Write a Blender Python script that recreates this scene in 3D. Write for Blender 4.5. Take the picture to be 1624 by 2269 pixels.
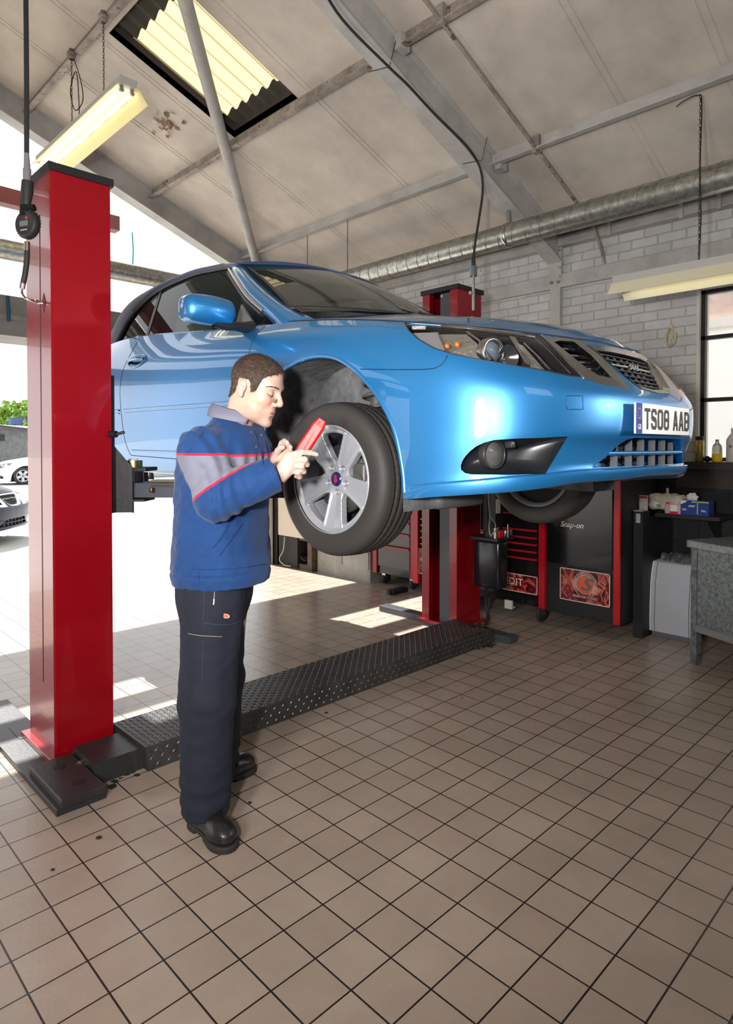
import bpy, bmesh, math, random
import numpy as np
from mathutils import Vector, Matrix
from mathutils.bvhtree import BVHTree
from mathutils.geometry import tessellate_polygon
for o in list(bpy.data.objects): bpy.data.objects.remove(o, do_unlink=True)
SC = bpy.context.scene
COL = SC.collection
random.seed(7); RNG = np.random.default_rng(7)
PI = math.pi
# ------------------------------------------------------------ camera
YAW, PIT, ROL = math.radians(44.15), math.radians(-.989), math.radians(.0765)
fw = Vector((math.cos(YAW)*math.cos(PIT), math.sin(YAW)*math.cos(PIT), math.sin(PIT)))
rt = Vector((math.sin(YAW), -math.cos(YAW), 0)); up = rt.cross(fw)
rt2 = rt*math.cos(ROL)+up*math.sin(ROL); up2 = -rt*math.sin(ROL)+up*math.cos(ROL)
EYE = Vector((0, 0, 1.44))
cam = bpy.data.cameras.new('camera'); cam_o = bpy.data.objects.new('camera', cam); COL.objects.link(cam_o)
cam.sensor_fit = 'HORIZONTAL'; cam.sensor_width = 36; cam.lens = 36*1414.1/1624
cam.shift_x = (812-875.57)/1624; cam.shift_y = (1014.6-1134.5)/1624
cam.clip_start = .05; cam.clip_end = 300
cam_o.matrix_world = Matrix(((rt2.x, up2.x, -fw.x, EYE.x), (rt2.y, up2.y, -fw.y, EYE.y), (rt2.z, up2.z, -fw.z, EYE.z), (0, 0, 0, 1)))
SC.camera = cam_o
# ------------------------------------------------------------ light
SC.view_settings.view_transform = 'Standard'; SC.view_settings.look = 'None'
SC.view_settings.gamma = 1; SC.view_settings.use_curve_mapping = False
SC.view_settings.exposure = 0.0
W = bpy.data.worlds.new('world'); SC.world = W; W.use_nodes = True
bg = W.node_tree.nodes['Background']; bg.inputs[0].default_value = (.97, .985, 1, 1); bg.inputs[1].default_value = 1.9
def lamp(name, kind, loc, direction, energy, color=(1, 1, 1), **kw):
    l = bpy.data.lights.new(name, kind); l.energy = energy; l.color = color
    for k, v in kw.items(): setattr(l, k, v)
    o = bpy.data.objects.new(name, l); COL.objects.link(o); o.location = loc
    o.rotation_euler = Vector(direction).to_track_quat('-Z', 'Y').to_euler(); return o
lamp('sun', 'SUN', (0, 12, 12), (.04, -1, -1.08), 17, (1, .975, .94), angle=.009)
lamp('studio_flash', 'AREA', (-.36, .20, 1.60), (1, .9, .12), 47, (1, .965, .93), shape='DISK', size=.16, spread=math.radians(115))
lamp('studio_softbox', 'AREA', (-.98, .50, 1.62), (1, .82, .10), 40, (1, .97, .94), shape='ELLIPSE', size=.5, size_y=1.0, spread=math.radians(120))
lamp('studio_flash_right', 'AREA', (3.72, -.93, 1.91), (-1.4, 2, -.05), 9, (1, .97, .94), shape='DISK', size=.12, spread=math.radians(80))
lamp('studio_flash_bounce', 'AREA', (.9, -2.2, 3.2), (.7, 1, .35), 14, (1, .96, .93), shape='RECTANGLE', size=1.6, size_y=1.2)
# ------------------------------------------------------------ pixel rays (measuring only)
def ray(px, py): return (fw+rt2*((px-875.57)/1414.1)-up2*((py-1014.6)/1414.1))
def on(px, py, ax, v):
    d = ray(px, py); return EYE+d*((v-EYE[ax])/d[ax])
# ------------------------------------------------------------ materials
def nt(m): return m.node_tree.nodes, m.node_tree.links
def mat(name, col, rough=.5, metal=0., spec=.5, coat=0., emit=None, es=0., alpha=None, trans=0., ior=1.45, bump=0., bscale=60., var=0., vscale=6., coat_r=.03, sheen=0., aniso=0.):
    m = bpy.data.materials.new(name); m.use_nodes = True; N, L = nt(m); b = N['Principled BSDF']
    I = b.inputs
    I['Base Color'].default_value = (*col, 1); I['Roughness'].default_value = rough; I['Metallic'].default_value = metal
    I['Specular IOR Level'].default_value = spec; I['Coat Weight'].default_value = coat; I['Coat Roughness'].default_value = coat_r
    I['IOR'].default_value = ior; I['Transmission Weight'].default_value = trans; I['Sheen Weight'].default_value = sheen
    if emit: I['Emission Color'].default_value = (*emit, 1); I['Emission Strength'].default_value = es
    if alpha is not None: I['Alpha'].default_value = alpha
    if bump or var:
        tc = N.new('ShaderNodeTexCoord')
    if var:
        n = N.new('ShaderNodeTexNoise'); n.inputs['Scale'].default_value = vscale; n.inputs['Detail'].default_value = 6; n.inputs['Roughness'].default_value = .65
        L.new(tc.outputs['Object'], n.inputs['Vector'])
        r = N.new('ShaderNodeValToRGB'); r.color_ramp.elements[0].position = .35; r.color_ramp.elements[1].position = .65
        r.color_ramp.elements[0].color = (*[c*(1-var) for c in col], 1); r.color_ramp.elements[1].color = (*[min(1, c*(1+var*.6)) for c in col], 1)
        L.new(n.outputs['Fac'], r.inputs['Fac']); L.new(r.outputs['Color'], I['Base Color'])
    if bump:
        n2 = N.new('ShaderNodeTexNoise'); n2.inputs['Scale'].default_value = bscale; n2.inputs['Detail'].default_value = 5
        L.new(tc.outputs['Object'], n2.inputs['Vector'])
        bp = N.new('ShaderNodeBump'); bp.inputs['Strength'].default_value = bump; bp.inputs['Distance'].default_value = .01
        L.new(n2.outputs['Fac'], bp.inputs['Height']); L.new(bp.outputs['Normal'], I['Normal'])
    return m
# ------------------------------------------------------------ mesh builder
class MB:
    def __init__(s): s.v = []; s.f = []; s.mi = []; s.sm = []
    def add(s, vs, fs, mi=0, smooth=False):
        b = len(s.v); s.v += [tuple(v) for v in vs]
        for f in fs: s.f.append(tuple(b+i for i in f)); s.mi.append(mi); s.sm.append(smooth)
        return s
    def box(s, lo, hi, mi=0, M=None):
        x0, y0, z0 = lo; x1, y1, z1 = hi
        vs = [(x0,y0,z0),(x1,y0,z0),(x1,y1,z0),(x0,y1,z0),(x0,y0,z1),(x1,y0,z1),(x1,y1,z1),(x0,y1,z1)]
        if M is not None: vs = [M@Vector(v) for v in vs]
        return s.add(vs, [(0,3,2,1),(4,5,6,7),(0,1,5,4),(1,2,6,5),(2,3,7,6),(3,0,4,7)], mi)
    def bbox(s, lo, hi, bev=.005, mi=0, M=None, seg=2):
        bm = bmesh.new(); r = bmesh.ops.create_cube(bm, size=1)
        for v in bm.verts: v.co = Vector([(lo[k]+hi[k])/2+v.co[k]*(hi[k]-lo[k]) for k in range(3)])
        bmesh.ops.bevel(bm, geom=bm.edges[:], offset=bev, segments=seg, affect='EDGES', profile=.5)
        return s.bm(bm, mi, M, True)
    def bm(s, bm, mi=0, M=None, smooth=False):
        bm.verts.index_update(); vs = [(M@v.co if M is not None else v.co.copy()) for v in bm.verts]
        s.add(vs, [[v.index for v in f.verts] for f in bm.faces], mi, smooth); bm.free(); return s
    def cyl(s, p, q, r, r2=None, n=16, mi=0, cap=True, smooth=True):
        p = Vector(p); q = Vector(q); r2 = r if r2 is None else r2; d = (q-p).normalized()
        a = d.orthogonal().normalized(); b = d.cross(a); vs = []
        for c, rr in ((p, r), (q, r2)):
            for i in range(n):
                t = 2*PI*i/n; vs.append(c+a*math.cos(t)*rr+b*math.sin(t)*rr)
        s.add(vs, [(i, (i+1) % n, n+(i+1) % n, n+i) for i in range(n)], mi, smooth)
        if cap: s.add(vs[:n], [tuple(range(n))[::-1]], mi); s.add(vs[n:], [tuple(range(n))], mi)
        return s
    def tube(s, pts, r, n=8, mi=0, closed=False, smooth=True, flat=None):
        P = [Vector(p) for p in pts]; m = len(P); R = r if hasattr(r, '__len__') else [r]*m
        fr = []; prev = None
        for i in range(m):
            t = (P[(i+1) % m]-P[i-1]) if closed else (P[min(i+1, m-1)]-P[max(i-1, 0)])
            t.normalize()
            a = t.orthogonal().normalized() if prev is None else (prev-t*prev.dot(t)).normalized()
            prev = a; fr.append((a, t.cross(a)))
        vs = []
        for i in range(m):
            for k in range(n):
                an = 2*PI*k/n; vs.append(P[i]+(fr[i][0]*math.cos(an)+fr[i][1]*math.sin(an))*R[i])
        fs = []
        for i in range(m if closed else m-1):
            j = (i+1) % m
            for k in range(n): fs.append((i*n+k, i*n+(k+1) % n, j*n+(k+1) % n, j*n+k))
        s.add(vs, fs, mi, smooth)
        if not closed: s.add(vs[:n], [tuple(range(n))[::-1]], mi); s.add(vs[-n:], [tuple(range(n))], mi)
        return s
    def lathe(s, prof, c=(0,0,0), axis=(0,0,1), n=32, mi=0, smooth=True):
        A = Vector(axis).normalized(); a = A.orthogonal().normalized(); b = A.cross(a); c = Vector(c); vs = []; fs = []
        for (r, h) in prof:
            for i in range(n):
                t = 2*PI*i/n; vs.append(c+A*h+(a*math.cos(t)+b*math.sin(t))*r)
        for j in range(len(prof)-1):
            for i in range(n): fs.append((j*n+i, j*n+(i+1) % n, (j+1)*n+(i+1) % n, (j+1)*n+i))
        return s.add(vs, fs, mi, smooth)
    def prism(s, poly, d, mi=0):
        n = len(poly); P = [Vector(p) for p in poly]; Q = [p+Vector(d) for p in P]
        tri = tessellate_polygon([P]); fs = [tuple(t) for t in tri]+[tuple(n+i for i in t[::-1]) for t in tri]
        fs += [(i, (i+1) % n, n+(i+1) % n, n+i) for i in range(n)]
        return s.add(P+Q, fs, mi)
    def grid(s, G, mi=0, smooth=True, closed=False):
        nu = len(G); nv = len(G[0]); vs = [p for r in G for p in r]; fs = []
        for i in range(nu if closed else nu-1):
            for j in range(nv-1): fs.append((i*nv+j, ((i+1) % nu)*nv+j, ((i+1) % nu)*nv+j+1, i*nv+j+1))
        return s.add(vs, fs, mi, smooth)
    def build(s, name, mats, parent=None, merge=False, bevel=0):
        me = bpy.data.meshes.new(name); off = wloc(parent)
        me.from_pydata([tuple(Vector(v)-off) for v in s.v], [], s.f)
        for m in (mats if isinstance(mats, (list, tuple)) else [mats]): me.materials.append(m)
        me.polygons.foreach_set('material_index', s.mi); me.polygons.foreach_set('use_smooth', s.sm)
        if merge or True:
            bm = bmesh.new(); bm.from_mesh(me)
            if merge and merge != 'nonorm': bmesh.ops.remove_doubles(bm, verts=bm.verts, dist=merge if merge is not True else 1e-5)
            if merge != 'nonorm': bmesh.ops.recalc_face_normals(bm, faces=bm.faces)
            bm.to_mesh(me); bm.free()
        me.update(); o = bpy.data.objects.new(name, me); COL.objects.link(o)
        if parent: o.parent = parent
        if bevel:
            b = o.modifiers.new('bevel', 'BEVEL'); b.width = bevel; b.segments = 2; b.limit_method = 'ANGLE'; b.angle_limit = .6
        return o
def wloc(o):
    v = Vector((0, 0, 0))
    while o: v = v+o.location; o = o.parent
    return v
def tag(o, label, cat=None, group=None, kind=None):
    if label: o['label'] = label
    if cat: o['category'] = cat
    if group: o['group'] = group
    if kind: o['kind'] = kind
    return o
def thing(name, label, cat, loc=(0, 0, 0), group=None):
    o = bpy.data.objects.new(name, None); COL.objects.link(o); o.location = loc; o.empty_display_size = .1
    return tag(o, label, cat, group)
def struct(name, mb, m, parent=None, **k):
    o = mb.build(name, m, parent, **k)
    if not parent: o['kind'] = 'structure'
    return o
def copy_tree(o, parent=None, top=True):
    c = o.copy(); COL.objects.link(c)
    if parent: c.parent = parent
    for ch in list(o.children): copy_tree(ch, c, False)
    return c
def text_mesh(name, body, size, m, M, parent=None, ext=.0006, font_shear=0, sx=1, spacing=1, offset=0.0, label=None, align='CENTER'):
    cu = bpy.data.curves.new(name, 'FONT'); cu.body = body; cu.size = size; cu.extrude = ext; cu.shear = font_shear
    cu.align_x = align; cu.align_y = 'CENTER'; cu.space_character = spacing; cu.offset = offset; cu.resolution_u = 3
    t = bpy.data.objects.new(name+'_c', cu); COL.objects.link(t)
    me = bpy.data.meshes.new_from_object(t.evaluated_get(bpy.context.evaluated_depsgraph_get()))
    bpy.data.objects.remove(t, do_unlink=True); bpy.data.curves.remove(cu)
    me.name = name; off = wloc(parent)
    for v in me.vertices: v.co = (M@Vector((v.co.x*sx, v.co.y, v.co.z)))-off
    me.materials.clear(); me.materials.append(m)
    o = bpy.data.objects.new(name, me); COL.objects.link(o)
    if parent: o.parent = parent
    if label: o['label'] = label
    return o
def frame(o, x, y):   # matrix with origin o, local x along x, local y along y
    x = Vector(x).normalized(); y = Vector(y).normalized(); z = x.cross(y).normalized(); y = z.cross(x)
    return Matrix(((x.x, y.x, z.x, o[0]), (x.y, y.y, z.y, o[1]), (x.z, y.z, z.z, o[2]), (0, 0, 0, 1)))
# ------------------------------------------------------------ signed distance modelling
def nrm(a): return np.sqrt((a*a).sum(-1))
def sm_u(a, b, k):
    h = np.clip(.5+.5*(b-a)/k, 0, 1); return b*(1-h)+a*h-k*h*(1-h)
def sm_s(a, b, k):   # a minus b
    h = np.clip(.5-.5*(a+b)/k, 0, 1); return a*(1-h)+(-b)*h+k*h*(1-h)
def s_ell(P, c, r, R=None):
    q = P-np.array(c)
    if R is not None: q = q@np.array(R)
    r = np.array(r); k0 = nrm(q/r); k1 = nrm(q/(r*r))+1e-9; return k0*(k0-1)/k1
def s_cap(P, a, b, r1, r2=None, flat=None):
    a = np.array(a, float); b = np.array(b, float); r2 = r1 if r2 is None else r2
    pa = P-a; ba = b-a; h = np.clip((pa@ba)/(ba@ba), 0, 1); return nrm(pa-h[:, None]*ba)-(r1+(r2-r1)*h)
def s_box(P, c, h, r=0., R=None):
    q = P-np.array(c)
    if R is not None: q = q@np.array(R)
    q = np.abs(q)-np.array(h)+r; return nrm(np.maximum(q, 0))+np.minimum(q.max(-1), 0)-r
def rot(axis, deg): return np.array(Matrix.Rotation(math.radians(deg), 3, axis))
def nets(f, lo, hi, h):
    lo = np.array(lo, float); n = np.ceil((np.array(hi)-lo)/h).astype(int)+1
    ax = [lo[k]+h*np.arange(n[k]) for k in range(3)]
    D = np.empty(n, np.float32); X, Y = np.meshgrid(ax[0], ax[1], indexing='ij'); sl = max(1, int(300000/(n[0]*n[1])))
    for k in range(0, n[2], sl):
        zz = ax[2][k:k+sl]; P = np.stack([np.repeat(X[..., None], len(zz), 2), np.repeat(Y[..., None], len(zz), 2), np.broadcast_to(zz, X.shape+(len(zz),))], -1)
        D[:, :, k:k+sl] = f(P.reshape(-1, 3)).reshape(P.shape[:3])
    S = D < 0; cs = [S[i:n[0]-1+i, j:n[1]-1+j, k:n[2]-1+k] for i in (0,1) for j in (0,1) for k in (0,1)]
    tot = sum(c.astype(np.int8) for c in cs); act = (tot > 0) & (tot < 8)
    I = np.argwhere(act); idx = -np.ones(act.shape, np.int64); idx[act] = np.arange(len(I))
    acc = np.zeros((len(I), 3)); cnt = np.zeros(len(I))
    corners = [(i, j, k) for i in (0,1) for j in (0,1) for k in (0,1)]
    for a in corners:
        for b in corners:
            if sum(b)-sum(a) == 1 and all(b[q] >= a[q] for q in range(3)):
                da = D[I[:,0]+a[0], I[:,1]+a[1], I[:,2]+a[2]]; db = D[I[:,0]+b[0], I[:,1]+b[1], I[:,2]+b[2]]
                m = (da < 0) != (db < 0); t = np.where(m, da/(da-db+1e-12), 0)
                p = np.array(a)+t[:, None]*(np.array(b)-np.array(a)); acc[m] += p[m]; cnt[m] += 1
    V = lo+(I+acc/np.maximum(cnt, 1)[:, None])*h; F = []
    for axn in range(3):
        o1, o2 = [(1, 2), (2, 0), (0, 1)][axn]; sh = [slice(0, n[q]) for q in range(3)]
        s0 = list(sh); s1 = list(sh); s0[axn] = slice(0, n[axn]-1); s1[axn] = slice(1, n[axn])
        A = S[tuple(s0)]; B = S[tuple(s1)]; E = np.argwhere(A != B)
        E = E[(E[:, o1] > 0) & (E[:, o2] > 0) & (E[:, o1] < n[o1]-1) & (E[:, o2] < n[o2]-1)]
        flip = A[E[:,0], E[:,1], E[:,2]]
        q = []
        for d1, d2 in ((-1,-1), (0,-1), (0,0), (-1,0)):
            e = E.copy(); e[:, o1] += d1; e[:, o2] += d2; q.append(idx[e[:,0], e[:,1], e[:,2]])
        Q = np.stack(q, 1); Q[~flip] = Q[~flip][:, ::-1]; F.append(Q)
    F = np.concatenate(F); F = F[(F >= 0).all(1)]; return V, F
def sdf_obj(name, f, lo, hi, h, mats, parent=None, xf=None, attrs=None, matfn=None, smooth=1):
    V, F = nets(f, lo, hi, h)
    me = bpy.data.meshes.new(name); L = V
    if xf is not None: Mx = np.array(xf); Wd = V@Mx[:3, :3].T+Mx[:3, 3]
    else: Wd = V
    Wd = Wd-np.array(wloc(parent)); me.vertices.add(len(V)); me.vertices.foreach_set('co', Wd.astype(np.float32).ravel())
    me.loops.add(len(F)*4); me.loops.foreach_set('vertex_index', F.astype(np.int32).ravel())
    me.polygons.add(len(F)); me.polygons.foreach_set('loop_start', np.arange(0, len(F)*4, 4, dtype=np.int32))
    me.polygons.foreach_set('loop_total', np.full(len(F), 4, np.int32)); me.update(calc_edges=True)
    me.polygons.foreach_set('use_smooth', np.ones(len(F), bool))
    for m in (mats if isinstance(mats, (list, tuple)) else [mats]): me.materials.append(m)
    if attrs:
        for k, fn in attrs.items():
            a = me.attributes.new(k, 'FLOAT', 'POINT'); a.data.foreach_set('value', fn(L).astype(np.float32))
    if matfn is not None: me.polygons.foreach_set('material_index', matfn(L[F].mean(1)).astype(np.int32))
    o = bpy.data.objects.new(name, me); COL.objects.link(o)
    if parent: o.parent = parent
    return o
def noise3(P, s, seed=0):   # cheap smooth pseudo-noise
    r = np.random.default_rng(seed); out = 0
    for i in range(5):
        k = r.normal(size=3); k = k/np.linalg.norm(k)*s*(1+.5*i); out = out+np.sin(P@k+r.uniform(0, 6.28))*(.8**i)
    return out/2.5
def cat(P, n):   # Catmull-Rom through points, n samples per span
    P = [np.array(p, float) for p in P]; Q = [2*P[0]-P[1]]+P+[2*P[-1]-P[-2]]; out = []
    for i in range(1, len(Q)-2):
        for k in range(n):
            t = k/n; a, b, c, d = Q[i-1], Q[i], Q[i+1], Q[i+2]
            out.append(.5*((2*b)+(c-a)*t+(2*a-5*b+4*c-d)*t*t+(3*b-a-3*c+d)*t**3))
    out.append(P[-1]); return out
# ============================================================ MATERIALS OF THE PLACE
def brick_mat(name, c1, c2, mortar, size, bw, bh, ms, bump, rough, off=.5, coords='Object', rotm=None, var=.1, loc=(0, 0, 0), spec=.5, dirt=None, grit=0.):
    m = bpy.data.materials.new(name); m.use_nodes = True; N, L = nt(m); b = N['Principled BSDF']
    tc = N.new('ShaderNodeTexCoord'); mp = N.new('ShaderNodeMapping'); mp.inputs['Location'].default_value = loc
    if rotm:
        sx = N.new('ShaderNodeSeparateXYZ'); cx = N.new('ShaderNodeCombineXYZ'); L.new(tc.outputs[coords], sx.inputs[0])
        L.new(sx.outputs['Y'], cx.inputs['X']); L.new(sx.outputs['Z'], cx.inputs['Y']); L.new(cx.outputs[0], mp.inputs['Vector'])
    else: L.new(tc.outputs[coords], mp.inputs['Vector'])
    wn = N.new('ShaderNodeTexNoise'); wn.inputs['Scale'].default_value = 9; L.new(tc.outputs['Object'], wn.inputs['Vector'])
    va = N.new('ShaderNodeVectorMath'); va.operation = 'MULTIPLY_ADD'; va.inputs[1].default_value = (grit, grit, grit)
    L.new(wn.outputs['Color'], va.inputs[0]); L.new(mp.outputs['Vector'], va.inputs[2])
    t = N.new('ShaderNodeTexBrick'); t.offset = off; t.inputs['Scale'].default_value = 1; t.inputs['Mortar Size'].default_value = ms
    t.inputs['Mortar Smooth'].default_value = .15; t.inputs['Brick Width'].default_value = bw; t.inputs['Row Height'].default_value = bh
    t.inputs['Color1'].default_value = (*c1, 1); t.inputs['Color2'].default_value = (*c2, 1); t.inputs['Mortar'].default_value = (*mortar, 1)
    L.new(va.outputs['Vector'], t.inputs['Vector'])
    n = N.new('ShaderNodeTexNoise'); n.inputs['Scale'].default_value = 2.2; n.inputs['Detail'].default_value = 8; n.inputs['Roughness'].default_value = .7
    L.new(tc.outputs['Object'], n.inputs['Vector'])
    mx = N.new('ShaderNodeMix'); mx.data_type = 'RGBA'; mx.blend_type = 'MULTIPLY'; mx.inputs['Factor'].default_value = 1
    r = N.new('ShaderNodeValToRGB'); r.color_ramp.elements[0].position = .3; r.color_ramp.elements[1].position = .7
    r.color_ramp.elements[0].color = (1-var, 1-var, 1-var, 1); r.color_ramp.elements[1].color = (1+var*.5,)*3+(1,)
    L.new(n.outputs['Fac'], r.inputs['Fac']); L.new(t.outputs['Color'], mx.inputs['A']); L.new(r.outputs['Color'], mx.inputs['B'])
    out = mx.outputs['Result']
    if dirt:   # small sparse spots of their own
        v = N.new('ShaderNodeTexNoise'); v.inputs['Scale'].default_value = dirt[0]; v.inputs['Detail'].default_value = 3
        L.new(tc.outputs['Object'], v.inputs['Vector'])
        rr = N.new('ShaderNodeValToRGB'); rr.color_ramp.elements[0].position = dirt[1]; rr.color_ramp.elements[1].position = dirt[1]+.03
        rr.color_ramp.elements[0].color = (0, 0, 0, 1); rr.color_ramp.elements[1].color = (1, 1, 1, 1); L.new(v.outputs['Fac'], rr.inputs['Fac'])
        m2 = N.new('ShaderNodeMix'); m2.data_type = 'RGBA'; m2.inputs['B'].default_value = (*dirt[2], 1)
        L.new(rr.outputs['Color'], m2.inputs['Factor']); L.new(out, m2.inputs['A']); out = m2.outputs['Result']
    L.new(out, b.inputs['Base Color'])
    n2 = N.new('ShaderNodeTexNoise'); n2.inputs['Scale'].default_value = 55; n2.inputs['Detail'].default_value = 4; L.new(tc.outputs['Object'], n2.inputs['Vector'])
    ma = N.new('ShaderNodeMath'); ma.operation = 'MULTIPLY_ADD'; ma.inputs[1].default_value = -1; L.new(t.outputs['Fac'], ma.inputs[0])
    mb = N.new('ShaderNodeMath'); mb.operation = 'MULTIPLY'; mb.inputs[1].default_value = .25; L.new(n2.outputs['Fac'], mb.inputs[0]); L.new(mb.outputs[0], ma.inputs[2])
    bp = N.new('ShaderNodeBump'); bp.inputs['Strength'].default_value = bump; bp.inputs['Distance'].default_value = .006
    L.new(ma.outputs[0], bp.inputs['Height']); L.new(bp.outputs['Normal'], b.inputs['Normal'])
    b.inputs['Roughness'].default_value = rough; b.inputs['Specular IOR Level'].default_value = spec
    return m
M_tile = brick_mat('floor_tiles', (.345, .270, .215), (.392, .312, .252), (.022, .016, .014), 1, .15, .15, .0028, .45, .25, off=0, var=.16, loc=(-.0659, -.0436, 0), dirt=(13, .745, (.10, .075, .06)))
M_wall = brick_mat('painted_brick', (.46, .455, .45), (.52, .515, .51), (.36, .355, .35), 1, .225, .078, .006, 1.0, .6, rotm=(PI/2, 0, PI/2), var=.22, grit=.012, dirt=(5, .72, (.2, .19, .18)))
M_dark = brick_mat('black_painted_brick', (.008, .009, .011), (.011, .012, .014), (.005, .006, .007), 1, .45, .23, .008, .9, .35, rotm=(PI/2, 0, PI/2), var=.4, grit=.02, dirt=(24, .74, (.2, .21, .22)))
M_ceil = mat('painted_board', (.52, .465, .405), .75, bump=.15, bscale=20, var=.2, vscale=1.6)
def spots(m, scale, pos, col, wid=.03):
    N, L = nt(m); b = N['Principled BSDF']; src = b.inputs['Base Color'].links[0].from_socket
    tc = N.new('ShaderNodeTexCoord'); v = N.new('ShaderNodeTexNoise'); v.inputs['Scale'].default_value = scale; v.inputs['Detail'].default_value = 5; v.inputs['Roughness'].default_value = .6
    L.new(tc.outputs['Object'], v.inputs['Vector']); rr = N.new('ShaderNodeValToRGB'); rr.color_ramp.elements[0].position = pos; rr.color_ramp.elements[1].position = pos+wid
    rr.color_ramp.elements[0].color = (0, 0, 0, 1); rr.color_ramp.elements[1].color = (1, 1, 1, 1); L.new(v.outputs['Fac'], rr.inputs['Fac'])
    m2 = N.new('ShaderNodeMix'); m2.data_type = 'RGBA'; m2.inputs['B'].default_value = (*col, 1); L.new(rr.outputs['Color'], m2.inputs['Factor']); L.new(src, m2.inputs['A'])
    L.new(m2.outputs['Result'], b.inputs['Base Color'])
spots(M_ceil, 3.5, .72, (.2, .15, .11))
M_steelp = mat('grey_painted_steel', (.40, .385, .365), .55, bump=.1, bscale=30, var=.18, vscale=4)
M_rust = mat('worn_painted_steel', (.30, .26, .225), .6, bump=.2, bscale=40, var=.45, vscale=7); spots(M_rust, 14, .6, (.12, .07, .045))
M_galv = mat('galvanised_steel', (.42, .42, .38), .38, metal=.85, var=.35, vscale=28)
M_red = mat('red_gloss_paint', (.22, .001, .005), .27, coat=.35, var=.10, vscale=3)
M_black = mat('black_steel', (.008, .008, .009), .5, bump=.1, bscale=40)
M_blackg = mat('black_gloss', (.01, .01, .012), .18)
M_blackr = mat('black_rubber', (.02, .02, .021), .6)
M_grease = mat('greasy_black_steel', (.022, .021, .021), .42, bump=.10, bscale=60)
M_chrome = mat('chrome', (.75, .75, .75), .08, metal=1)
M_steel = mat('bare_steel', (.5, .5, .48), .3, metal=1)
M_brass = mat('brassy_zinc', (.45, .33, .12), .3, metal=1)
M_darkgrey = mat('dark_grey_steel', (.05, .055, .065), .4)
M_white = mat('white_plastic', (.7, .7, .68), .4)
M_conc = mat('concrete', (.42, .41, .385), .8, bump=.2, bscale=20, var=.1, vscale=2)
# ============================================================ SETTING
WX, HE, SL, RX = 5.3, 3.36, .38, -.5
def roofz(x, drop=0.): return HE+(WX-x)*SL-drop if x >= RX else HE+(WX-RX)*SL-(RX-x)*SL-drop
fl = MB(); fl.box((-8, -5, -.2), (5.6, 6.95, 0)); struct('floor', fl, M_tile)
g = MB(); g.box((-40, 6.95, -.25), (40, 90, -.005)); struct('floor_yard', g, M_conc)
# right wall with the window hole (y -1.2..1.80, z 1.33..2.66)
w = MB()
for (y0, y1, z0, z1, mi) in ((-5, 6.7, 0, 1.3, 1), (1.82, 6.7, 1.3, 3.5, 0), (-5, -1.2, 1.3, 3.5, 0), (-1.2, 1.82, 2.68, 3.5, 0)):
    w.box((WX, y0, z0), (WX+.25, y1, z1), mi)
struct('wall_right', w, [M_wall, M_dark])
w = MB(); w.box((4.56, 6.6, 0), (WX+.25, 6.85, 3.7)); struct('wall_far', w, M_wall)
wf = MB(); wf.prism([(-6.5, 6.62, 3.85), (1.25, 6.62, 3.85), (1.25, 6.62, 4.15), (1.62, 6.62, 4.15), (1.62, 6.62, 4.72), (-.5, 6.62, 5.5), (-6.5, 6.62, 3.9)], (0, .1, 0)); struct('wall_far_sun_block', wf, M_steelp)  # unseen infill, added to keep sun off the foreground floor
w = MB(); w.box((-6.55, -5, 0), (-6.3, 6.7, 3.5)); struct('wall_left', w, M_wall)
w = MB(); w.prism([(-6.5, -4.3, 0), (WX+.2, -4.3, 0), (WX+.2, -4.3, 3.3), (RX, -4.3, 5.5), (-6.5, -4.3, 3.3)], (0, -.25, 0)); struct('wall_near', w, M_wall)
# window sill ledge, frame, glass
s = MB(); s.box((WX-.10, -1.2, 1.27), (WX+.25, 1.95, 1.325)); s.box((WX-.05, -1.2, 1.12), (WX-.002, 1.95, 1.27)); tag(struct('trim_1', s, mat('dark_wood', (.03, .022, .018), .5)), 'dark sill ledge below the window')
wr = thing('window_1', 'steel framed workshop window', 'window', (WX+.1, .3, 1.33)); del wr['label']; del wr['category']; wr['kind'] = 'structure'
f = MB(); x0, x1 = WX+.04, WX+.09
for y in (1.80, .95, .1, -.75): f.box((x0, y-.03, 1.33), (x1, y, 2.68))
for z in (1.33, 1.80, 2.29, 2.65): f.box((x0, -1.2, z), (x1, 1.80, z+.03))
f.build('window_frame', M_black, wr)
f = MB(); f.box((WX-.005, 1.80, 1.325), (WX+.22, 1.82, 2.68)); f.build('reveal', mat('cream_paint', (.6, .56, .5), .6), wr)
M_glass = mat('dirty_glass', (.95, .96, .94), .05, trans=1, ior=1.02, alpha=.35)
f = MB(); f.box((WX+.06, -1.2, 1.33), (WX+.066, 1.80, 2.68)); f.build('glass', M_glass, wr)
# neighbouring building seen through the window: sunlit brick over a white rendered wall
nb = thing('neighbour_building', 'sunlit brick building beyond the workshop window, white render below its brick', 'building', (8.4, 0, 0))
M_nbb = brick_mat('sunlit_brick', (.42, .28, .24), (.52, .38, .33), (.46, .38, .34), 1, .225, .075, .01, .6, .8, rotm=(PI/2, 0, PI/2), var=.2, grit=.02)
f = MB(); f.box((8.4, -8, 3.02), (8.8, 6, 6)); f.build('brick_wall', M_nbb, nb)
f = MB(); f.box((8.36, -8, -.2), (8.8, 6, 2.9)); f.build('rendered_wall', mat('white_render', (.9, .88, .82), .8), nb)
f = MB(); f.box((8.30, -8, 2.9), (8.8, 6, 3.02)); f.build('ledge', mat('pale_stone', (.6, .55, .5), .8), nb)
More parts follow.
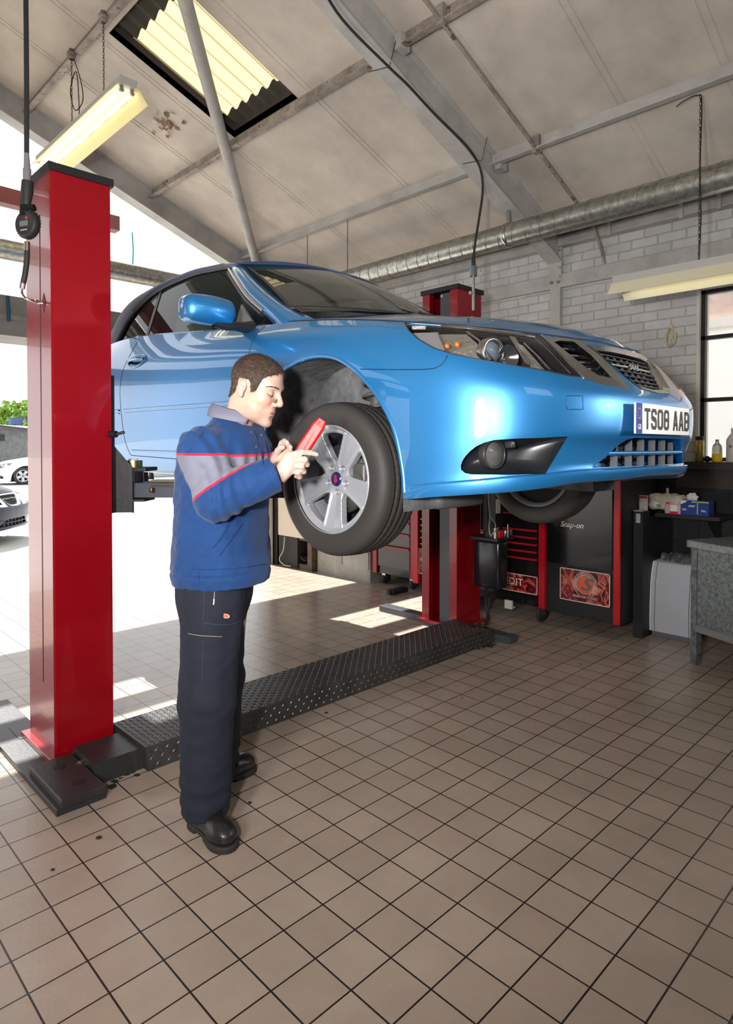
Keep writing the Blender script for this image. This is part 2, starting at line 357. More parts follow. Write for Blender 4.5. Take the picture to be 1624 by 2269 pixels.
# ceiling boards (two slopes) with the skylight hole x 2.03..3.10, y 4.12..5.02
def slab(mb, xa, xb, ya, yb, th=.06, mi=0, off=0.):
    vs = [(xa, ya, roofz(xa)+off), (xb, ya, roofz(xb)+off), (xb, yb, roofz(xb)+off), (xa, yb, roofz(xa)+off)]
    mb.add(vs+[(x, y, z+th) for x, y, z in vs], [(0,3,2,1),(4,5,6,7),(0,1,5,4),(1,2,6,5),(2,3,7,6),(3,0,4,7)], mi)
SX0, SX1, SY0, SY1 = 2.02, 3.11, 4.10, 5.02
c = MB()
slab(c, RX, SX0, -4.5, 6.95); slab(c, SX1, WX+.3, -4.5, 6.95); slab(c, SX0, SX1, -4.5, SY0); slab(c, SX0, SX1, SY1, 6.95)
c.add([(RX, -4.5, roofz(RX)), (-6.6, -4.5, roofz(-6.6)), (-6.6, 6.95, roofz(-6.6)), (RX, 6.95, roofz(RX))]+[(RX, -4.5, roofz(RX)+.06), (-6.6, -4.5, roofz(-6.6)+.06), (-6.6, 6.95, roofz(-6.6)+.06), (RX, 6.95, roofz(RX)+.06)], [(0,1,2,3),(7,6,5,4),(0,4,5,1),(1,5,6,2),(2,6,7,3),(3,7,4,0)])
ceil_o = struct('ceiling', c, M_ceil)
# joint battens down the slope
k = 2
for y in (0., .65, 1.3, 1.95, 2.65, 3.3, 3.95, 5.15, 5.8):
    b = MB()
    for dy in (-.028, .02): slab(b, RX, WX, y+dy, y+dy+.009, -.004, 0, 0)
    struct('trim_%d' % k, b, M_ceil); k += 1
# skylight
M_sky = bpy.data.materials.new('translucent_sheet'); M_sky.use_nodes = True; N, L = nt(M_sky)
N.remove(N['Principled BSDF']); tr = N.new('ShaderNodeBsdfTranslucent'); tr.inputs[0].default_value = (.29, .235, .14, 1); df = N.new('ShaderNodeBsdfDiffuse'); df.inputs[0].default_value = (.35, .29, .18, 1)
ms = N.new('ShaderNodeMixShader'); ms.inputs[0].default_value = .25; L.new(tr.outputs[0], ms.inputs[1]); L.new(df.outputs[0], ms.inputs[2]); L.new(ms.outputs[0], N['Material Output'].inputs[0])
sk = thing('skylight', 'corrugated yellowed translucent skylight in the sloping roof', 'skylight', (2.5, 4.5, roofz(2.5)))
G = []
for i in range(97):
    y = 3.96+i*(1.2/96); G.append([(x, y, roofz(x)+.10+.022*math.cos((y-3.96)*2*PI/.15)) for x in np.linspace(2.19, 3.0, 6)])
f = MB(); f.grid(G); f.build('corrugated_sheet', M_sky, sk)
f = MB(); G = []
for i in range(97):
    y = 3.96+i*(1.2/96); G.append([(x, y, roofz(x)+.095+.022*math.cos((y-3.96)*2*PI/.15)) for x in np.linspace(2.99, 3.3, 3)])
G2 = [[(x, 3.96+i*(1.2/96), roofz(x)+.095+.022*math.cos(i*(1.2/96)*2*PI/.15)) for x in (1.8, 2.2)] for i in range(97)]
f.grid(G); f.build('cement_sheet_edge', mat('dirty_cement_sheet', (.05, .045, .03), .8), sk)
f = MB()
slab(f, SX0-.004, SX0, SY0, SY1, .16); slab(f, SX1, SX1+.004, SY0, SY1, .16); slab(f, SX0, SX1, SY0-.004, SY0, .16); slab(f, SX0, SX1, SY1, SY1+.004, .16)
f.build('opening_lining', mat('dark_board_edge', (.06, .05, .04), .8), sk)
f = MB(); f.grid(G2); f.build('cement_sheet_edge', bpy.data.materials['dirty_cement_sheet'], sk)
# far gable opening: steel header box, gable rafter closes the roof edge
hb = MB(); hb.box((-6.3, 6.72, 2.47), (4.55, 7.28, 2.84)); hb.box((-6.3, 6.70, 2.62), (4.55, 6.72, 2.66))
hd = struct('trim_20', hb, mat('grey_roller_box', (.20, .185, .165), .6, var=.15))
# rafters
def rafter(y0, y1, label, m, web=.18):
    r = thing('steel_rafter', label, 'rafter', (2.6, (y0+y1)/2, 0))
    a = MB(); e = WX-.02
    for (dz0, dz1, ya, yb, nm) in ((.25, .235, y0, y1, 'bottom_flange'), (.235, .0, y0+.035, y0+.05, 'web'), (.012, .0, y0, y1, 'top_flange')):
        a = MB(); vs = []
        for x in (RX, e):
            for yy, dz in ((ya, dz0), (yb, dz0), (yb, dz1), (ya, dz1)): vs.append((x, yy, roofz(x)-dz))
        a.add(vs, [(0,1,2,3),(7,6,5,4),(0,4,5,1),(1,5,6,2),(2,6,7,3),(3,7,4,0)]); a.build(nm, m, r)
    return r
r1 = rafter(2.98, 3.13, 'grey steel roof rafter crossing above the car with a black cable along it', M_steelp)
e = MB(); e.box((WX-.05, 2.99, 2.95), (WX-.03, 3.12, 3.36)); e.build('end_plate', M_steelp, r1)
for z in (3.0, 3.08, 3.16, 3.24):
    q = MB(); q.cyl((WX-.055, 3.005, z), (WX-.04, 3.005, z), .012, n=6); q.build('bolt', M_rust, r1)
for x in (4.25, 3.11):
    q = MB(); q.box((x-.045, 2.93, roofz(x)-.12), (x+.045, 2.985, roofz(x)-.02)); q.build('cleat', M_steelp, r1)
r2 = rafter(6.62, 6.78, 'pale grey rafter closing the bright far gable opening', M_steelp)
for i, (x, lab) in enumerate(((1.93, 'worn steel purlin carrying the hanging chains, topmost over the skylight'), (3.12, 'worn steel purlin along the lower edge of the skylight'), (4.22, 'grey steel purlin lowest on the slope, nearest the duct'))):
    a = MB(); z = roofz(x)
    for (ya, yb) in ((-4.4, 6.7),):
        a.box((x-.008, ya, z-.09), (x, yb, z)); a.box((x-.05, ya, z-.098), (x, yb, z-.09))
    tag(a.build('steel_purlin', M_rust if i < 2 else M_steelp), lab, 'purlin')
a = MB(); a.box((WX-.06, -4.4, 3.27), (WX-.005, 6.6, 3.36)); a.box((WX-.09, -4.4, 3.265), (WX-.005, 6.6, 3.275))
tag(a.build('eaves_beam', M_steelp), 'grey steel angle along the top of the brick wall', 'beam')
for y in (2.5, 1.9, 1.62):
    q = MB(); q.box((WX-.095, y, 3.25), (WX-.088, y+.03, 3.37)); q.build('splice', M_steelp, a and COL.objects['eaves_beam'])
a = MB(); a.box((WX-.045, -4.3, 2.90), (WX-.004, 6.6, 3.02))
rl = tag(a.build('wall_rail', M_steelp), 'pale horizontal steel rail bolted along the brick wall', 'rail')
for y in (3.02, 3.09):
    q = MB(); q.cyl((WX-.06, y, 2.955), (WX-.045, y, 2.955), .016, n=6); q.build('bolt', M_rust, rl)
a = MB(); a.box((WX-.05, 3.0, 0), (WX-.004, 3.10, 2.90)); tag(a.build('wall_stanchion', M_steelp), 'pale upright steel post against the brick wall below the rafter', 'post')
# far right door jamb and yard-side items
a = MB(); a.box((4.50, 6.52, 0), (4.56, 6.60, 3.3)); struct('trim_21', a, mat('pale_frame', (.7, .68, .62), .5))
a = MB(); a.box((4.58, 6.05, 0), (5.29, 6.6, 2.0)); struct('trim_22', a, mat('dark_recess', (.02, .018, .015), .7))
# roof brace
a = MB(); p = Vector((.9, 2.35, roofz(.9)-.12)); q1 = Vector((4.36, 6.56, roofz(4.36)-.13)); A0 = Vector((2.05, 3.95, 0)); A1 = Vector((4.30, 6.47, 0)); dv = (A1-A0)
P0 = A0-dv*.45; P1 = A1+dv*.075; P0.z = roofz(P0.x)-.13; P1.z = roofz(P1.x)-.13
a.cyl(P0, P1, .05, n=20); tag(a.build('roof_brace', M_steelp), 'long slanting grey steel tube across the skylight down to the car roof', 'brace')
# peeling paint
pp = MB()
for i in range(26):
    x = 2.70+random.gauss(0, .06); y = 5.50+random.gauss(0, .09); z = roofz(x)-.004; r = random.uniform(.015, .05); a0 = random.random()*6
    ring = [(x+r*math.cos(a0+t)*random.uniform(.5, 1), y+r*math.sin(a0+t)*random.uniform(.5, 1), 0) for t in (0, 1, 2.2, 3.3, 4.3, 5.4)]
    vs = [(u, v, roofz(u)-.004-random.uniform(0, .03)) for u, v, _ in ring]; pp.add(vs, [tuple(range(6))], i % 2)
tag(pp.build('peeling_paint', [mat('curled_paint', (.6, .5, .4), .8), mat('bare_brown_board', (.22, .13, .08), .8)]), 'patch of curled peeling paint on the ceiling beside the strip light', 'paint', kind='stuff')
# ducts
def spiral(path, r, n=20, pitch=.13):
    a = MB(); a.tube(path, r, n); return a
du = thing('ventilation_duct', 'spiral galvanised duct running along the eaves above the car', 'duct', (4.5, 3, 3.22))
pth = [(4.5, -4.2, 3.20), (4.5, 6.1, 3.21)]+[(4.5-.4*(1-math.cos(t)), 6.1+.4*math.sin(t), 3.21) for t in np.linspace(.2, PI/2, 7)]+[(-6.2, 6.5, 3.18)]
spiral(pth, .093, 28).build('duct_pipe', M_galv, du)
a = MB(); y = -1.0
while y < 6.1:
    hel = [(4.5+.0945*math.cos(t), y+.13*t/(2*PI), 3.205+.0945*math.sin(t)) for t in np.linspace(0, 2*PI, 25)]; a.tube(hel, .0022, 4); y += .13
a.build('spiral_seam', mat('duct_seam', (.3, .3, .27), .4, metal=.8), du)
a = MB(); a.lathe([(.0945, -.02), (.1, -.018), (.1, .018), (.0945, .02)], (4.5, 3.055, 3.205), (0, 1, 0), 32); a.box((4.49, 3.04, 3.30), (4.51, 3.07, 3.42)); a.build('duct_strap', M_steel, du)
# conduit down the slope
cd = thing('conduit_pipe', 'thin grey conduit running down the ceiling slope and bending down the wall', 'pipe', (4, 2.55, 3.6))
a = MB(); pts = [(x, 2.60, roofz(x)-.11) for x in (-.4, 1, 2, 3, 4, 4.95)]+[(5.06, 2.58, 3.31), (5.12, 2.575, 3.22), (5.20, 2.57, 3.12), (5.24, 2.57, 3.03)]
a.tube(cat(pts, 3), .013, 8); a.build('pipe', M_rust, cd)
for x in (3.11, 4.22): a = MB(); a.box((x-.045, 2.57, roofz(x)-.125), (x-.012, 2.63, roofz(x))); a.build('clip', M_rust, cd)
# hook on the wall
a = MB(); a.tube([(5.28, 2.02, 2.40), (5.20, 2.02, 2.34), (5.19, 2.02, 2.28), (5.22, 2.0, 2.245), (5.25, 1.97, 2.28), (5.25, 1.96, 2.36)], .009, 8); a.box((5.29, 2.0, 2.32), (5.299, 2.03, 2.44))
tag(a.build('wall_hook', mat('cream_hook', (.5, .42, .3), .5)), 'cream painted hook on the brick wall beside the window', 'hook')
# ------------------------------------------------ strip lights
M_tube = mat('lit_tube', (1, 1, .9), .3, emit=(1, .93, .66), es=3.6)
M_refl = mat('cream_reflector', (.66, .56, .27), .35)
M_darkgrey_ = mat('slot_grey', (.12, .11, .09), .6)
M_fix = mat('fixture_grey', (.42, .41, .38), .5)
def chain(name, p, q, m, label, group=None):
    a = MB(); p = Vector(p); q = Vector(q); n = int((q-p).length/.022); 
    for i in range(n):
        c = p.lerp(q, (i+.5)/n); ax = Vector((1, 0, 0)) if i % 2 else Vector((0, 1, 0)); pts = [c+ax*(.006*math.cos(t))+Vector((0, 0, .015*math.sin(t))) for t in np.linspace(0, 2*PI, 9)[:-1]]
        a.tube(pts, .0018, 4, closed=True)
    return tag(a.build(name, m), label, 'chain', group)
M_refl2 = mat('pale_reflector', (.74, .70, .52), .35)
def strip(loc, L_, lab, lit=True, tilt=0):
    t = thing('strip_light', lab, 'light', loc); x, y, z = loc
    a = MB(); pr = [(-.06, .05), (.06, .05), (.05, .0), (-.05, .0)]
    a.prism([(x+u, y-L_/2, z+v) for u, v in pr], (0, L_, 0)); a.build('spine', M_fix, t)
    if lit:
        for k in range(5): a = MB(); yy = y-L_/2+.18+k*.31; a.box((x+.058, yy, z-.012), (x+.070, yy+.13, z-.004)); a.build('slot', M_darkgrey_, t)
    for sgn, lb in ((-1, None), (1, None)):
        a = MB(); pl = [(sgn*.045, .004), (sgn*.075, -.004), (sgn*.135, -.085), (sgn*.13, -.088), (sgn*.07, -.008), (sgn*.045, 0)]
        a.prism([(x+u, y-L_/2, z+v) for u, v in pl], (0, L_, 0)); a.build('reflector', M_refl if lit else M_refl2, t)
        a = MB(); a.cyl((x+sgn*.036, y-L_/2+.05, z-.03), (x+sgn*.036, y+L_/2-.05, z-.03), .013, n=12); a.build('fluorescent_tube', M_tube, t)
        for e in (-1, 1):
            a = MB(); a.cyl((x+sgn*.036, y+e*(L_/2-.05), z-.03), (x+sgn*.036, y+e*(L_/2-.03), z-.03), .015, n=12); a.box((x+sgn*.036-.012, y+e*(L_/2-.04)-.006, z-.03), (x+sgn*.036+.012, y+e*(L_/2-.04)+.006, z+.002)); a.build('tube_socket', M_steel, t)
    return t
M_chain = mat('dark_chain', (.05, .045, .04), .5, metal=.6)
strip((1.87, 5.2, 3.88), 1.75, 'lit fluorescent strip light hanging on chains above the near red lift post')
SLW = strip((4.25, 1.12, 2.56), 1.75, 'lit fluorescent strip light hanging in front of the brick wall and window', False)
G_ch = None
chain('light_chain', (1.87, 4.75, 3.93), (1.87, 4.75, 4.55), M_chain, 'dark chain holding the near end of the strip light by the skylight')
chain('light_chain', (1.87, 5.38, 3.93), (1.87, 5.38, 4.55), M_chain, 'dark chain with a looped cord on it holding the middle of the strip light')
chain('light_chain', (4.25, 1.45, 2.61), (4.25, 1.45, 3.66), M_chain, 'dark chain holding the strip light in front of the brick wall')
chain('light_chain', (4.25, .75, 2.61), (4.25, .75, 3.66), M_chain, 'dark chain nearer the frame edge holding the strip light by the window')
for (x, y) in ((1.9, 4.75), (1.9, 5.38)):
    a = MB(); a.lathe([(.0, -.02), (.035, -.02), (.035, 0), (.02, .0), (.02, .03), (0, .03)], (x-.03, y, roofz(x)-.11), (0, 0, 1), 10); a.lathe([(.018, -.05), (.03, -.03), (.02, -.02)], (x-.03, y, roofz(x)-.11), (0, 0, 1), 10)
    tag(a.build('purlin_clamp', M_rust), 'rusty clamp on the purlin where the %s light chain hangs' % ('nearer' if y < 5 else 'farther'), 'clamp')
cdl = MB(); cdl.tube(cat([(1.88, 5.36, 4.5), (1.93, 5.36, 4.35), (1.95, 5.37, 4.2), (1.89, 5.37, 4.1), (1.86, 5.38, 4.25), (1.9, 5.36, 4.4), (1.92, 5.37, 4.05), (1.88, 5.38, 3.95)], 5), .004, 5)
tag(cdl.build('looped_cord', M_blackr), 'black looped cord hanging beside the light chain', 'cord')
cdl = MB(); cdl.tube(cat([(4.25, 1.60, 3.64), (4.25, 1.55, 3.66), (4.25, 1.47, 3.665), (4.245, 1.44, 3.6), (4.255, 1.45, 3.2), (4.25, 1.44, 2.9), (4.25, 1.45, 2.63)], 4), .004, 5)
cdl.build('flex', M_blackr, SLW)
ch = chain('thin_hanging_chain', tuple(on(681, 600, 0, 4.22)), tuple(on(681, 518, 0, 4.22)), M_chain, 'thin chain hanging above the windscreen, left of the duct end', None)
ch = chain('thin_hanging_chain', tuple(on(770, 605, 0, 4.22)), tuple(on(770, 485, 0, 4.22)), M_chain, 'thin chain hanging just left of where the duct meets the windscreen', None)
# ============================================================ TWO-POST LIFT
M_tread = bpy.data.materials.new('tread_plate'); M_tread.use_nodes = True; N, L = nt(M_tread); b = N['Principled BSDF']
b.inputs['Base Color'].default_value = (.16, .15, .145, 1); b.inputs['Roughness'].default_value = .3; b.inputs['Metallic'].default_value = .8
M_arm = mat('dark_blue_grey_steel', (.045, .05, .07), .4)
def post(x0, x1, y0, y1, facing, label):
    t = thing('lift_post', label, 'lift post', ((x0+x1)/2, (y0+y1)/2, 0)); s = facing   # s=+1 channel opens to +x, -1 to -x
    zb, zt = .055, 2.66; a = MB()
    # C section: back web, two sides, two lips
    xb, xf = (x0, x1) if s > 0 else (x1, x0); th = .008; li = .075; r = .008
    C_ = [(xb+s*r, y0), (xf-s*.002, y0), (xf, y0+.002), (xf, y0+li), (xf-s*.05, y0+li), (xf-s*.05, y0+li-th), (xf-s*th, y0+li-th), (xf-s*th, y0+th), (xb+s*th, y0+th), (xb+s*th, y1-th), (xf-s*th, y1-th), (xf-s*th, y1-li+th), (xf-s*.05, y1-li+th), (xf-s*.05, y1-li), (xf, y1-li), (xf, y1), (xb+s*r, y1), (xb, y1-r), (xb, y0+r)]
    a.prism([(x, y, zb) for x, y in C_], (0, 0, zt-zb))
    a.build('column', M_red, t)
    a = MB(); a.box((x0-.012, y0-.012, zt), (x1+.012, y1+.012, zt+.035)); a.build('cap', M_black, t)
    a = MB(); a.box((min(xf-s*.09, xf-s*.02), y0+.085, zb), (max(xf-s*.09, xf-s*.02), y1-.17, zt-.01)); a.build('slider_cover', M_darkgrey, t)
    a = MB(); a.cyl((xf-s*.02, y0+.17, zt-.03), (xf-s*.012, y0+.17, zt-.03), .012, n=10); a.build('bolt', M_chrome, t)
    # base plate with flange and holes
    a = MB(); a.box((x0-.13, y0-.42, 0), (x0+.06 if s > 0 else x1+.02, y1+.6, .028)) if s > 0 else a.box((x0+.03, y0-.47, 0), (x0+.13, y1+.53, .052))
    a.build('base_rail', M_grease if s > 0 else M_darkgrey, t, bevel=.003)
    a = MB(); a.box((x0-.03, y0-.035, .028), (x1+.03, y1+.03, .055)); a.build('base_flange', M_red, t, bevel=.003)
    return t
p1 = post(.975, 1.235, 3.07, 3.425, 1, 'near red lift post standing left of the mechanic, glossy with a black cap')
p2 = post(3.87, 4.18, 3.09, 3.45, -1, 'far red lift post behind the front of the car with black motor box')
# seams, keyhole and bolt holes of the near post
a = MB(); a.box((.9735, 3.215, .35), (.9752, 3.221, 2.50)); a.build('slot_seam', M_black, p1)
HQ = on(97, 671, 0, .9745); a = MB(); a.prism([(.9735, HQ.y, HQ.z-.045), (.9735, HQ.y+.028, HQ.z), (.9735, HQ.y, HQ.z+.045), (.9735, HQ.y-.028, HQ.z)], (.004, 0, 0)); a.build('diamond_hole', mat('dark_red_hole', (.06, .003, .005), .6), p1)
for (x, y) in ((.915, 3.06), (.945, 2.90), (.935, 2.76)):
    a = MB(); a.cyl((x, y, .0275), (x, y, .0295), .022, n=20); a.build('bolt_hole', M_black, p1)
for x in (.99, 1.04): 
    a = MB(); a.cyl((x+.02, 2.90, .045), (x+.075, 2.93, .045), .02, n=14); a.cyl((x+.03, 2.905, .045), (x+.04, 2.91, .045), .024, n=14); a.build('anchor_bolt', M_steel, p1)
a = MB(); a.box((.86, 2.64, .026), (1.03, 3.03, .062)); a.build('foot_block', M_grease, p1, bevel=.004)
for (x, y) in ((.96, 2.74), (.95, 2.93)):
    a = MB(); a.cyl((x, y, .0615), (x, y, .0635), .026, n=20); a.build('bolt_hole', M_black, p1)
a = MB(); a.box((.93, 3.42, 0), (.965, 3.6, .03)); a.build('weld_strip', M_grease, p1)
# far post foot and motor
for (x, y) in ((3.86, 2.80), (3.90, 2.93), (3.80, 2.88)):
    a = MB(); a.cyl((x, y, 0), (x, y, .10), .02, n=14); a.cyl((x, y, .03), (x, y, .045), .028, n=6); a.build('anchor_bolt', M_steel, p2)
mo = thing('lift_motor', 'black boxy hydraulic motor unit hung on the far red lift post', 'motor', (4.12, 2.92, .78))
a = MB(); a.bbox((3.985, 2.78, .61), (4.115, 3.02, .98), .02); a.build('oil_tank', M_blackg, mo)
a = MB(); a.box((3.97, 2.78, .98), (4.20, 3.06, 1.0)); a.cyl((4.06, 2.9, 1.0), (4.06, 2.9, 1.05), .06, n=18); a.build('tank_cover', M_black, mo)
a = MB(); a.bbox((4.02, 2.80, 1.0), (4.08, 2.86, 1.06), .006); a.build('pump_valve', mat('valve_red', (.45, .01, .02), .4), mo)
a = MB(); a.bbox((4.10, 2.80, 1.0), (4.20, 2.86, 1.055), .006); a.build('pump_fitting', M_steel, mo)
a = MB(); a.cyl((4.0, 2.82, 1.0), (4.0, 2.82, 1.08), .014); a.build('pump_fitting', M_steel, mo)
a = MB(); a.cyl((4.12, 2.79, 1.0), (4.12, 2.79, 1.10), .006); a.build('pump_fitting', M_steel, mo)
a = MB(); a.cyl((4.10, 2.93, 1.05), (4.10, 2.93, 1.45), .085, n=24); a.box((4.0, 2.82, 1.12), (4.10, 2.88, 1.42)); a.build('motor_body', M_black, mo, bevel=.004)
a = MB(); a.box((4.0, 2.815, 1.19), (4.055, 2.819, 1.30)); a.build('rating_plate', M_white, mo)
a = MB(); a.tube(cat([(3.96, 2.86, 1.5), (3.95, 2.85, 1.3), (3.955, 2.84, 1.17), (3.93, 2.83, 1.10), (3.935, 2.82, 1.03), (3.98, 2.81, 1.06), (4.02, 2.81, 1.08)], 5), .005, 6); a.tube(cat([(3.955, 2.84, 1.17), (3.99, 2.82, 1.12), (4.0, 2.82, 1.08)], 4), .0045, 6); a.build('grey_cable', mat('grey_cable', (.35, .35, .33), .5), mo)
a = MB(); a.tube(cat([(4.12, 2.98, .62), (4.17, 3.03, .50), (4.19, 3.04, .40), (4.16, 3.0, .33), (4.08, 2.97, .30)], 5), .014, 8); a.build('hydraulic_hose', M_blackr, mo)
mo.location.z -= .255
# floor cross plate
cp = thing('lift_floor_plate', 'long black chequer-plate ramp on the floor joining the two lift posts', 'floor plate', (2.5, 2.93, 0))
a = MB(); a.prism([(1.25, 2.735, 0), (1.25, 2.76, .10), (1.25, 3.12, .10), (1.25, 3.22, 0)], (2.62, 0, 0)); a.build('plate', mat('worn_chequer_steel', (.045, .042, .040), .42, metal=.3, var=.4, vscale=5), cp)
a = MB(); a.prism([(1.04, 2.78, 0), (1.04, 2.80, .085), (1.04, 3.03, .085), (1.04, 3.03, 0)], (.212, 0, 0)); a.build('plate_end', M_grease, cp)
a = MB()
nx = 96
for i in range(nx):
    for j in range(14):
        x = 1.27+i*(2.56/nx); y = 2.775+j*.0255; s_ = 1 if (i+j) % 2 else -1; dx, dy = .0085, .0085*s_
        vs = [(x-dx, y-dy, .1002), (x-dy*.28, y+dx*.28*1.0, .1002), (x+dx, y+dy, .1002), (x+dy*.28, y-dx*.28, .1002), (x, y, .1032)]
        a.add(vs, [(0,1,4),(1,2,4),(2,3,4),(3,0,4)], 0, False)
for i in range(nx):
    for j in range(3):
        x = 1.27+i*(2.56/nx); z = .022+j*.028; y = 2.735+.25*z-.0015; s_ = 1 if (i+j) % 2 else -1; d = .0085
        vs = [(x-d, y, z-d*s_), (x-.0025, y, z+.0025*s_), (x+d, y, z+d*s_), (x+.0025, y, z-.0025*s_), (x, y-.003, z)]
        a.add(vs, [(0,1,4),(1,2,4),(2,3,4),(3,0,4)], 0, False)
tag(a.build('raised_tread', M_tread, cp), None, kind='stuff')
car = None
# ============================================================ THE CAR
CX, NY, LIFT = 2.56, 1.0, 1.10
def cw(xc, d, z): return np.array([CX-xc, NY+d, z+LIFT])
M_paint = bpy.data.materials.new('metallic_blue_paint'); M_paint.use_nodes = True; N, L = nt(M_paint); b = N['Principled BSDF']; I = b.inputs
I['Base Color'].default_value = (.001, .19, .49, 1); I['Metallic'].default_value = .58; I['IOR'].default_value = 2.1; I['Roughness'].default_value = .42; I['Coat Weight'].default_value = 1; I['Coat Roughness'].default_value = .015
M_soft = mat('navy_soft_top', (.018, .030, .085), .85, bump=.12, bscale=180, sheen=.3)
M_carbl = mat('black_trim', (.016, .016, .018), .4)
M_cav = mat('dark_cavity', (.006, .006, .007), .7)
M_liner = mat('wheel_arch_felt', (.105, .106, .112), .85, bump=.6, bscale=25, var=.4, vscale=14)
M_satin = mat('satin_chrome', (.55, .55, .56), .25, metal=1)
M_cglass = mat('tinted_glass', (.62, .78, .70), .0, trans=1, ior=1.45)
def thin_glass(name, col, refl=.10):
    m = bpy.data.materials.new(name); m.use_nodes = True; N, L = nt(m); N.remove(N['Principled BSDF'])
    t = N.new('ShaderNodeBsdfTransparent'); t.inputs[0].default_value = (*col, 1); g_ = N.new('ShaderNodeBsdfGlossy'); g_.inputs['Roughness'].default_value = .01
    f = N.new('ShaderNodeLayerWeight'); f.inputs[0].default_value = .5; pw = N.new('ShaderNodeMath'); pw.operation = 'POWER'; pw.inputs[1].default_value = 5.5; L.new(f.outputs['Facing'], pw.inputs[0])
    ad = N.new('ShaderNodeMath'); ad.operation = 'MULTIPLY_ADD'; ad.inputs[1].default_value = .9; ad.inputs[2].default_value = refl; ad.use_clamp = True
    L.new(pw.outputs[0], ad.inputs[0]); x = N.new('ShaderNodeMixShader'); L.new(ad.outputs[0], x.inputs[0]); L.new(t.outputs[0], x.inputs[1]); L.new(g_.outputs[0], x.inputs[2])
    L.new(x.outputs[0], N['Material Output'].inputs[0]); return m
M_screen = thin_glass('windscreen_glass', (.45, .56, .48), .16)
M_side = thin_glass('side_window_glass', (.30, .37, .33), .02)
M_lens = thin_glass('clear_lens', (.95, .95, .96), .02)
car = thing('car', 'metallic blue convertible car with navy soft top raised on the lift', 'car', (CX, NY+2.3, LIFT))
# --- plan outline, seam and rails
OUT = [(0,0),(.2,.007),(.38,.03),(.52,.07),(.64,.13),(.74,.22),(.81,.34),(.85,.47),(.868,.62),(.876,.8),(.879,1.0),(.879,1.2),(.877,1.4),(.875,1.62),(.873,2.1),(.873,2.7),(.876,3.2),(.88,3.65),(.87,4.0),(.82,4.35),(.70,4.56),(.4,4.64),(0,4.65)]
SEAM = [(0,.17,.752),(.16,.18,.754),(.29,.225,.760),(.41,.315,.774),(.51,.405,.788),(.61,.505,.799),(.70,.62,.815),(.752,.71,.826),(.772,.83,.845),(.778,.97,.866),(.778,1.10,.884),(.775,1.25,.902),(.768,1.43,.922),(.768,1.62,.93),(.766,2.1,.962),(.76,2.7,1.018),(.745,3.2,1.055),(.71,3.65,1.06),(.67,4.0,1.03),(.61,4.25,1.0),(.5,4.45,.985),(.3,4.52,.98),(0,4.54,.98)]
KEY = [0, 3, 5, 7, 8, 10, 13, 17, 19, 22]
RAIL = {  # rail -> z at KEY stations, inset at KEY stations
 0: ([.235,.225,.20,.175,.160,.18,.19,.20,.23,.26], [.16,.14,.10,.06,.05,.06,.08,.05,.06,.08]),
 1: ([.225,.212,.186,.163,.148,.165,.18,.19,.22,.25], [.06,.055,.03,.012,.01,.02,.045,.02,.02,.03]),
 2: ([.232,.220,.195,.170,.156,.175,.195,.20,.235,.26], [.035,.03,.012,.004,.003,.008,.032,.01,.01,.02]),
 3: ([.262,.255,.235,.205,.19,.21,.235,.24,.27,.30], [.025,.02,.005,.0,.0,.002,.02,.0,.0,.0]),
 4: ([.275,.268,.25,.225,.22,.26,.30,.30,.33,.35], [.045,.038,.018,.006,.002,.0,.008,.0,.0,.0]),
 5: ([.345,.345,.345,.34,.34,.38,.40,.40,.42,.45], [.030,.022,.006,.0,.0,.0,.0,.0,.0,.0]),
 6: ([.395,.395,.40,.41,.42,.48,.53,.53,.53,.55], [.005,.003,.0,.0,.0,.0,.002,.0,.0,.0]),
 7: ([.505,.505,.51,.53,.545,.555,.57,.57,.58,.60], [.0,.0,.0,.0,.0,.0,.0,.0,.0,.0]),
 8: ([.555,.56,.575,.61,.62,.64,.68,.70,.72,.72], [.022,.02,.014,.010,.006,.003,.0,.004,.01,.02]),
 9: ([.62,.63,.65,.685,.70,.74,.79,.83,.84,.84], [.075,.070,.058,.035,.025,.015,.012,.03,.05,.05]),
 10: ([.69,.70,.72,.755,.775,.815,.87,.93,.93,.92], [.125,.135,.125,.085,.06,.045,.045,.07,.10,.08])}
OUT = np.array(OUT); 
def outline_normals():
    n = []
    for i in range(len(OUT)):
        a = OUT[max(i-1, 0)]; b_ = OUT[min(i+1, len(OUT)-1)]; t = b_-a
        if i == 0: t = np.array([1, 0.])
        if i == len(OUT)-1: t = np.array([-1, 0.])
        t = t/np.linalg.norm(t); n.append([-t[1], t[0]])   # inward
    return np.array(n)
ON = outline_normals(); ns = len(OUT)
ctrl = np.zeros((12, ns, 3))
for r in range(11):
    z = np.interp(range(ns), KEY, RAIL[r][0]); ins = np.interp(range(ns), KEY, RAIL[r][1])
    # keep the inset direction sane: inwards is towards the centre
    for k in range(ns):
        nn = ON[k].copy(); c2 = np.array([0, 2.3])-OUT[k]
        if nn@c2 < 0: nn = -nn
        q = OUT[k]+nn*ins[k]; q[0] = max(q[0], 0) if k not in (0, ns-1) else 0; ctrl[r, k] = (q[0], q[1], z[k])
ctrl[11] = np.array(SEAM)
SU, SV = 8, 4
rows = [np.array(cat(ctrl[r], SU)) for r in range(12)]            # smooth along the length
rows = np.array(rows); belt = np.array([cat(rows[:, k], SV) for k in range(rows.shape[1])])   # [station][height]
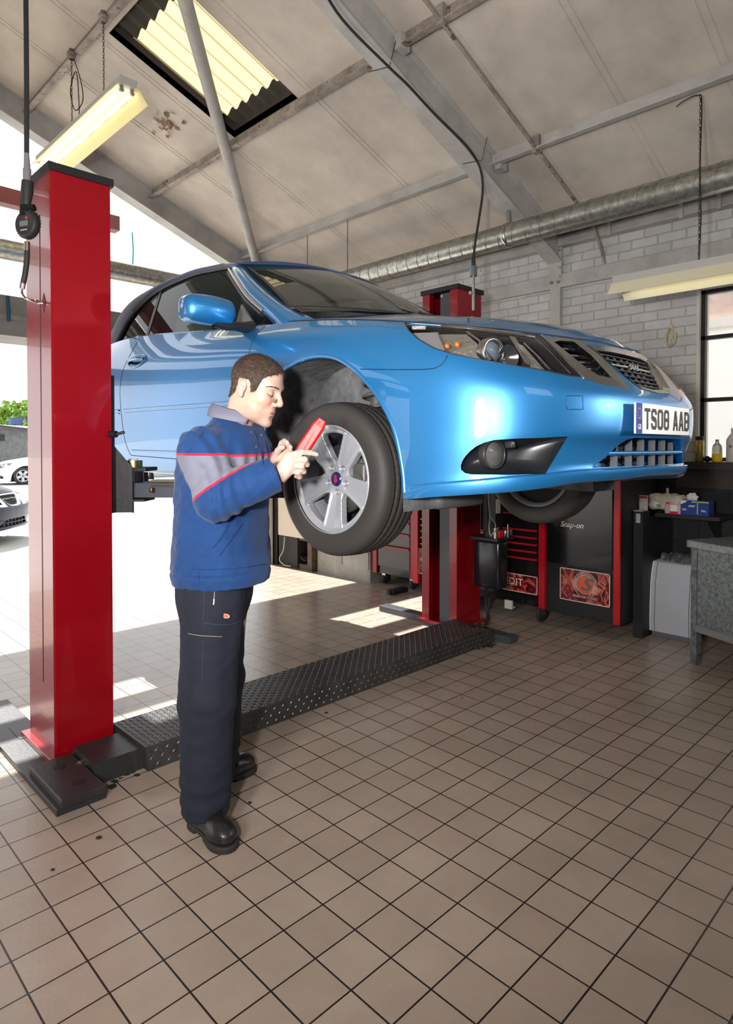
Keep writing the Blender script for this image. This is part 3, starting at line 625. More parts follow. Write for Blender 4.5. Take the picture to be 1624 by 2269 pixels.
# the crisp seam of the hood: duplicate geometry is not needed, shells meet there
NB = belt.shape[1]
def mirror_full(Gh):   # half grid running from the front centre to the rear centre -> closed loop around the car
    other = Gh[::-1][1:-1].copy(); other[..., 0] *= -1; return np.concatenate([Gh, other])
beltF = mirror_full(belt); nst = beltF.shape[0]
Wb = beltF.copy(); Wb[..., 0] = CX-beltF[..., 0]; Wb[..., 1] = NY+beltF[..., 1]; Wb[..., 2] += LIFT
# hood: from the seam to the centre line
HD = [.17,.178,.205,.265,.335,.42,.52,.62,.74,.86,.97,1.09,1.22]
HZc = lambda d: float(np.interp(d, [.17,.22,.30,.42,.56,.74,.9,1.1,1.25,1.4,1.7], [.752,.792,.828,.868,.903,.938,.966,1.00,1.022,1.04,1.06]))
hood_rows = []; seamS = rows[11][:12*SU+1]; HDs = np.interp(np.linspace(0, 12, len(seamS)), range(13), HD)
for k, (sx_, sd, sz) in enumerate(seamS):
    dc = HDs[k]; zc = HZc(dc); row = []
    for s_ in np.linspace(0, 1, 17):
        e = math.sin(s_*PI/2)**.9; row.append((sx_*(1-s_), sd+(dc-sd)*(1-(1-s_)**1.5), sz+(zc-sz)*e))
    hood_rows.append(row)
H = np.array(hood_rows); Hm = H.copy(); Hm[..., 0] *= -1
def W3(G): G = np.array(G, float).copy(); G[..., 0] = CX-G[..., 0]; G[..., 1] += NY; G[..., 2] += LIFT; return G
body = MB(); body.grid(Wb, 0, True, closed=True); hd_ = MB(); hd_.grid(W3(H)); hd_.grid(W3(Hm[:, ::-1]))
def bvh(mb): return BVHTree.FromPolygons([Vector(v) for v in mb.v], mb.f)
BV = bvh(body); HB = bvh(hd_)
allb = MB(); allb.v = body.v+hd_.v; allb.f = body.f+[tuple(i+len(body.v) for i in f_) for f_ in hd_.f]; AB = bvh(allb)
def hit(px, py, tree=None):   # where the line of sight meets the body surface
    loc, nor, i, dist = (tree or AB).ray_cast(EYE, ray(px, py).normalized()); return loc, nor
# body volume solid for booleans
def obj_from(mb, name): return mb.build(name, [M_paint, M_cav, M_soft], None, merge=1e-4)
def apply_mods(o):
    me = bpy.data.meshes.new_from_object(o.evaluated_get(bpy.context.evaluated_depsgraph_get())); o.modifiers.clear(); old = o.data; o.data = me; bpy.data.meshes.remove(old)
def cut(o, cutter, solver='EXACT'):
    m = o.modifiers.new('c', 'BOOLEAN'); m.operation = 'DIFFERENCE'; m.solver = solver; m.object = cutter
    apply_mods(o); bpy.data.objects.remove(cutter, do_unlink=True)
solid = MB(); solid.v = list(body.v); solid.f = list(body.f); solid.mi = list(body.mi); solid.sm = list(body.sm)
nv_ = len(Wb[0]); cT = len(solid.v); solid.v += [tuple(cw(0, 2.3, 1.0)), tuple(cw(0, 2.3, .25))]
for i in range(nst):
    j = (i+1) % nst; solid.f += [(i*nv_+nv_-1, j*nv_+nv_-1, cT), (i*nv_, j*nv_, cT+1)]; solid.mi += [2, 2]; solid.sm += [False, False]
shell = obj_from(solid, 'body_shell')
ARCH = np.array(cat([(.600,.10),(.607,.20),(.622,.30),(.655,.41),(.725,.518),(.806,.597),(.885,.652),(.975,.695),(1.065,.713),(1.155,.715),(1.245,.702),(1.335,.668),(1.405,.60),(1.445,.50),(1.458,.38),(1.460,.27),(1.462,.10)], 4))
def arch_pts(d0, s=1.0): return [(WHA+(d-WHA)*s+(d0-WHA), .33+(z-.33)*s) for d, z in ARCH]
def arch_cut(o, d, zc, r):
    for sg in (1, -1):
        P = arch_pts(d); P = [(P[0][0], -.1)]+P+[(P[-1][0], -.1)]; a = MB(); a.prism([cw(sg*.60, d_, z_) for d_, z_ in P], (-sg*.5, 0, 0)); c_ = a.build('cut', M_cav)
        cut(o, c_)
WH1, WH2 = 1.0, 3.675; ZA = .312; RA = .392; WHA = 1.028
arch_cut(shell, WHA, ZA, RA); arch_cut(shell, WH2, ZA+.01, RA)
print('shell faces', len(shell.data.polygons))
# pixel polygons measured on the photograph -> solid cutters standing at the body surface (both sides)
def smooth_poly(P, n=5):
    return [tuple(q) for q in cat(P, n)][:-1]
def surf_poly(P, n=0, densify=6, tree=None):
    out = []
    for i in range(len(P)):
        a, b_ = P[i], P[(i+1) % len(P)]
        for k in range(densify):
            t = k/densify; q = (a[0]+(b_[0]-a[0])*t, a[1]+(b_[1]-a[1])*t); h, nn = hit(*q, tree)
            if h is None: continue
            out.append(h)
    return out
def mirx(p): return Vector((2*CX-p[0], p[1], p[2]))
def cutter(P3, direction, depth, back=.12, m=None):
    d = Vector(direction).normalized(); a = MB(); n = len(P3)
    A = [p-d*back for p in P3]; B = [p+d*depth for p in P3]; cA = sum(A, Vector())/n; cB = sum(B, Vector())/n
    a.add(A+B+[cA, cB], [(i, (i+1) % n, n+(i+1) % n, n+i) for i in range(n)]+[((i+1) % n, i, 2*n) for i in range(n)]+[(n+i, n+(i+1) % n, 2*n+1) for i in range(n)])
    return a.build('cut', m or M_cav)
# outlines (photo pixels)
PX_HEAD = [(896,715),(945,713),(1040,722),(1120,730),(1190,741),(1204,750),(1240,785),(1268,812),(1289,836),(1262,833),(1196,819),(1140,810),(1093,802),(1050,794),(1003,785),(960,771),(925,751),(906,733)]
PX_GR2 = [(1206,752),(1240,748),(1286,752),(1333,786),(1399,863),(1340,853),(1291,839)]
PX_FOG = [(1044,1051),(1030,1048),(1022,1041),(1021,1032),(1024,1022),(1031,1011),(1041,1000),(1055,989),(1072,981),(1095,975),(1140,972),(1200,970),(1258,967),(1208,1050),(1120,1052)]
SEGS = {}
P3_head = surf_poly(PX_HEAD); P3_gr2 = surf_poly(PX_GR2); P3_fog = surf_poly(PX_FOG)
DIRH = (.45, .85, -.12)
# central grille and lower intake are symmetric about the centre line: half outlines (xc, z) mapped on the surface
def front_pt(xc, z):
    loc, nor, i, dist = AB.ray_cast(Vector((CX-xc, NY-1, z+LIFT)), Vector((0, 1, 0))); return loc
def sym(half): return half+[(-x, z) for x, z in half[::-1] if abs(x) > 1e-6]
def dens(P, n=5):
    out = []
    for i in range(len(P)):
        a, b_ = P[i], P[(i+1) % len(P)]
        for k in range(n): out.append((a[0]+(b_[0]-a[0])*k/n, a[1]+(b_[1]-a[1])*k/n))
    return out
GR = sym([(0,.742),(.15,.742),(.285,.735),(.262,.69),(.225,.635),(.18,.585),(.14,.563),(0,.555)])
LOW = sym([(0,.375),(.22,.375),(.27,.368),(.315,.345),(.375,.30),(.43,.268),(.2,.268),(0,.268)])
P3_gr = [p for p in (front_pt(x, z) for x, z in dens(GR)) if p is not None]; P3_low = [p for p in (front_pt(x, z) for x, z in dens(LOW)) if p is not None]
for P3, dr, dp in ((P3_head, DIRH, .12), (P3_gr2, DIRH, .10), (P3_fog, (.55, .8, 0), .10)):
    for sgn in (1, -1):
        Q = P3 if sgn > 0 else [mirx(p) for p in P3]; D_ = dr if sgn > 0 else (-dr[0], dr[1], 0); cut(shell, cutter(Q, D_, dp))
cut(shell, cutter(P3_gr, (0, 1, 0), .14)); cut(shell, cutter(P3_low, (0, 1, 0), .14, m=M_paint))
bm = bmesh.new(); bm.from_mesh(shell.data); SI = [i for i, m_ in enumerate(shell.data.materials) if m_ == M_soft]
bmesh.ops.delete(bm, geom=[f for f in bm.faces if f.material_index in SI], context='FACES_ONLY'); bm.to_mesh(shell.data); bm.free()
for p in shell.data.polygons: p.use_smooth = True
shell.parent = car; shell.name = 'body_shell'
for v in shell.data.vertices: v.co -= car.location
def wn(o, ang=35):
    me = o.data
    bm = bmesh.new(); bm.from_mesh(me)
    bmesh.ops.remove_doubles(bm, verts=bm.verts, dist=1e-5)
    for e in bm.edges: e.smooth = not (len(e.link_faces) != 2 or e.calc_face_angle(0) > math.radians(ang))
    bm.to_mesh(me); bm.free()
wn(shell, 28)
# hood shell
hood = hd_.build('hood', M_paint, car, merge=1e-4); so = hood.modifiers.new('s', 'SOLIDIFY'); so.thickness = .012; so.offset = -1
# cavity backing behind the openings: a dark inner body so nothing shows through
inner = MB(); Gi = []
for k in range(0, 12*SU+1, 4):
    st = belt[k]; Gi.append([(max(p[0]-.13*min(1, p[0]/.3), 0), p[1]+.13*(1 if k < 6*SU else max(0, 1-(k-6*SU)/20)), p[2]) for p in st[4::4]])
Gi = np.array(Gi); Gm = Gi.copy(); Gm[..., 0] *= -1
# (front part only, ahead of the arches)
kk = [k for k in range(len(Gi)) if Gi[k][:, 1].max() < .70]; inner.grid(W3(Gi[kk])); inner.grid(W3(Gm[kk][:, ::-1])); inner.build('front_cavity', M_cav, car)
# underside, engine undertray, floor
u = MB(); Uo = belt[:, 1]; ring = [cw(x, d, z) for x, d, z in Uo if d > .0]; half = [(x, d, z) for x, d, z in Uo]
def inside_arch(d): return abs(d-WHA) < .445 or abs(d-WH2) < .445
G = []
for x, d, z in half[::2]: xx = x if not inside_arch(d) else min(x, .60); G.append([cw(xx*s_, d, z+.01+(.0 if abs(s_) == 1 else .02)) for s_ in (1, .6, 0, -.6, -1)])
u.grid(G); u.build('underbody', mat('underbody_black', (.02, .02, .021), .6, bump=.3), car)
# wheel arch liners
for d0 in (WHA, WH2):
    for sg in (1, -1):
        a = MB(); G = []
        AP = arch_pts(d0, .993)
        for (d_, z_) in AP: G.append([cw(sg*x, d_, z_) for x in (.865, .86, .80, .7, .605)])
        a.grid(G); 
        ringv = [cw(sg*.605, d_, z_) for d_, z_ in AP]; nA = len(AP)
        a.add(ringv+[cw(sg*.605, d0, ZA-.2)], [(i, i+1, nA) for i in range(nA-1)]); a.build('arch_liner', M_liner, car)
# rolled arch lips following the body surface
WH1_ = WH1
def side_x(d, z, sg=1, default=.875):
    loc, n_, i, dist = BV.ray_cast(Vector((CX-sg*1.5, NY+d, z+LIFT)), Vector((sg, 0, 0))); return abs(CX-loc.x) if loc is not None else default
for d0 in (WHA, WH2):
    for sg in (1, -1):
        pts = []
        for (d, z) in arch_pts(d0, 1.010):
            z_ = max(z, .17); pts.append(cw(sg*(side_x(d, z_)-.006), d, z))
        pts = [p for p in pts if p[2] > LIFT+.165]
        a = MB(); a.tube(pts, .011, 8); a.build('arch_lip', M_paint, car)
# shut lines: thin dark grooves
def groove(name, pts, r=.0022, m=M_cav): a = MB(); a.tube(pts, r, 5); return a.build(name, m, car)
def side_line(P, sg=1, off=.0005): return [cw(sg*(side_x(d, z)+off-.001), d, z) for d, z in P]
for sg in (1, -1):
    rear = cat([(3.03,1.045),(3.055,.96),(3.07,.86),(3.07,.75),(3.05,.60),(3.03,.5),(2.99,.38),(2.93,.30),(2.90,.285)], 4); front = cat([(1.61,.92),(1.615,.8),(1.62,.6),(1.625,.45),(1.63,.30),(1.66,.255)], 4)
    bot = [(d, .285-.03*(2.9-d)/1.24) for d in np.linspace(2.9, 1.66, 12)]
    groove('door_gap', side_line([tuple(p) for p in rear]+bot[1:], sg)); groove('door_gap', side_line([tuple(p) for p in front], sg))
    # rubbing strip crease: raised moulding in body colour
    a = MB()
    for (da, db) in ((1.40, 1.60), (1.64, 3.0), (3.07, 3.28)):
        for zz, rr in ((.556, .0065), (.536, .004)):
            a.tube(side_line([(d, zz+.012*(d-1.4)/1.6) for d in np.linspace(da, db, 14)], sg, .002), rr, 6)
    a.build('side_moulding', M_paint, car)
    a = MB(); a.tube(side_line([(d, .305+.008*(d-1.6)) for d in np.linspace(1.66, 2.9, 14)], sg, .001), .006, 6); a.build('sill_crease', M_paint, car)
    # bumper to wing seam
    P = [(798,818),(880,819),(950,818),(972,812),(984,802),(992,787)]
    pts = [hit(x, y, BV)[0] for x, y in cat(P, 4)]; pts = [p for p in pts if p is not None]
    groove('wing_gap', [(p if sg > 0 else mirx(p)) for p in pts], .0018)
seam = [cw(*p) for p in seamS]; seamL = [mirx(p) for p in seam]
groove('hood_gap', [Vector(p) for p in seam]+[], .003); groove('hood_gap', seamL, .003)
# door handle
def handle(sg):
    h_, n_ = hit(304, 800, BV); n_ = n_ if n_.x < 0 else -n_; c0 = h_+n_*.001; ax = n_.copy()
    if sg < 0: c0 = mirx(c0); ax.x *= -1
    e1 = (Vector((0, 1, 0))-ax*ax.y).normalized(); e2 = ax.cross(e1).normalized(); e2 = e2 if e2.z > 0 else -e2
    def el(k, o_): return [c0+e1*(.112*k*math.cos(t))+e2*(.043*k*math.sin(t))+ax*o_ for t in np.linspace(0, 2*PI, 41)[:-1]]
    t = MB(); t.tube(el(1, .001), .006, 8, closed=True); o1 = t.build('handle_surround', M_paint, car)
    t = MB(); A_ = el(.97, .001); t.add(A_+[c0-ax*.001], [(i, (i+1) % 40, 40) for i in range(40)], 0, True); t.build('handle_recess', mat('handle_dark', (.004, .03, .08), .1) if sg > 0 else bpy.data.materials['handle_dark'], o1)
    t = MB(); t.tube(cat([c0-e1*.105+ax*.006, c0-e1*.06+ax*.022, c0+ax*.026, c0+e1*.06+ax*.022, c0+e1*.105+ax*.006], 4), [.011]*4+[.014]*9+[.011]*4, 8); t.build('door_handle', M_paint, o1)
handle(1); handle(-1)
# towing eye cover on the bumper
P = [(1255,877),(1291,877),(1292,907),(1257,907)]
pts = [hit(*q)[0] for q in [(P[i][0]+(P[(i+1) % 4][0]-P[i][0])*k/4, P[i][1]+(P[(i+1) % 4][1]-P[i][1])*k/4) for i in range(4) for k in range(4)]]
a = MB(); a.tube(pts, .0016, 5, closed=True); a.build('towing_cover_gap', mat('paint_shadow_line', (.0, .05, .16), .4), car)
# --- headlights
def offs(P3, d): return [p+Vector(d) for p in P3]
def patch(P3, tree_pts=None):   # fan surface over an outline
    a = MB(); n = len(P3); c_ = sum(P3, Vector())/n; return a
def surf_patch(PX, off, name, m, parent, sgn, n=22):
    xs = [p[0] for p in PX]; ys = [p[1] for p in PX]; import itertools
    # scan columns between the outline top and bottom, points lying on the body surface
    X0, X1 = min(xs)+.6, max(xs)-.6; a = MB(); G = []
    for k in range(n*3+1):
        x = X0+(X1-X0)*k/(n*3); cr = []
        for i in range(len(PX)):
            p, q = PX[i], PX[(i+1) % len(PX)]
            if (p[0]-x)*(q[0]-x) <= 0 and p[0] != q[0]: cr.append(p[1]+(q[1]-p[1])*(x-p[0])/(q[0]-p[0]))
        if len(cr) < 2: continue
        t, b_ = min(cr), max(cr); row = []
        for j in range(9):
            h, nn = hit(x, t+(b_-t)*j/8)
            if h is None: h = G[-1][j] if G else None
            if h is None: break
            row.append(h+Vector(off))
        if len(row) == 9: G.append(row)
    if sgn < 0: G = [[mirx(p) for p in r] for r in G]
    a.grid(G); return a.build(name, m, parent)
M_amber = mat('amber_bulb', (.5, .13, .02), .2, coat=1); M_ribg = mat('ribbed_reflector', (.5, .48, .42), .18, metal=.8, bump=.9, bscale=70)
for sg in (1, -1):
    mm = (lambda p: p) if sg > 0 else mirx; DH = Vector(DIRH).normalized()
    lamp_o = MB()
    n = len(P3_head); cH = sum(P3_head, Vector())/n; A = [mm(cH+(p-cH)*.99+DH*.002) for p in P3_head]; B = [mm(cH+(p-cH)*.97+DH*.095) for p in P3_head]
    lamp_o.add(A+B, [(i, (i+1) % n, n+(i+1) % n, n+i) for i in range(n)]); cB = sum(B, Vector())/n; lamp_o.add(B+[cB], [(i, (i+1) % n, n) for i in range(n)])
    ho = lamp_o.build('headlight', M_cav, car); ho['label'] = 'headlight with clear lens and dark bezel'
    surf_patch(PX_HEAD, (0, 0, 0), 'lens', M_lens, ho, sg)
    a = MB(); a.tube([mm(p-DH*.001) for p in P3_head], .0022, 5, closed=True); a.build('lens_edge', M_blackr, ho)
    def hp(x, y, dep): h, _ = hit(x, y); return mm(h+DH*dep)
    # chrome brow strip along the top
    a = MB(); a.tube([hp(x, y, .010) for x, y in ((978,721),(1040,726),(1110,735),(1188,746))], [.004, .008, .009, .007], 8); a.build('brow_strip', M_chrome, ho)
    a = MB(); a.tube([hp(x, y, .012) for x, y in ((916,724),(946,724))], .0075, 8); a.build('side_led', mat('led_white', (.8, .8, .8), .1, metal=.6, bump=1, bscale=150), ho)
    a = MB(); a.add([hp(x, y, .030) for x, y in ((915,733),(975,731),(993,772),(955,765),(930,748))], [(0,1,2,3,4)]); a.build('side_reflector', mat('grey_reflector', (.25, .25, .26), .3, metal=.4), ho)
    # indicator with ribs and amber bulbs
    a = MB(); a.add([hp(x, y, .045) for x, y in ((978,733),(1045,733),(1068,752),(1095,793),(1040,786),(1000,777))], [(0,1,2,3,4,5)]); a.build('indicator_reflector', M_ribg, ho)
    for x, y in ((998,762),(1021,758)):
        a = MB(); r = bmesh.new(); bmesh.ops.create_uvsphere(r, u_segments=14, v_segments=10, radius=.011); a.bm(r, 0, Matrix.Translation(hp(x, y, .032)), True); a.build('indicator_bulb', M_amber, ho)
    a = MB(); a.tube([hp(x, y, .02) for x, y in ((1040,732),(1066,750),(1082,775),(1094,795))], .0045, 6); a.tube([hp(x, y, .02) for x, y in ((974,733),(985,757),(996,778))], .003, 6); a.build('bezel_strip', M_satin, ho)
    # projector
    c0 = hp(1103, 772, .050); axv = Vector((-.25*sg, -1, .0)).normalized()
    a = MB(); a.lathe([(.052, -.02), (.050, .012), (.044, .016), (.040, .004)], c0, axv, 32); a.build('projector_ring', M_satin, ho)
    a = MB(); a.lathe([(.040, .0), (.033, .012), (.02, .02), (0, .024)], c0, axv, 32); a.build('projector_lens', mat('projector_glass', (.10, .13, .16), .03, coat=1), ho)
    c1 = hp(1140, 783, .055)
    a = MB(); a.lathe([(.045, .01), (.03, -.01), (.01, -.028), (0, -.03)], c1, axv, 28); a.build('reflector_bowl', mat('bowl', (.25, .26, .28), .12, metal=.9), ho)
    a = MB(); a.add([hp(x, y, .018) for x, y in ((1133,741),(1146,743),(1182,800),(1177,806),(1168,800))], [(0,1,2,3,4)]); a.build('bezel_bar', M_satin, ho)
    a = MB(); a.add([hp(x, y, .035) for x, y in ((1152,752),(1170,760),(1222,818),(1190,815),(1182,795))], [(0,1,2,3,4)]); a.build('beam_reflector', M_ribg, ho)
    a = MB(); a.tube([hp(x, y, .015) for x, y in ((1166,758),(1195,785),(1224,817))], .003, 6); a.build('bezel_strip', M_chrome, ho)
    a = MB(); a.tube([hp(x, y, -.001) for x, y in ((1200,742),(1232,772),(1262,804),(1293,838))], .004, 6); a.tube([hp(x, y, .012) for x, y in ((1190,748),(1225,780),(1268,826))], .002, 5); a.build('inner_edge_strip', M_satin, ho)
    # side grille
    def h3(x, y, dep=0.): h, _ = hit(x, y); return mm(h+DH*dep)
    sgx = MB(); Po = [(1206,751),(1240,746),(1286,751),(1333,786),(1401,865),(1340,855),(1293,841)]; Pi = [(1227,758),(1240,755),(1270,757),(1308,787),(1355,838),(1325,832),(1298,815)]
    def ringsurf(Po, Pi, nn, dep0=-.003, dep1=.012):
        O = []; Ii = []
        for i in range(len(Po)):
            for k in range(nn):
                t = k/nn; a0, a1 = Po[i], Po[(i+1) % len(Po)]; b0, b1 = Pi[i], Pi[(i+1) % len(Pi)]
                O.append(h3(a0[0]+(a1[0]-a0[0])*t, a0[1]+(a1[1]-a0[1])*t, .0)); Ii.append(h3(b0[0]+(b1[0]-b0[0])*t, b0[1]+(b1[1]-b0[1])*t, dep0))
        J = [p+(Vector((DH.x*sg, DH.y, 0)))*dep1*3 for p in Ii]; n = len(O)
        sgx.add(O+Ii+J, [(i, (i+1) % n, n+(i+1) % n, n+i) for i in range(n)]+[(n+i, n+(i+1) % n, 2*n+(i+1) % n, 2*n+i) for i in range(n)], 0, False)
    ringsurf(Po, Pi, 4); g2 = sgx.build('side_grille_frame', M_satin, car, merge=1e-4)
    for k in range(5):
        y = 766+k*15; a = MB(); xl = 1236+k*18; xr = min(1284+k*17, 1352)
        a.tube([h3(xl-4, y, .035), h3((xl+xr)/2, y+2, .03), h3(xr, y+4, .035)], .005, 6); a.build('slat', M_carbl, g2)
    # fog lamp pod
    n = len(P3_fog); DF = Vector((.55*sg, .8, 0)).normalized(); Fm = [mm(p) for p in P3_fog]; cF = sum(Fm, Vector())/n
    a = MB(); B = [cF+(p-cF)*.93+DF*.035 for p in Fm]; a.add(Fm+B, [(i, (i+1) % n, n+(i+1) % n, n+i) for i in range(n)], 0, True)
    C2 = [cF+(p-cF)*.45+DF*.05 for p in Fm]; a.add(B+C2+[cF+DF*.052], [(i, (i+1) % n, n+(i+1) % n, n+i) for i in range(n)]+[(n+i, n+(i+1) % n, 2*n) for i in range(n)], 0, True)
    fo = a.build('fog_lamp_surround', mat('satin_black_plastic', (.012, .013, .016), .28), car, merge=1e-4)
    cf = mm(hit(1100, 1007)[0]+Vector((.55, .8, 0)).normalized()*.03); fax = Vector((-.25*sg, -1, 0)).normalized()
    a = MB(); a.lathe([(.052, -.02), (.052, .008), (.046, .012), (.042, .004)], cf, fax, 32); a.build('fog_lamp_ring', M_carbl, fo)
    a = MB(); a.lathe([(.042, .004), (.035, .012), (0, .018)], cf, fax, 32); a.build('fog_lamp_lens', mat('fog_glass', (.08, .08, .08), .04, coat=1), fo)
    a = MB(); a.bbox((-.012, -.012, -.015), (.012, .012, .015), .003, M=frame(mm(hit(1136, 985)[0]+Vector((.5, .8, 0)).normalized()*.02), (1, 0, 0), (0, 0, 1))); a.build('adjuster', M_carbl, fo)
# central grille
gf = MB(); Go = dens(GR, 5); cG = (0, .655); Gi_ = [(cG[0]+(x-cG[0])*.84, cG[1]+(z-cG[1])*(.80)-.004) for x, z in Go]
O = [front_pt(x, z) for x, z in Go]; Ii = [front_pt(x, z) for x, z in Gi_]; n = len(O)
O = [p+Vector((0, -.003, 0)) for p in O]; Ii = [p+Vector((0, .010, 0)) for p in Ii]; J = [p+Vector((0, .03, 0)) for p in Ii]
gf.add(O+Ii+J, [(i, (i+1) % n, n+(i+1) % n, n+i) for i in range(n)]+[(n+i, n+(i+1) % n, 2*n+(i+1) % n, 2*n+i) for i in range(n)], 0, False)
gfo = gf.build('grille_frame', M_satin, car, merge=1e-4)
def half_w(z, P=Gi_):
    xs = []
    for i in range(len(P)):
        p, q = P[i], P[(i+1) % len(P)]
        if (p[1]-z)*(q[1]-z) <= 0 and p[1] != q[1]: xs.append(p[0]+(q[0]-p[0])*(z-p[1])/(q[1]-p[1]))
    return max(xs) if xs else .1
for k, z in enumerate((.705, .685, .664, .643, .622, .602, .585)):
    w_ = half_w(z)-.002; pts = [front_pt(x, z)+Vector((0, .028, 0)) for x in np.linspace(-w_, w_, 11)]
    a = MB(); a.tube(pts, .0045 if k != 2 else .006, 6); a.build('grille_slat', M_carbl if k != 2 else M_satin, gfo)
for x in np.linspace(-.18, .18, 7):
    a = MB(); zt_ = .705; zb_ = .585 if abs(x) < .13 else .64
    a.tube([front_pt(x, zt_)+Vector((0, .045, 0)), front_pt(x, zb_)+Vector((0, .045, 0))], .004, 5); a.build('grille_upright', mat('grey_plastic', (.12, .12, .13), .4), gfo)
E_ = front_pt(0, .664); text_mesh('grille_lettering', 'SAAB', .03, M_satin, frame(E_+Vector((0, .018, 0)), (1, 0, 0), (0, 0, 1)), gfo, .003, sx=1.2)
# lower intake
li_ = MB(); w_ = .43
def lowp(x, z, dep): 
    loc, nor, i, dist = BV.ray_cast(Vector((CX-x, NY-1, z+LIFT)), Vector((0, 1, 0))); return loc+Vector((0, dep, 0))
a = MB(); a.tube([lowp(x, .318, .006) for x in np.linspace(-.352, .352, 15)], .0085, 8); lo = a.build('intake_bar', M_paint, car)
for x in np.linspace(-.27, .27, 6):
    z1 = .372 if abs(x) < .24 else .36; p = lowp(x, .318, .035); a = MB()
    a.box((p.x-.004, p.y-.016, LIFT+.262), (p.x+.004, p.y+.010, LIFT+z1)); a.build('intake_upright', mat('intake_grey', (.10, .11, .12), .4) if 'intake_grey' not in bpy.data.materials else bpy.data.materials['intake_grey'], lo)
# number plate
yp = NY-.012; CXs = CX; CX = CX-.035; pl = MB(); pw, ph = .525, .113; zc = LIFT+.446
pl.bbox((CX-pw/2, yp-.004, zc-ph/2), (CX+pw/2, yp+.004, zc+ph/2), .002); plo = pl.build('number_plate', mat('plate_white', (.93, .93, .91), .5), car); plo['label'] = 'white number plate reading TS08 AAB'
a = MB(); a.box((CX-pw/2+.001, yp-.0052, zc-ph/2+.001), (CX-pw/2+.052, yp-.004, zc+ph/2-.001)); a.build('blue_band', mat('band_blue', (.0, .015, .28), .3), plo)
FM = frame((CX+.03, yp-.0056, zc-.001), (1, 0, 0), (0, 0, 1)); M_ink = mat('black_ink', (.01, .01, .01), .4); M_wink = mat('white_ink', (.85, .85, .85), .4)
def plate_char(ch, x0, w=.050, h=.079, s=.0135):
    # strokes drawn with the block proportions of the plate
    a = MB(); z0 = zc-h/2; y = yp-.0053
    def bar(x1, z1, x2, z2): a.box((CX+x1, y-.0006, z0+z1), (CX+x2, y, z0+z2))
    x = x0; c = .011
    def blk(pts): 
        a.prism([(CX+x+u, y-.0006, z0+v) for u, v in pts], (0, .0006, 0))
    if ch == 'T': blk([(0,h-s),(w,h-s),(w,h),(0,h)]); blk([(w/2-s/2,0),(w/2+s/2,0),(w/2+s/2,h-s),(w/2-s/2,h-s)])
    if ch in 'S':
        blk([(c,0),(w-c,0),(w,c),(w,h/2-c*.4),(w-c*.7,h/2+s*.45),(s,h/2+s*.95),(s,h-s*1.1),(s*1.2,h-s),(w-s*1.2,h-s),(w-s,h-s*1.2),(w-s,h-s*1.7),(w,h-s*1.7),(w,h-c),(w-c,h),(c,h),(0,h-c),(0,h/2+c*.4),(c*.7,h/2-s*.35),(w-s,h/2-s*.95),(w-s,s*1.1),(w-s*1.2,s),(s*1.2,s),(s,s*1.2),(s,s*1.8),(0,s*1.8),(0,c)])
    if ch in '08B':
        cc = c if ch != 'B' else .002
        # outer frame as four bars with clipped corners
        blk([(cc,0),(s,s*.9 if ch!='B' else 0),(s,h-(s*.9 if ch!='B' else 0)),(cc,h),(0,h-cc),(0,cc)]); blk([(w-c,0),(w,c),(w,h-c),(w-c,h),(w-s,h-s*.9),(w-s,s*.9)])
        blk([(cc,0),(w-c,0),(w-s,s),(s,s)]); blk([(cc,h),(s,h-s),(w-s,h-s),(w-c,h)])
        if ch in '8B': blk([(s*.9,h/2-s/2),(w-s*.9,h/2-s/2),(w-s*.9,h/2+s/2),(s*.9,h/2+s/2)])
    if ch == 'A': blk([(0,0),(s,0),(w/2,h-s*1.2),(w-s,0),(w,0),(w/2+s*.62,h),(w/2-s*.62,h)]); blk([(w*.26,h*.22),(w*.74,h*.22),(w*.68,h*.22+s),(w*.32,h*.22+s)])
    a.build('character_'+{'0': 'zero', '8': 'eight'}.get(ch, ch.lower()), M_ink, plo)
xx = -.190
for ch in 'TS08 AAB':
    if ch == ' ': xx += .033; continue
    plate_char(ch, xx, s=.0135); xx += .0605
text_mesh('country_code', 'GB', .028, M_wink, frame((CX-pw/2+.027, yp-.0058, zc-.032), (1, 0, 0), (0, 0, 1)), plo, .0003, sx=.8)
for k in range(12):
    a = MB(); t = k*PI/6; c_ = (CX-pw/2+.027+.015*math.cos(t), yp-.0055, zc+.018+.019*math.sin(t)); a.cyl(c_, (c_[0], c_[1]-.0004, c_[2]), .0021, n=5); a.build('ring_star', mat('star_yellow', (.7, .65, .3), .4) if k == 0 else bpy.data.materials['star_yellow'], plo)
text_mesh('plate_small_print', 'Ravenscroft', .006, M_ink, frame((CX+.05, yp-.0058, zc-.051), (1, 0, 0), (0, 0, 1)), plo, .0002) if False else None
CX = CXs
# --- greenhouse
def gxc(z, off=0.): return .762-(z-.95)*.46+off
WT = [(2.16,1.345),(2.30,1.378),(2.473,1.395),(2.670,1.418),(2.899,1.417),(3.169,1.400),(3.308,1.360),(3.415,1.290),(3.468,1.208),(3.478,1.10),(3.478,1.06)]
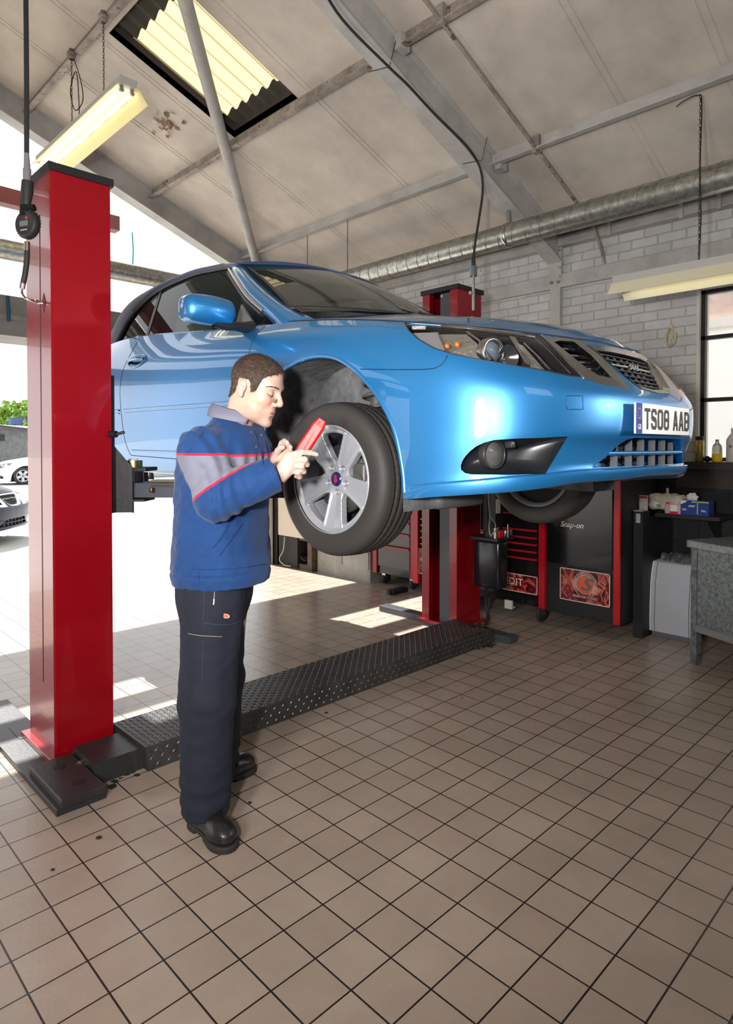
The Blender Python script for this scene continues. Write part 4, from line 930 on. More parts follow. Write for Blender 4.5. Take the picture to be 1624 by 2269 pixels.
# side rails of the roof: (d, z, xc) along the window top, then the roof edge
top = [(2.13,1.372,.595),(2.30,1.405,.565),(2.50,1.435,.55),(2.70,1.450,.545),(2.9,1.455,.545),(3.15,1.452,.545),(3.35,1.43,.555),(3.52,1.40,.57),(3.66,1.35,.585),(3.74,1.27,.61),(3.80,1.16,.64),(3.88,1.06,.67)]
top = np.array(cat(top, 4))
ctr = np.array(cat([(1.95,1.402),(2.16,1.432),(2.42,1.45),(2.66,1.465),(2.9,1.47),(3.15,1.465),(3.36,1.45),(3.54,1.415),(3.72,1.36),(3.88,1.26),(4.0,1.14),(4.06,1.03)], 4))
G = []
for (d, z, x), (dc, zc_) in zip(top, ctr):
    row = []
    for t in np.linspace(-PI/2, PI/2, 25):
        c_ = math.sin(t); xx = x*abs(c_)**.75*(1 if c_ > 0 else -1); e = 1-abs(c_)**2.2
        row.append(cw(-xx, dc+(d-dc)*abs(c_)**2, z+(zc_-z)*e))
    G.append(row)
st_ = MB(); st_.grid(G)
# side panels of the soft top: from window opening edge up to the roof edge; behind the window down to the deck
low = np.array(cat([(2.16,1.352),(2.32,1.384),(2.50,1.405),(2.70,1.425),(2.9,1.425),(3.16,1.408),(3.318,1.365),(3.43,1.29),(3.485,1.205),(3.495,1.12),(3.50,1.07),(3.52,1.045)], 4))
for sg in (1, -1):
    G = []
    for (d, z, x), (dl, zl) in zip(top, low):
        row = []
        for t in np.linspace(0, 1, 7):
            xx = gxc(zl)*(1-t)+x*t; xx += .012*math.sin(t*PI); row.append(cw(sg*xx, dl+(d-dl)*t, zl+(z-zl)*t))
        G.append(row)
    st_.grid(G)
sto = st_.build('soft_top', M_soft, car, merge=1e-4); so = sto.modifiers.new('s', 'SOLIDIFY'); so.thickness = .012; so.offset = -1
for sg in (1, -1):
    # seal around the window, stitched piping
    a = MB(); a.tube([cw(sg*(gxc(z)-.004), d, z) for d, z in low[:-2]], .010, 6); a.build('window_seal', M_carbl, car)
    a = MB(); a.tube([cw(sg*(gxc(z)+.010), d+.0, z+.022) for d, z in low[4:30]], .003, 5); a.build('piping', mat('piping_grey', (.09, .10, .14), .6) if sg > 0 else bpy.data.materials['piping_grey'], car)
    # side glass panels
    def gl(poly, name):
        a = MB(); a.add([cw(sg*(gxc(z)-.012), d, z) for d, z in poly], [tuple(range(len(poly)))]); return a.build(name, M_side, car)
    gl([(1.80,.955),(2.4,.985),(3.0,1.035),(3.03,1.045),(3.165,1.405),(2.9,1.417),(2.67,1.418),(2.47,1.395),(2.2,1.345),(1.98,1.12)], 'door_window')
    gl([(3.06,1.045),(3.478,1.06),(3.468,1.208),(3.415,1.29),(3.308,1.36),(3.19,1.40)], 'quarter_window')
    a = MB(); a.add([cw(sg*(gxc(z)-.008), d, z) for d, z in ((3.02,1.03),(3.055,1.03),(3.195,1.405),(3.155,1.405))], [(0,1,2,3)]); a.build('window_divider', M_carbl, car)
    # beltline strip
    a = MB(); a.tube([cw(sg*(side_x(d, .93+.03*(d-1.9))-.09+.0), d, z) for d, z in ((1.78,.955),(2.1,.966),(2.7,1.018),(3.2,1.057),(3.5,1.066))], .008, 6)
    # A pillar
    Pb = [(.775,1.44,.895),(.745,1.60,1.00),(.69,1.86,1.14),(.625,2.08,1.28),(.57,2.24,1.382)]      # outer (window side)
    Pi2 = [(.735,1.26,.905),(.705,1.50,1.005),(.655,1.76,1.14),(.60,2.00,1.275),(.545,2.155,1.375)]        # glass side
    def p3(q, dx=0, dz=0): return cw(sg*(q[0]+dx), q[1], q[2]+dz)
    a = MB(); A_ = cat(Pb, 4); B_ = cat(Pi2, 4); G = []
    for q, r_ in zip(A_, B_):
        m_ = (q+r_)/2; G.append([cw(sg*(q[0]+.0), q[1]+.03, q[2]-.03), cw(sg*(q[0]+.006), q[1], q[2]), cw(sg*(m_[0]+.012), m_[1]-.004, m_[2]+.012), cw(sg*r_[0], r_[1], r_[2]+.004), cw(sg*(r_[0]-.02), r_[1]+.01, r_[2]-.02)])
    a.grid(G); o1 = a.build('windscreen_pillar', M_paint, car); so = o1.modifiers.new('s', 'SOLIDIFY'); so.thickness = .01
    a = MB(); a.tube([cw(sg*(q[0]+.004), q[1]+.022, q[2]-.018) for q in A_[5:]], .011, 6); a.build('pillar_trim', M_satin if sg > 0 else M_carbl, o1)
    a = MB(); a.tube([cw(sg*(q[0]-.006), q[1]+.045, q[2]-.03) for q in A_[5:]], .014, 6); a.build('pillar_seal', M_carbl, o1)
    # belt cap along the door top
    a = MB(); G = []
    for d, z in cat([(1.62,.93),(2.1,.962),(2.7,1.018),(3.2,1.055),(3.65,1.06),(4.0,1.03)], 4):
        x = np.interp(d, [1.62,2.1,2.7,3.2,3.65,4.0], [.768,.766,.76,.745,.71,.67]); G.append([cw(sg*x, d, z), cw(sg*(x-.012), d, z+.010), cw(sg*(x-.03), d, z+.006), cw(sg*(x-.10), d, z-.03)])
    a.grid(G); a.build('belt_cap', M_paint, car)
# windscreen surface and header
def ws_rows():
    G = []
    for t in np.linspace(0, 1, 15):       # up the screen
        row = []
        for s_ in np.linspace(-1, 1, 25):
            xb, xt = .705, .545; x = (xb+(xt-xb)*t)*s_
            db = 1.24+(1.50-1.24)*abs(s_)**2.2; dt = 1.95+(2.155-1.95)*abs(s_)**2.2
            zb = 1.015+(1.005-1.015)*abs(s_)**2; zt_ = 1.395+(1.375-1.395)*abs(s_)**2
            d = db+(dt-db)*t; z = zb+(zt_-zb)*t+.018*math.sin(t*PI)
            row.append(cw(x, d, z))
        G.append(row)
    return G
G = ws_rows(); a = MB(); a.grid(G); wso = a.build('windscreen', M_screen, car)
a = MB(); a.tube([p for p in G[0]], .012, 6); a.tube([r[0] for r in G], .007, 6); a.tube([r[-1] for r in G], .007, 6); a.build('screen_surround', M_carbl, wso)
a = MB(); Hh = []
for s_ in np.linspace(-1, 1, 25):
    x = .545*s_; d = 1.95+(2.155-1.95)*abs(s_)**2.2; z = 1.395-.02*abs(s_)**2; x2 = .57*s_; d2 = d+.05
    Hh.append([cw(x, d-.004, z-.006), cw(x, d, z+.006), cw(x*1.02, d+.02, z+.014), cw(x2, d2, z+.020), cw(x2, d2+.03, z+.018)])
a.grid(Hh); a.build('header_rail', M_paint, car)
# black band at the cowl, wiper
a = MB(); G2 = []
for s_ in np.linspace(-1, 1, 21):
    d = 1.24+.26*abs(s_)**2.2; G2.append([cw(.70*s_, d+.01, 1.012), cw(.71*s_, d-.03, 1.0), cw(.72*s_, d-.10, 1.0-.03*abs(s_)**2)])
a.grid(G2); a.build('cowl_panel', M_carbl, car)
a = MB(); a.tube([cw(.10, 1.22, 1.035), cw(-.12, 1.27, 1.045), cw(-.36, 1.34, 1.04)], .007, 6); a.tube([cw(.16, 1.28, 1.05), cw(-.40, 1.40, 1.06)], .005, 5); a.build('wiper', M_carbl, car)
# interior: tub, seats, dashboard, headlining
M_int = mat('dark_cabin', (.012, .012, .013), .8)
a = MB(); a.box(cw(.70, 1.55, .35), cw(-.70, 3.75, .37)); a.box(cw(.70, 1.45, .37), cw(-.70, 1.60, .90)); a.box(cw(.72, 1.6, .37), cw(.70, 3.8, .93)); a.box(cw(-.70, 1.6, .37), cw(-.72, 3.8, .93)); a.box(cw(.70, 3.75, .37), cw(-.70, 3.78, 1.0)); a.build('cabin_tub', M_int, car)
a = MB(); a.bbox(cw(.68, 1.38, .84), cw(-.68, 1.86, .955), .03); a.build('dashboard', M_int, car)
M_seat = mat('light_grey_leather', (.42, .42, .40), .5)
for x in (.37, -.37):
    se = MB(); se.bbox(cw(x+.25, 2.35, .40), cw(x-.25, 2.9, .58), .05); so_ = se.build('seat', M_seat, car)
    a = MB(); a.bbox((-.24, -.06, 0), (.24, .07, .58), .05, M=Matrix.Translation(Vector(cw(x, 2.86, .5)))@Matrix.Rotation(math.radians(-14), 4, 'X')); a.build('backrest', M_seat, so_)
    a = MB(); a.bbox((-.13, -.045, 0), (.13, .045, .17), .035, M=Matrix.Translation(Vector(cw(x, 3.03, 1.04)))@Matrix.Rotation(math.radians(-8), 4, 'X')); a.build('headrest', M_seat, so_)
a = MB(); a.lathe([(.19, -.012), (.19, .012), (.17, .012), (.17, -.012), (.19, -.012)], Vector(cw(.37, 1.98, .93)), (0, -.9, .35), 28); a.build('steering_wheel', M_carbl, car)
# door mirror
def mirror(sg):
    R_ = frame(Vector(cw(sg*1.035, 1.715, .975)), (-sg, 0, 0), (0, -1, 0)) if sg > 0 else frame(Vector(cw(sg*1.035, 1.715, .975)), (1, 0, 0), (0, -1, 0))
    # local x outwards, y forwards, z (down for right side) -> build with explicit world mapping instead
    O_ = np.array(cw(sg*1.03, 1.71, .972)); 
    def f(P):
        q = P.copy(); q[:, 0] = (P[:, 0])*1.0
        a_ = s_box(q, (0, 0, 0), (.122, .06, .060), .034); b_ = s_ell(q, (0, -.03, .0), (.122, .062, .060))
        k = sm_u(a_, b_, .03); k = np.maximum(k, q[:, 1]-.062); 
        tp = .018*(q[:, 0]+.1)/.2; return k+np.clip(-q[:, 0], 0, 1)*.0
    Mx = Matrix(((-sg, 0, 0, O_[0]), (0, 1, 0, O_[1]), (0, 0, 1, O_[2]), (0, 0, 0, 1)))
    o = sdf_obj('door_mirror', f, (-.16, -.13, -.1), (.16, .1, .1), .006, [M_paint], car, xf=Mx)
    if sg > 0: o.data.flip_normals()
    a = MB(); G = []
    pts = [(-.02, -.03, -.055, .022, .03), (-.09, -.02, -.058, .024, .034), (-.15, .0, -.050, .022, .04), (-.21, .02, -.045, .026, .05), (-.25, .03, -.040, .034, .06)]
    for (x, y, z, hz, hy) in pts: G.append([(O_[0]-sg*x, O_[1]+y+hy*math.cos(t), O_[2]+z+hz*math.sin(t)) for t in np.linspace(0, 2*PI, 15)])
    a.grid(G); a.build('mirror_arm', M_carbl, o)
    a = MB(); a.box((O_[0]-.1, O_[1]+.058, O_[2]-.045), (O_[0]+.1, O_[1]+.0605, O_[2]+.045)); a.build('mirror_glass', M_chrome, o)
    a = MB(); P = [(1.66,.955),(1.80,.96),(1.86,1.06)]; P = [(1.72,.95),(1.90,.955),(1.93,1.09)]
    a.prism([cw(sg*(gxc(z)-.004), d, z) for d, z in P], (-sg*.012, 0, 0)); a.build('mirror_triangle', mat('grey_sail', (.16, .16, .17), .4) if sg > 0 else bpy.data.materials['grey_sail'], o)
mirror(1); mirror(-1)
# underside bits seen below the bumper
a = MB(); a.grid([[cw(x, .62+.02*k, .12+.03*math.sin(k)) for x in np.linspace(.8, .45, 6)] for k in range(4)]); 
a = MB(); a.bbox(cw(.72, .55, .10), cw(.42, .82, .17), .03); a.build('splash_shield', mat('grey_shield', (.07, .07, .075), .6), car)
a = MB(); a.box(cw(.45, .9, .17), cw(-.45, 1.2, .26)); a.tube([cw(.6, 1.05, .20), cw(.3, 1.1, .18), cw(-.6, 1.05, .2)], .025, 8); a.build('subframe', M_black, car)
# --- wheels
M_tyre = mat('tyre_rubber', (.036, .033, .031), .6, bump=.12, bscale=120, spec=.35)
M_rim = bpy.data.materials.new('silver_alloy'); M_rim.use_nodes = True; I = M_rim.node_tree.nodes['Principled BSDF'].inputs
I['Base Color'].default_value = (.46, .48, .52, 1); I['Metallic'].default_value = .45; I['Roughness'].default_value = .30; I['Coat Weight'].default_value = .6; I['Coat Roughness'].default_value = .05
def wheel(loc, steer, sg):
    """axis along local x, outer face towards -x"""
    t = thing('wheel', None, None, loc); del_ = None
    t.parent = car; t.location = Vector(loc)-car.location
    R0, Wd = .3235, .113; c0 = Vector(loc)
    prof = [(.222, -.098), (.236, -.106), (.262, -.113), (.285, -.112), (.303, -.104), (.313, -.094), (.3185, -.080)]
    tread = []
    xs = np.linspace(-.080, .080, 33); 
    for x in xs:
        g = min(abs(x-c) for c in (-.048, -.016, .018, .050)); r = R0-.005*(x/.08)**2-(.0075 if g < .0048 else 0); tread.append((r, x))
    full = prof+tread[1:-1]+[(r, -h) for r, h in prof[::-1]]+[(.222, .098), (.222, -.098)]
    a = MB(); a.lathe(full, c0, (1, 0, 0), 96)
    tyre = a.build('tyre', M_tyre, t)
    # shoulder and rib sipes
    a = MB(); nS = 64
    for k in range(nS):
        th = 2*PI*k/nS
        for (xa, xb, tw, r0, r1) in ((-.104, -.054, .02, .3025, .3222), (.054, .104, .02, .3025, .3222), (-.044, -.022, .05, .3229, .3229), (-.010, .012, -.05, .3232, .3232), (.024, .045, .05, .3229, .3229)):
            P = []
            for (x, q, r) in ((xa, 0, r0 if xa < -.08 else r1), ((xa+xb)/2, tw/2, (.3165 if abs(xa+xb) > .12 else .3233)), (xb, tw, r1 if xb < .08 else r0)): an = th+q; P.append(c0+Vector((x, r*math.cos(an), r*math.sin(an))))
            a.tube(P, .0008, 3, smooth=False)
    tag(a.build('tread_sipes', M_cav, t), None, kind='stuff')
    a = MB(); a.lathe([(.2205, -.103), (.226, -.1035), (.222, -.092), (.208, -.086), (.200, -.070), (.196, 0), (.200, .09), (.222, .10)], c0, (1, 0, 0), 96); a.build('rim_barrel', M_rim, t)
    # spoked face by SDF, local x = axis (outer = -x)
    def f(P):
        r = np.hypot(P[:, 1], P[:, 2]); an = np.arctan2(P[:, 2], P[:, 1])
        dish = -.083+.030*np.clip(1-r/.2, 0, 1)**1.0+.0*r                                       # outer face plane
        aa = (an+PI/2+PI/5) % (2*PI/5)-PI/5                                                       # around a spoke axis
        y = r*np.sin(aa); u = r*np.cos(aa)
        halfw = .034+.026*np.clip((u-.06)/.15, 0, 1)                                            # spoke half width
        sp = np.abs(y)-halfw; hub = r-.070; rimring = .194-r
        pat = sm_u(sm_u(sp, hub, .03), rimring, .012)
        rid = .010*np.exp(-((np.abs(y)-halfw+.004)/.006)**2); valley = .006*np.clip(1-np.abs(y)/halfw, 0, 1)
        face = dish+valley-rid*.5
        slabd = np.maximum(face-P[:, 0], P[:, 0]-(face+.034+.0*r))
        d = np.maximum(pat, slabd); d = np.maximum(d, r-.2075)
        d = sm_u(d, np.maximum(r-.058, np.maximum(-.062-P[:, 0], P[:, 0]-.0)), .01)
        for k in range(5):
            t_ = -PI/2+k*2*PI/5; cy, cz = .054*math.cos(t_), .054*math.sin(t_)
            d = sm_s(d, np.maximum(np.hypot(P[:, 1]-cy, P[:, 2]-cz)-.0135, P[:, 0]+.032), .003)
        return d
    face = sdf_obj('rim_face', f, (-.10, -.215, -.215), (.01, .215, .215), .0032, [M_rim], t, xf=Matrix.Translation(c0))
    a = MB(); a.lathe([(0, -.0655), (.030, -.0645), (.031, -.060)], c0, (1, 0, 0), 32); cap = a.build('centre_cap', mat('cap_blue', (.01, .012, .10), .25, coat=.5), t); cap['label'] = 'dark blue centre cap with red crest'
    a = MB()
    P = [(0,.019),(.005,.015),(.007,.009),(.004,.004),(.008,-.001),(.009,-.008),(.004,-.014),(0,-.016),(-.005,-.013),(-.008,-.006),(-.006,.001),(-.003,.005),(-.007,.010),(-.004,.015)]
    a.prism([c0+Vector((-.0668, -y, z)) for y, z in P], (.0015, 0, 0)); a.build('crest', mat('crest_red', (.45, .02, .03), .4), cap)
    for k in range(5):
        t_ = -PI/2+k*2*PI/5; p = c0+Vector((-.030, .054*math.cos(t_), .054*math.sin(t_))); a = MB(); a.cyl(p, p+Vector((-.014, 0, 0)), .0095, n=6, smooth=False); a.build('wheel_nut', M_steel, t)
    # brake disc, caliper, hub
    a = MB(); a.lathe([(.05, -.03), (.145, -.03), (.145, -.008), (.05, -.008)], c0, (1, 0, 0), 48); a.build('brake_disc', mat('brake_iron', (.16, .15, .14), .35, metal=.8) if 'brake_iron' not in bpy.data.materials else bpy.data.materials['brake_iron'], t)
    a = MB(); a.bbox((-.055, -.155, -.06), (.03, -.085, .07), .012, M=Matrix.Translation(c0)@Matrix.Rotation(0, 4, 'X')); a.cyl(c0+Vector((-.06, -.12, .0)), c0+Vector((.0, -.12, 0)), .028, n=20); a.build('brake_caliper', mat('caliper_iron', (.10, .095, .09), .5, metal=.5) if 'caliper_iron' not in bpy.data.materials else bpy.data.materials['caliper_iron'], t)
    a = MB(); a.lathe([(.20, .06), (.14, .07), (.05, .06), (0, .06)], c0, (1, 0, 0), 40); a.build('backing_plate', M_cav, t)
    t.rotation_euler = (0, 0, steer)
    return t
w1 = wheel((CX-.868+.113, NY+WH1+.038, 1.305), math.radians(3), 1); w1['label'] = 'front wheel with five spoke silver alloy rim'
def cpw(src, loc, rz, lab):
    c = copy_tree(src, car); c.location = Vector(loc)-car.location; c.rotation_euler = (0, 0, rz); c['label'] = lab; return c
cpw(w1, (CX+.868-.113, NY+WH1, 1.315), PI+math.radians(4), 'front wheel on the far side')
cpw(w1, (CX-.87+.113, NY+WH2, 1.33), 0, 'rear wheel on the near side'); cpw(w1, (CX+.87-.113, NY+WH2, 1.33), PI, 'rear wheel on the far side')
# suspension strut in the near arch
a = MB(); c0 = Vector((CX-.70, NY+WH1+.0, 1.305)); top_ = Vector((CX-.60, NY+WH1-.0, 1.80))
a = MB()
a.cyl(c0+Vector((.06, 0, .08)), top_, .026, n=16); hel = []
for k in range(90):
    t = k/89; an = t*2*PI*5; c_ = (c0+Vector((.06, -.02, .22))).lerp(top_, t); hel.append(c_+Vector((.062*math.cos(an), .062*math.sin(an), 0)))
a.tube(hel, .0075, 6); a.build('suspension_strut', mat('dirty_strut', (.06, .058, .055), .6), car)
a = MB(); a.bbox((CX-.74, NY+.72, 1.66), (CX-.62, NY+.86, 1.72), .01); a.cyl((CX-.70, NY+.80, 1.60), (CX-.70, NY+.80, 1.66), .04); a.build('washer_pump_bracket', mat('grey_bracket', (.12, .12, .12), .6), car)
a = MB(); a.tube([c0+Vector((.1, -.05, -.05)), c0+Vector((.35, .05, -.02)), c0+Vector((.6, .05, 0))], .02, 8); a.build('drive_shaft', M_black, car)
# ============================================================ WORKSHOP ITEMS ALONG THE RIGHT WALL
M_chest = mat('black_lacquer', (.006, .006, .007), .16, coat=.15)
M_trim = mat('red_trim', (.38, .004, .012), .3)
M_ban = bpy.data.materials.new('fiery_red_print'); M_ban.use_nodes = True; N, L = nt(M_ban); b = N['Principled BSDF']; tc = N.new('ShaderNodeTexCoord')
n = N.new('ShaderNodeTexNoise'); n.inputs['Scale'].default_value = 9; n.inputs['Detail'].default_value = 8; n.inputs['Distortion'].default_value = 2.5; L.new(tc.outputs['Object'], n.inputs['Vector'])
r = N.new('ShaderNodeValToRGB'); e = r.color_ramp.elements; e[0].position = .38; e[0].color = (.02, .001, .003, 1); e[1].position = .74; e[1].color = (.6, .22, .13, 1); k_ = r.color_ramp.elements.new(.5); k_.color = (.22, .004, .008, 1)
L.new(n.outputs['Fac'], r.inputs['Fac']); L.new(r.outputs['Color'], b.inputs['Base Color']); b.inputs['Roughness'].default_value = .3
M_silver = mat('silver_print', (.55, .50, .48), .4)
def caster(t, x, y, r=.072):
    c_ = MB(); c_.box((x-.03, y-.025, 2*r-.01), (x+.03, y+.025, 2*r+.02)); c_.box((x-.028, y-.022, r*.8), (x+.028, y-.017, 2*r)); c_.box((x-.028, y+.017, r*.8), (x+.028, y+.022, 2*r)); ca = c_.build('caster', M_steel, t)
    w_ = MB(); w_.lathe([(0, -.014), (r*.6, -.014), (r*.9, -.016), (r, -.01), (r, .01), (r*.9, .016), (r*.6, .014), (0, .014)], (x, y, r), (0, 1, .0), 24); w_.build('caster_wheel', M_blackr, ca)
def banner(t, y0, y1, z0, z1, x, name='printed_panel', lab=None):
    a = MB(); a.box((x-.004, y0, z0), (x, y1, z1)); p = a.build(name, M_ban, t)
    if lab: p['label'] = lab
    a = MB()
    for (ya, yb, za, zb) in ((y0, y1, z1-.006, z1), (y0, y1, z0, z0+.006), (y0, y0+.006, z0, z1), (y1-.006, y1, z0, z1)): a.box((x-.007, ya, za), (x-.003, yb, zb))
    a.build('panel_border', M_silver, p); return p
def FX(x, y, z): return frame((x, y, z), (0, -1, 0), (0, 0, 1))
def emblem(p, x, y, z, r):
    a = MB(); a.lathe([(r*.66, .0005), (0, .0005)], (x, y, z), (-1, 0, 0), 36); a.build('orange_disc', mat('emblem_orange', (.62, .09, .03), .4) if 'emblem_orange' not in bpy.data.materials else bpy.data.materials['emblem_orange'], p)
    a = MB()
    for rr in (.70, .96): a.lathe([(r*rr, .001), (r*(rr+.04), .001)], (x, y, z), (-1, 0, 0), 48)
    for k in range(30):
        t = PI*(-.15+k*1.3/29)-PI*.0; t = PI/2+ (k-14.5)/14.5*PI*.72
        q = Vector((x-.0012, y-r*.83*math.cos(t), z+r*.83*math.sin(t))); u = Vector((0, -math.cos(t), math.sin(t))); v = Vector((0, math.sin(t), math.cos(t)))
        a.add([q-u*r*.07-v*r*.028, q+u*r*.07-v*r*.028, q+u*r*.07+v*r*.028, q-u*r*.07+v*r*.028], [(0,1,2,3)])
    a.build('emblem_ring', M_silver, p)
    text_mesh('emblem_letter', 'S', r*1.35, mat('emblem_grey', (.12, .10, .11), .4) if 'emblem_grey' not in bpy.data.materials else bpy.data.materials['emblem_grey'], FX(x-.0022, y, z), p, .0008, font_shear=.35, sx=1.35, offset=.004)
    a = MB(); a.box((x-.002, y-r*1.05, z-r*1.12), (x-.001, y+r*1.05, z-r*.82)); a.build('emblem_ribbon', mat('ribbon_dark', (.12, .02, .03), .5) if 'ribbon_dark' not in bpy.data.materials else bpy.data.materials['ribbon_dark'], p)
    text_mesh('ribbon_lettering', 'SNAP-ON TOOLS', r*.27, M_silver, FX(x-.003, y, z-r*.97), p, .0004)
# chest A (nearest the far door)
cA = thing('tool_chest', 'low black tool chest with grey sheen and red handles, farthest, beside the grey cabinet', 'tool chest', (4.95, 4.55, 0))
a = MB(); a.box((4.68, 4.27, .12), (5.25, 4.83, 1.0)); a.build('body', M_chest, cA)
for z0, z1 in ((.20, .42), (.43, .56), (.57, .68), (.69, .80), (.81, .95)):
    a = MB(); a.box((4.668, 4.33, z0), (4.68, 4.80, z1-.006)); dr = a.build('drawer', mat('black_lacquer_grey_sheen', (.10, .10, .10), .35) if 'black_lacquer_grey_sheen' not in bpy.data.materials else bpy.data.materials['black_lacquer_grey_sheen'], cA)  # black drawers, their reflected sheen put into a grey base colour
    a = MB(); a.box((4.645, 4.32, z1-.02), (4.668, 4.80, z1-.002)); a.build('handle', M_trim, dr)
for y in (4.275, 4.82): a = MB(); a.box((4.655, y-.03, .12), (4.685, y+.03, 1.0)); a.build('corner_trim', M_trim, cA)
caster(cA, 4.75, 4.35, .05); caster(cA, 4.75, 4.75, .05)
# chest B
cB = thing('tool_chest', 'wide black roller tool chest with red drawer handles directly behind the far lift post', 'tool chest', (4.8, 3.4, 0))
a = MB(); a.box((4.52, 2.70, .14), (5.15, 4.13, 1.25)); a.build('body', M_chest, cB)
zs = [.48, .535, .595, .655, .71, .77, .90, 1.02, 1.15]
for (ya, yb, off) in ((2.77, 3.35, 0), (3.42, 4.02, .02)):
    for k in range(len(zs)-1):
        a = MB(); a.box((4.508, ya, zs[k]), (4.52, yb, zs[k+1]-.006)); dr = a.build('drawer', M_chest, cB)
        a = MB(); a.box((4.486, ya-.005, zs[k+1]-.018), (4.508, yb+.005, zs[k+1]-.004)); a.build('handle', M_trim, dr)
a = MB(); a.box((4.49, 2.69, .14), (4.53, 2.745, 1.25)); a.build('corner_trim', M_trim, cB); a = MB(); a.box((4.49, 4.06, .14), (4.53, 4.12, 1.25)); a.build('corner_trim', M_trim, cB)
pB = banner(cB, 3.46, 4.06, .235, .475, 4.512, 'printed_panel', 'printed panel with a round S emblem'); emblem(pB, 4.506, 3.93, .375, .085)
pC = banner(cB, 2.765, 3.44, .235, .385, 4.512, 'printed_panel', 'printed panel reading CREDIT')
text_mesh('credit_lettering', 'CREDIT', .085, mat('pale_print', (.75, .62, .62), .4), FX(4.505, 3.05, .315), pC, .0008, spacing=1.05)
caster(cB, 4.60, 2.78); caster(cB, 4.60, 4.03, .068)
a = MB(); a.box((4.43, 2.96, .10), (4.45, 3.03, .17)); a.box((4.44, 2.97, .10), (4.50, 3.02, .11)); a.build('steel_clip', mat('pale_steel', (.5, .48, .42), .4), cB)
# chest C: tall locker
cC = thing('tool_locker', 'tall black tool locker with red edge trim and round S emblem panel', 'tool locker', (4.8, 2.39, 0))
a = MB(); a.box((4.52, 2.07, .13), (5.15, 2.69, 1.42)); a.build('body', M_black, cC)
a = MB(); a.box((4.507, 2.135, .52), (4.52, 2.68, 1.38)); a.build('door', M_chest, cC)
a = MB(); a.box((4.495, 2.07, .13), (4.53, 2.115, 1.42)); a.build('corner_trim', M_trim, cC)
pD = banner(cC, 2.145, 2.56, .245, .495, 4.51, 'printed_panel', 'fiery red printed panel with S emblem'); emblem(pD, 4.504, 2.345, .385, .098)
text_mesh('chest_lettering', 'Snap-on', .060, mat('bright_print', (.85, .83, .8), .4), FX(4.503, 2.46, .835), cC, .002, font_shear=.25, offset=.001)
a = MB(); pts = [(4.5045, 2.20, .47), (4.5045, 2.215, .43), (4.5045, 2.185, .41), (4.5045, 2.20, .37), (4.5045, 2.215, .33), (4.5045, 2.205, .28)]; a.tube(pts, .002, 4); a.build('lightning_print', mat('pink_print', (.7, .35, .35), .5), pD)
# blue drum partly visible behind the far wheel
a = MB(); a.cyl((4.85, 2.36, 1.421), (4.85, 2.36, 1.62), .20, n=28); tag(a.build('blue_drum', mat('deep_blue_plastic', (.004, .008, .06), .5)), 'deep blue plastic drum on top of the tall tool locker', 'drum')
# dark cabinet with clipboard
dc = thing('dark_cabinet', 'narrow plain black cabinet between the tool locker and the white unit', 'cabinet', (5.0, 2.12, 0))
a = MB(); a.box((4.72, 1.992, 0), (4.84, 2.065, .955)); a.box((4.84, 1.992, 0), (5.28, 2.065, .90)); a.build('body', M_black, dc)
a = MB(); a.box((4.716, 2.012, .87), (4.7195, 2.045, .94)); a.build('paper_label', mat('grey_label', (.3, .33, .37), .6), dc)
a = MB(); a.bbox((4.70, 1.995, .957), (4.80, 2.062, .964), .003); tag(a.build('clipboard', mat('grey_clipboard', (.35, .35, .36), .4)), 'flat grey clipboard lying on top of the narrow black cabinet', 'clipboard')
# wall shelf
sh = thing('wall_shelf', 'black wall shelf holding wipes and a tissue box', 'shelf', (5.1, 1.85, .92))
a = MB(); a.box((4.92, 1.52, .905), (5.295, 1.985, .932)); a.build('board', M_black, sh)
for y in (1.62, 2.05): a = MB(); a.prism([(5.29, y, .905), (4.98, y, .905), (5.29, y, .68)], (0, .012, 0)); a.build('bracket', M_black, sh)
ZS = .932
# items on the shelf
a = MB(); a.bbox((4.806, 1.998, .957), (4.826, 2.06, 1.072), .002); o = a.build('card_box', mat('grey_card', (.42, .40, .36), .6, var=.25, vscale=60)); tag(o, 'small grey packet with a red band standing on the narrow black cabinet', 'packet')
a = MB(); a.box((4.8045, 1.998, 1.05), (4.8055, 2.06, 1.068)); a.build('red_band', mat('red_print', (.5, .01, .02), .5), o)
def f_w(P):
    d = s_box(P, (0, 0, .055), (.07, .13, .045), .03); d = d+.006*noise3(P, 45, 3)+.004*noise3(P, 110, 4)
    d = sm_u(d, s_ell(P, (0, .155, .03), (.03, .03, .006)), .02); d = sm_u(d, s_ell(P, (-.02, -.14, .045), (.03, .03, .008)), .02); return sm_u(d, s_ell(P, (0, .0, .12), (.012, .012, .016)), .015)
o = sdf_obj('wipes_pack', lambda P: f_w(P*np.array([1, 1, .72])), (-.11, -.2, -.02), (.11, .2, .21), .006, [mat('cream_packet', (.55, .51, .42), .35, var=.12, vscale=20)], None, xf=Matrix.Translation((5.06, 1.945, ZS+.004)))
tag(o, 'crumpled white pack of wipes on the shelf', 'wipes'); text_mesh('pack_lettering', '72', .035, M_ink, frame((4.987, 1.985, ZS+.05), (0, -1, 0), (.3, 0, 1)), o, .002)
cp_ = thing('plastic_carton', 'small clear carton with red cap and label in front of the wipes', 'carton', (4.95, 1.86, ZS))
a = MB(); a.bbox((4.94, 1.80, ZS+.001), (4.98, 1.92, ZS+.075), .006); a.build('carton_body', mat('clear_pink', (.5, .36, .33), .2), cp_)
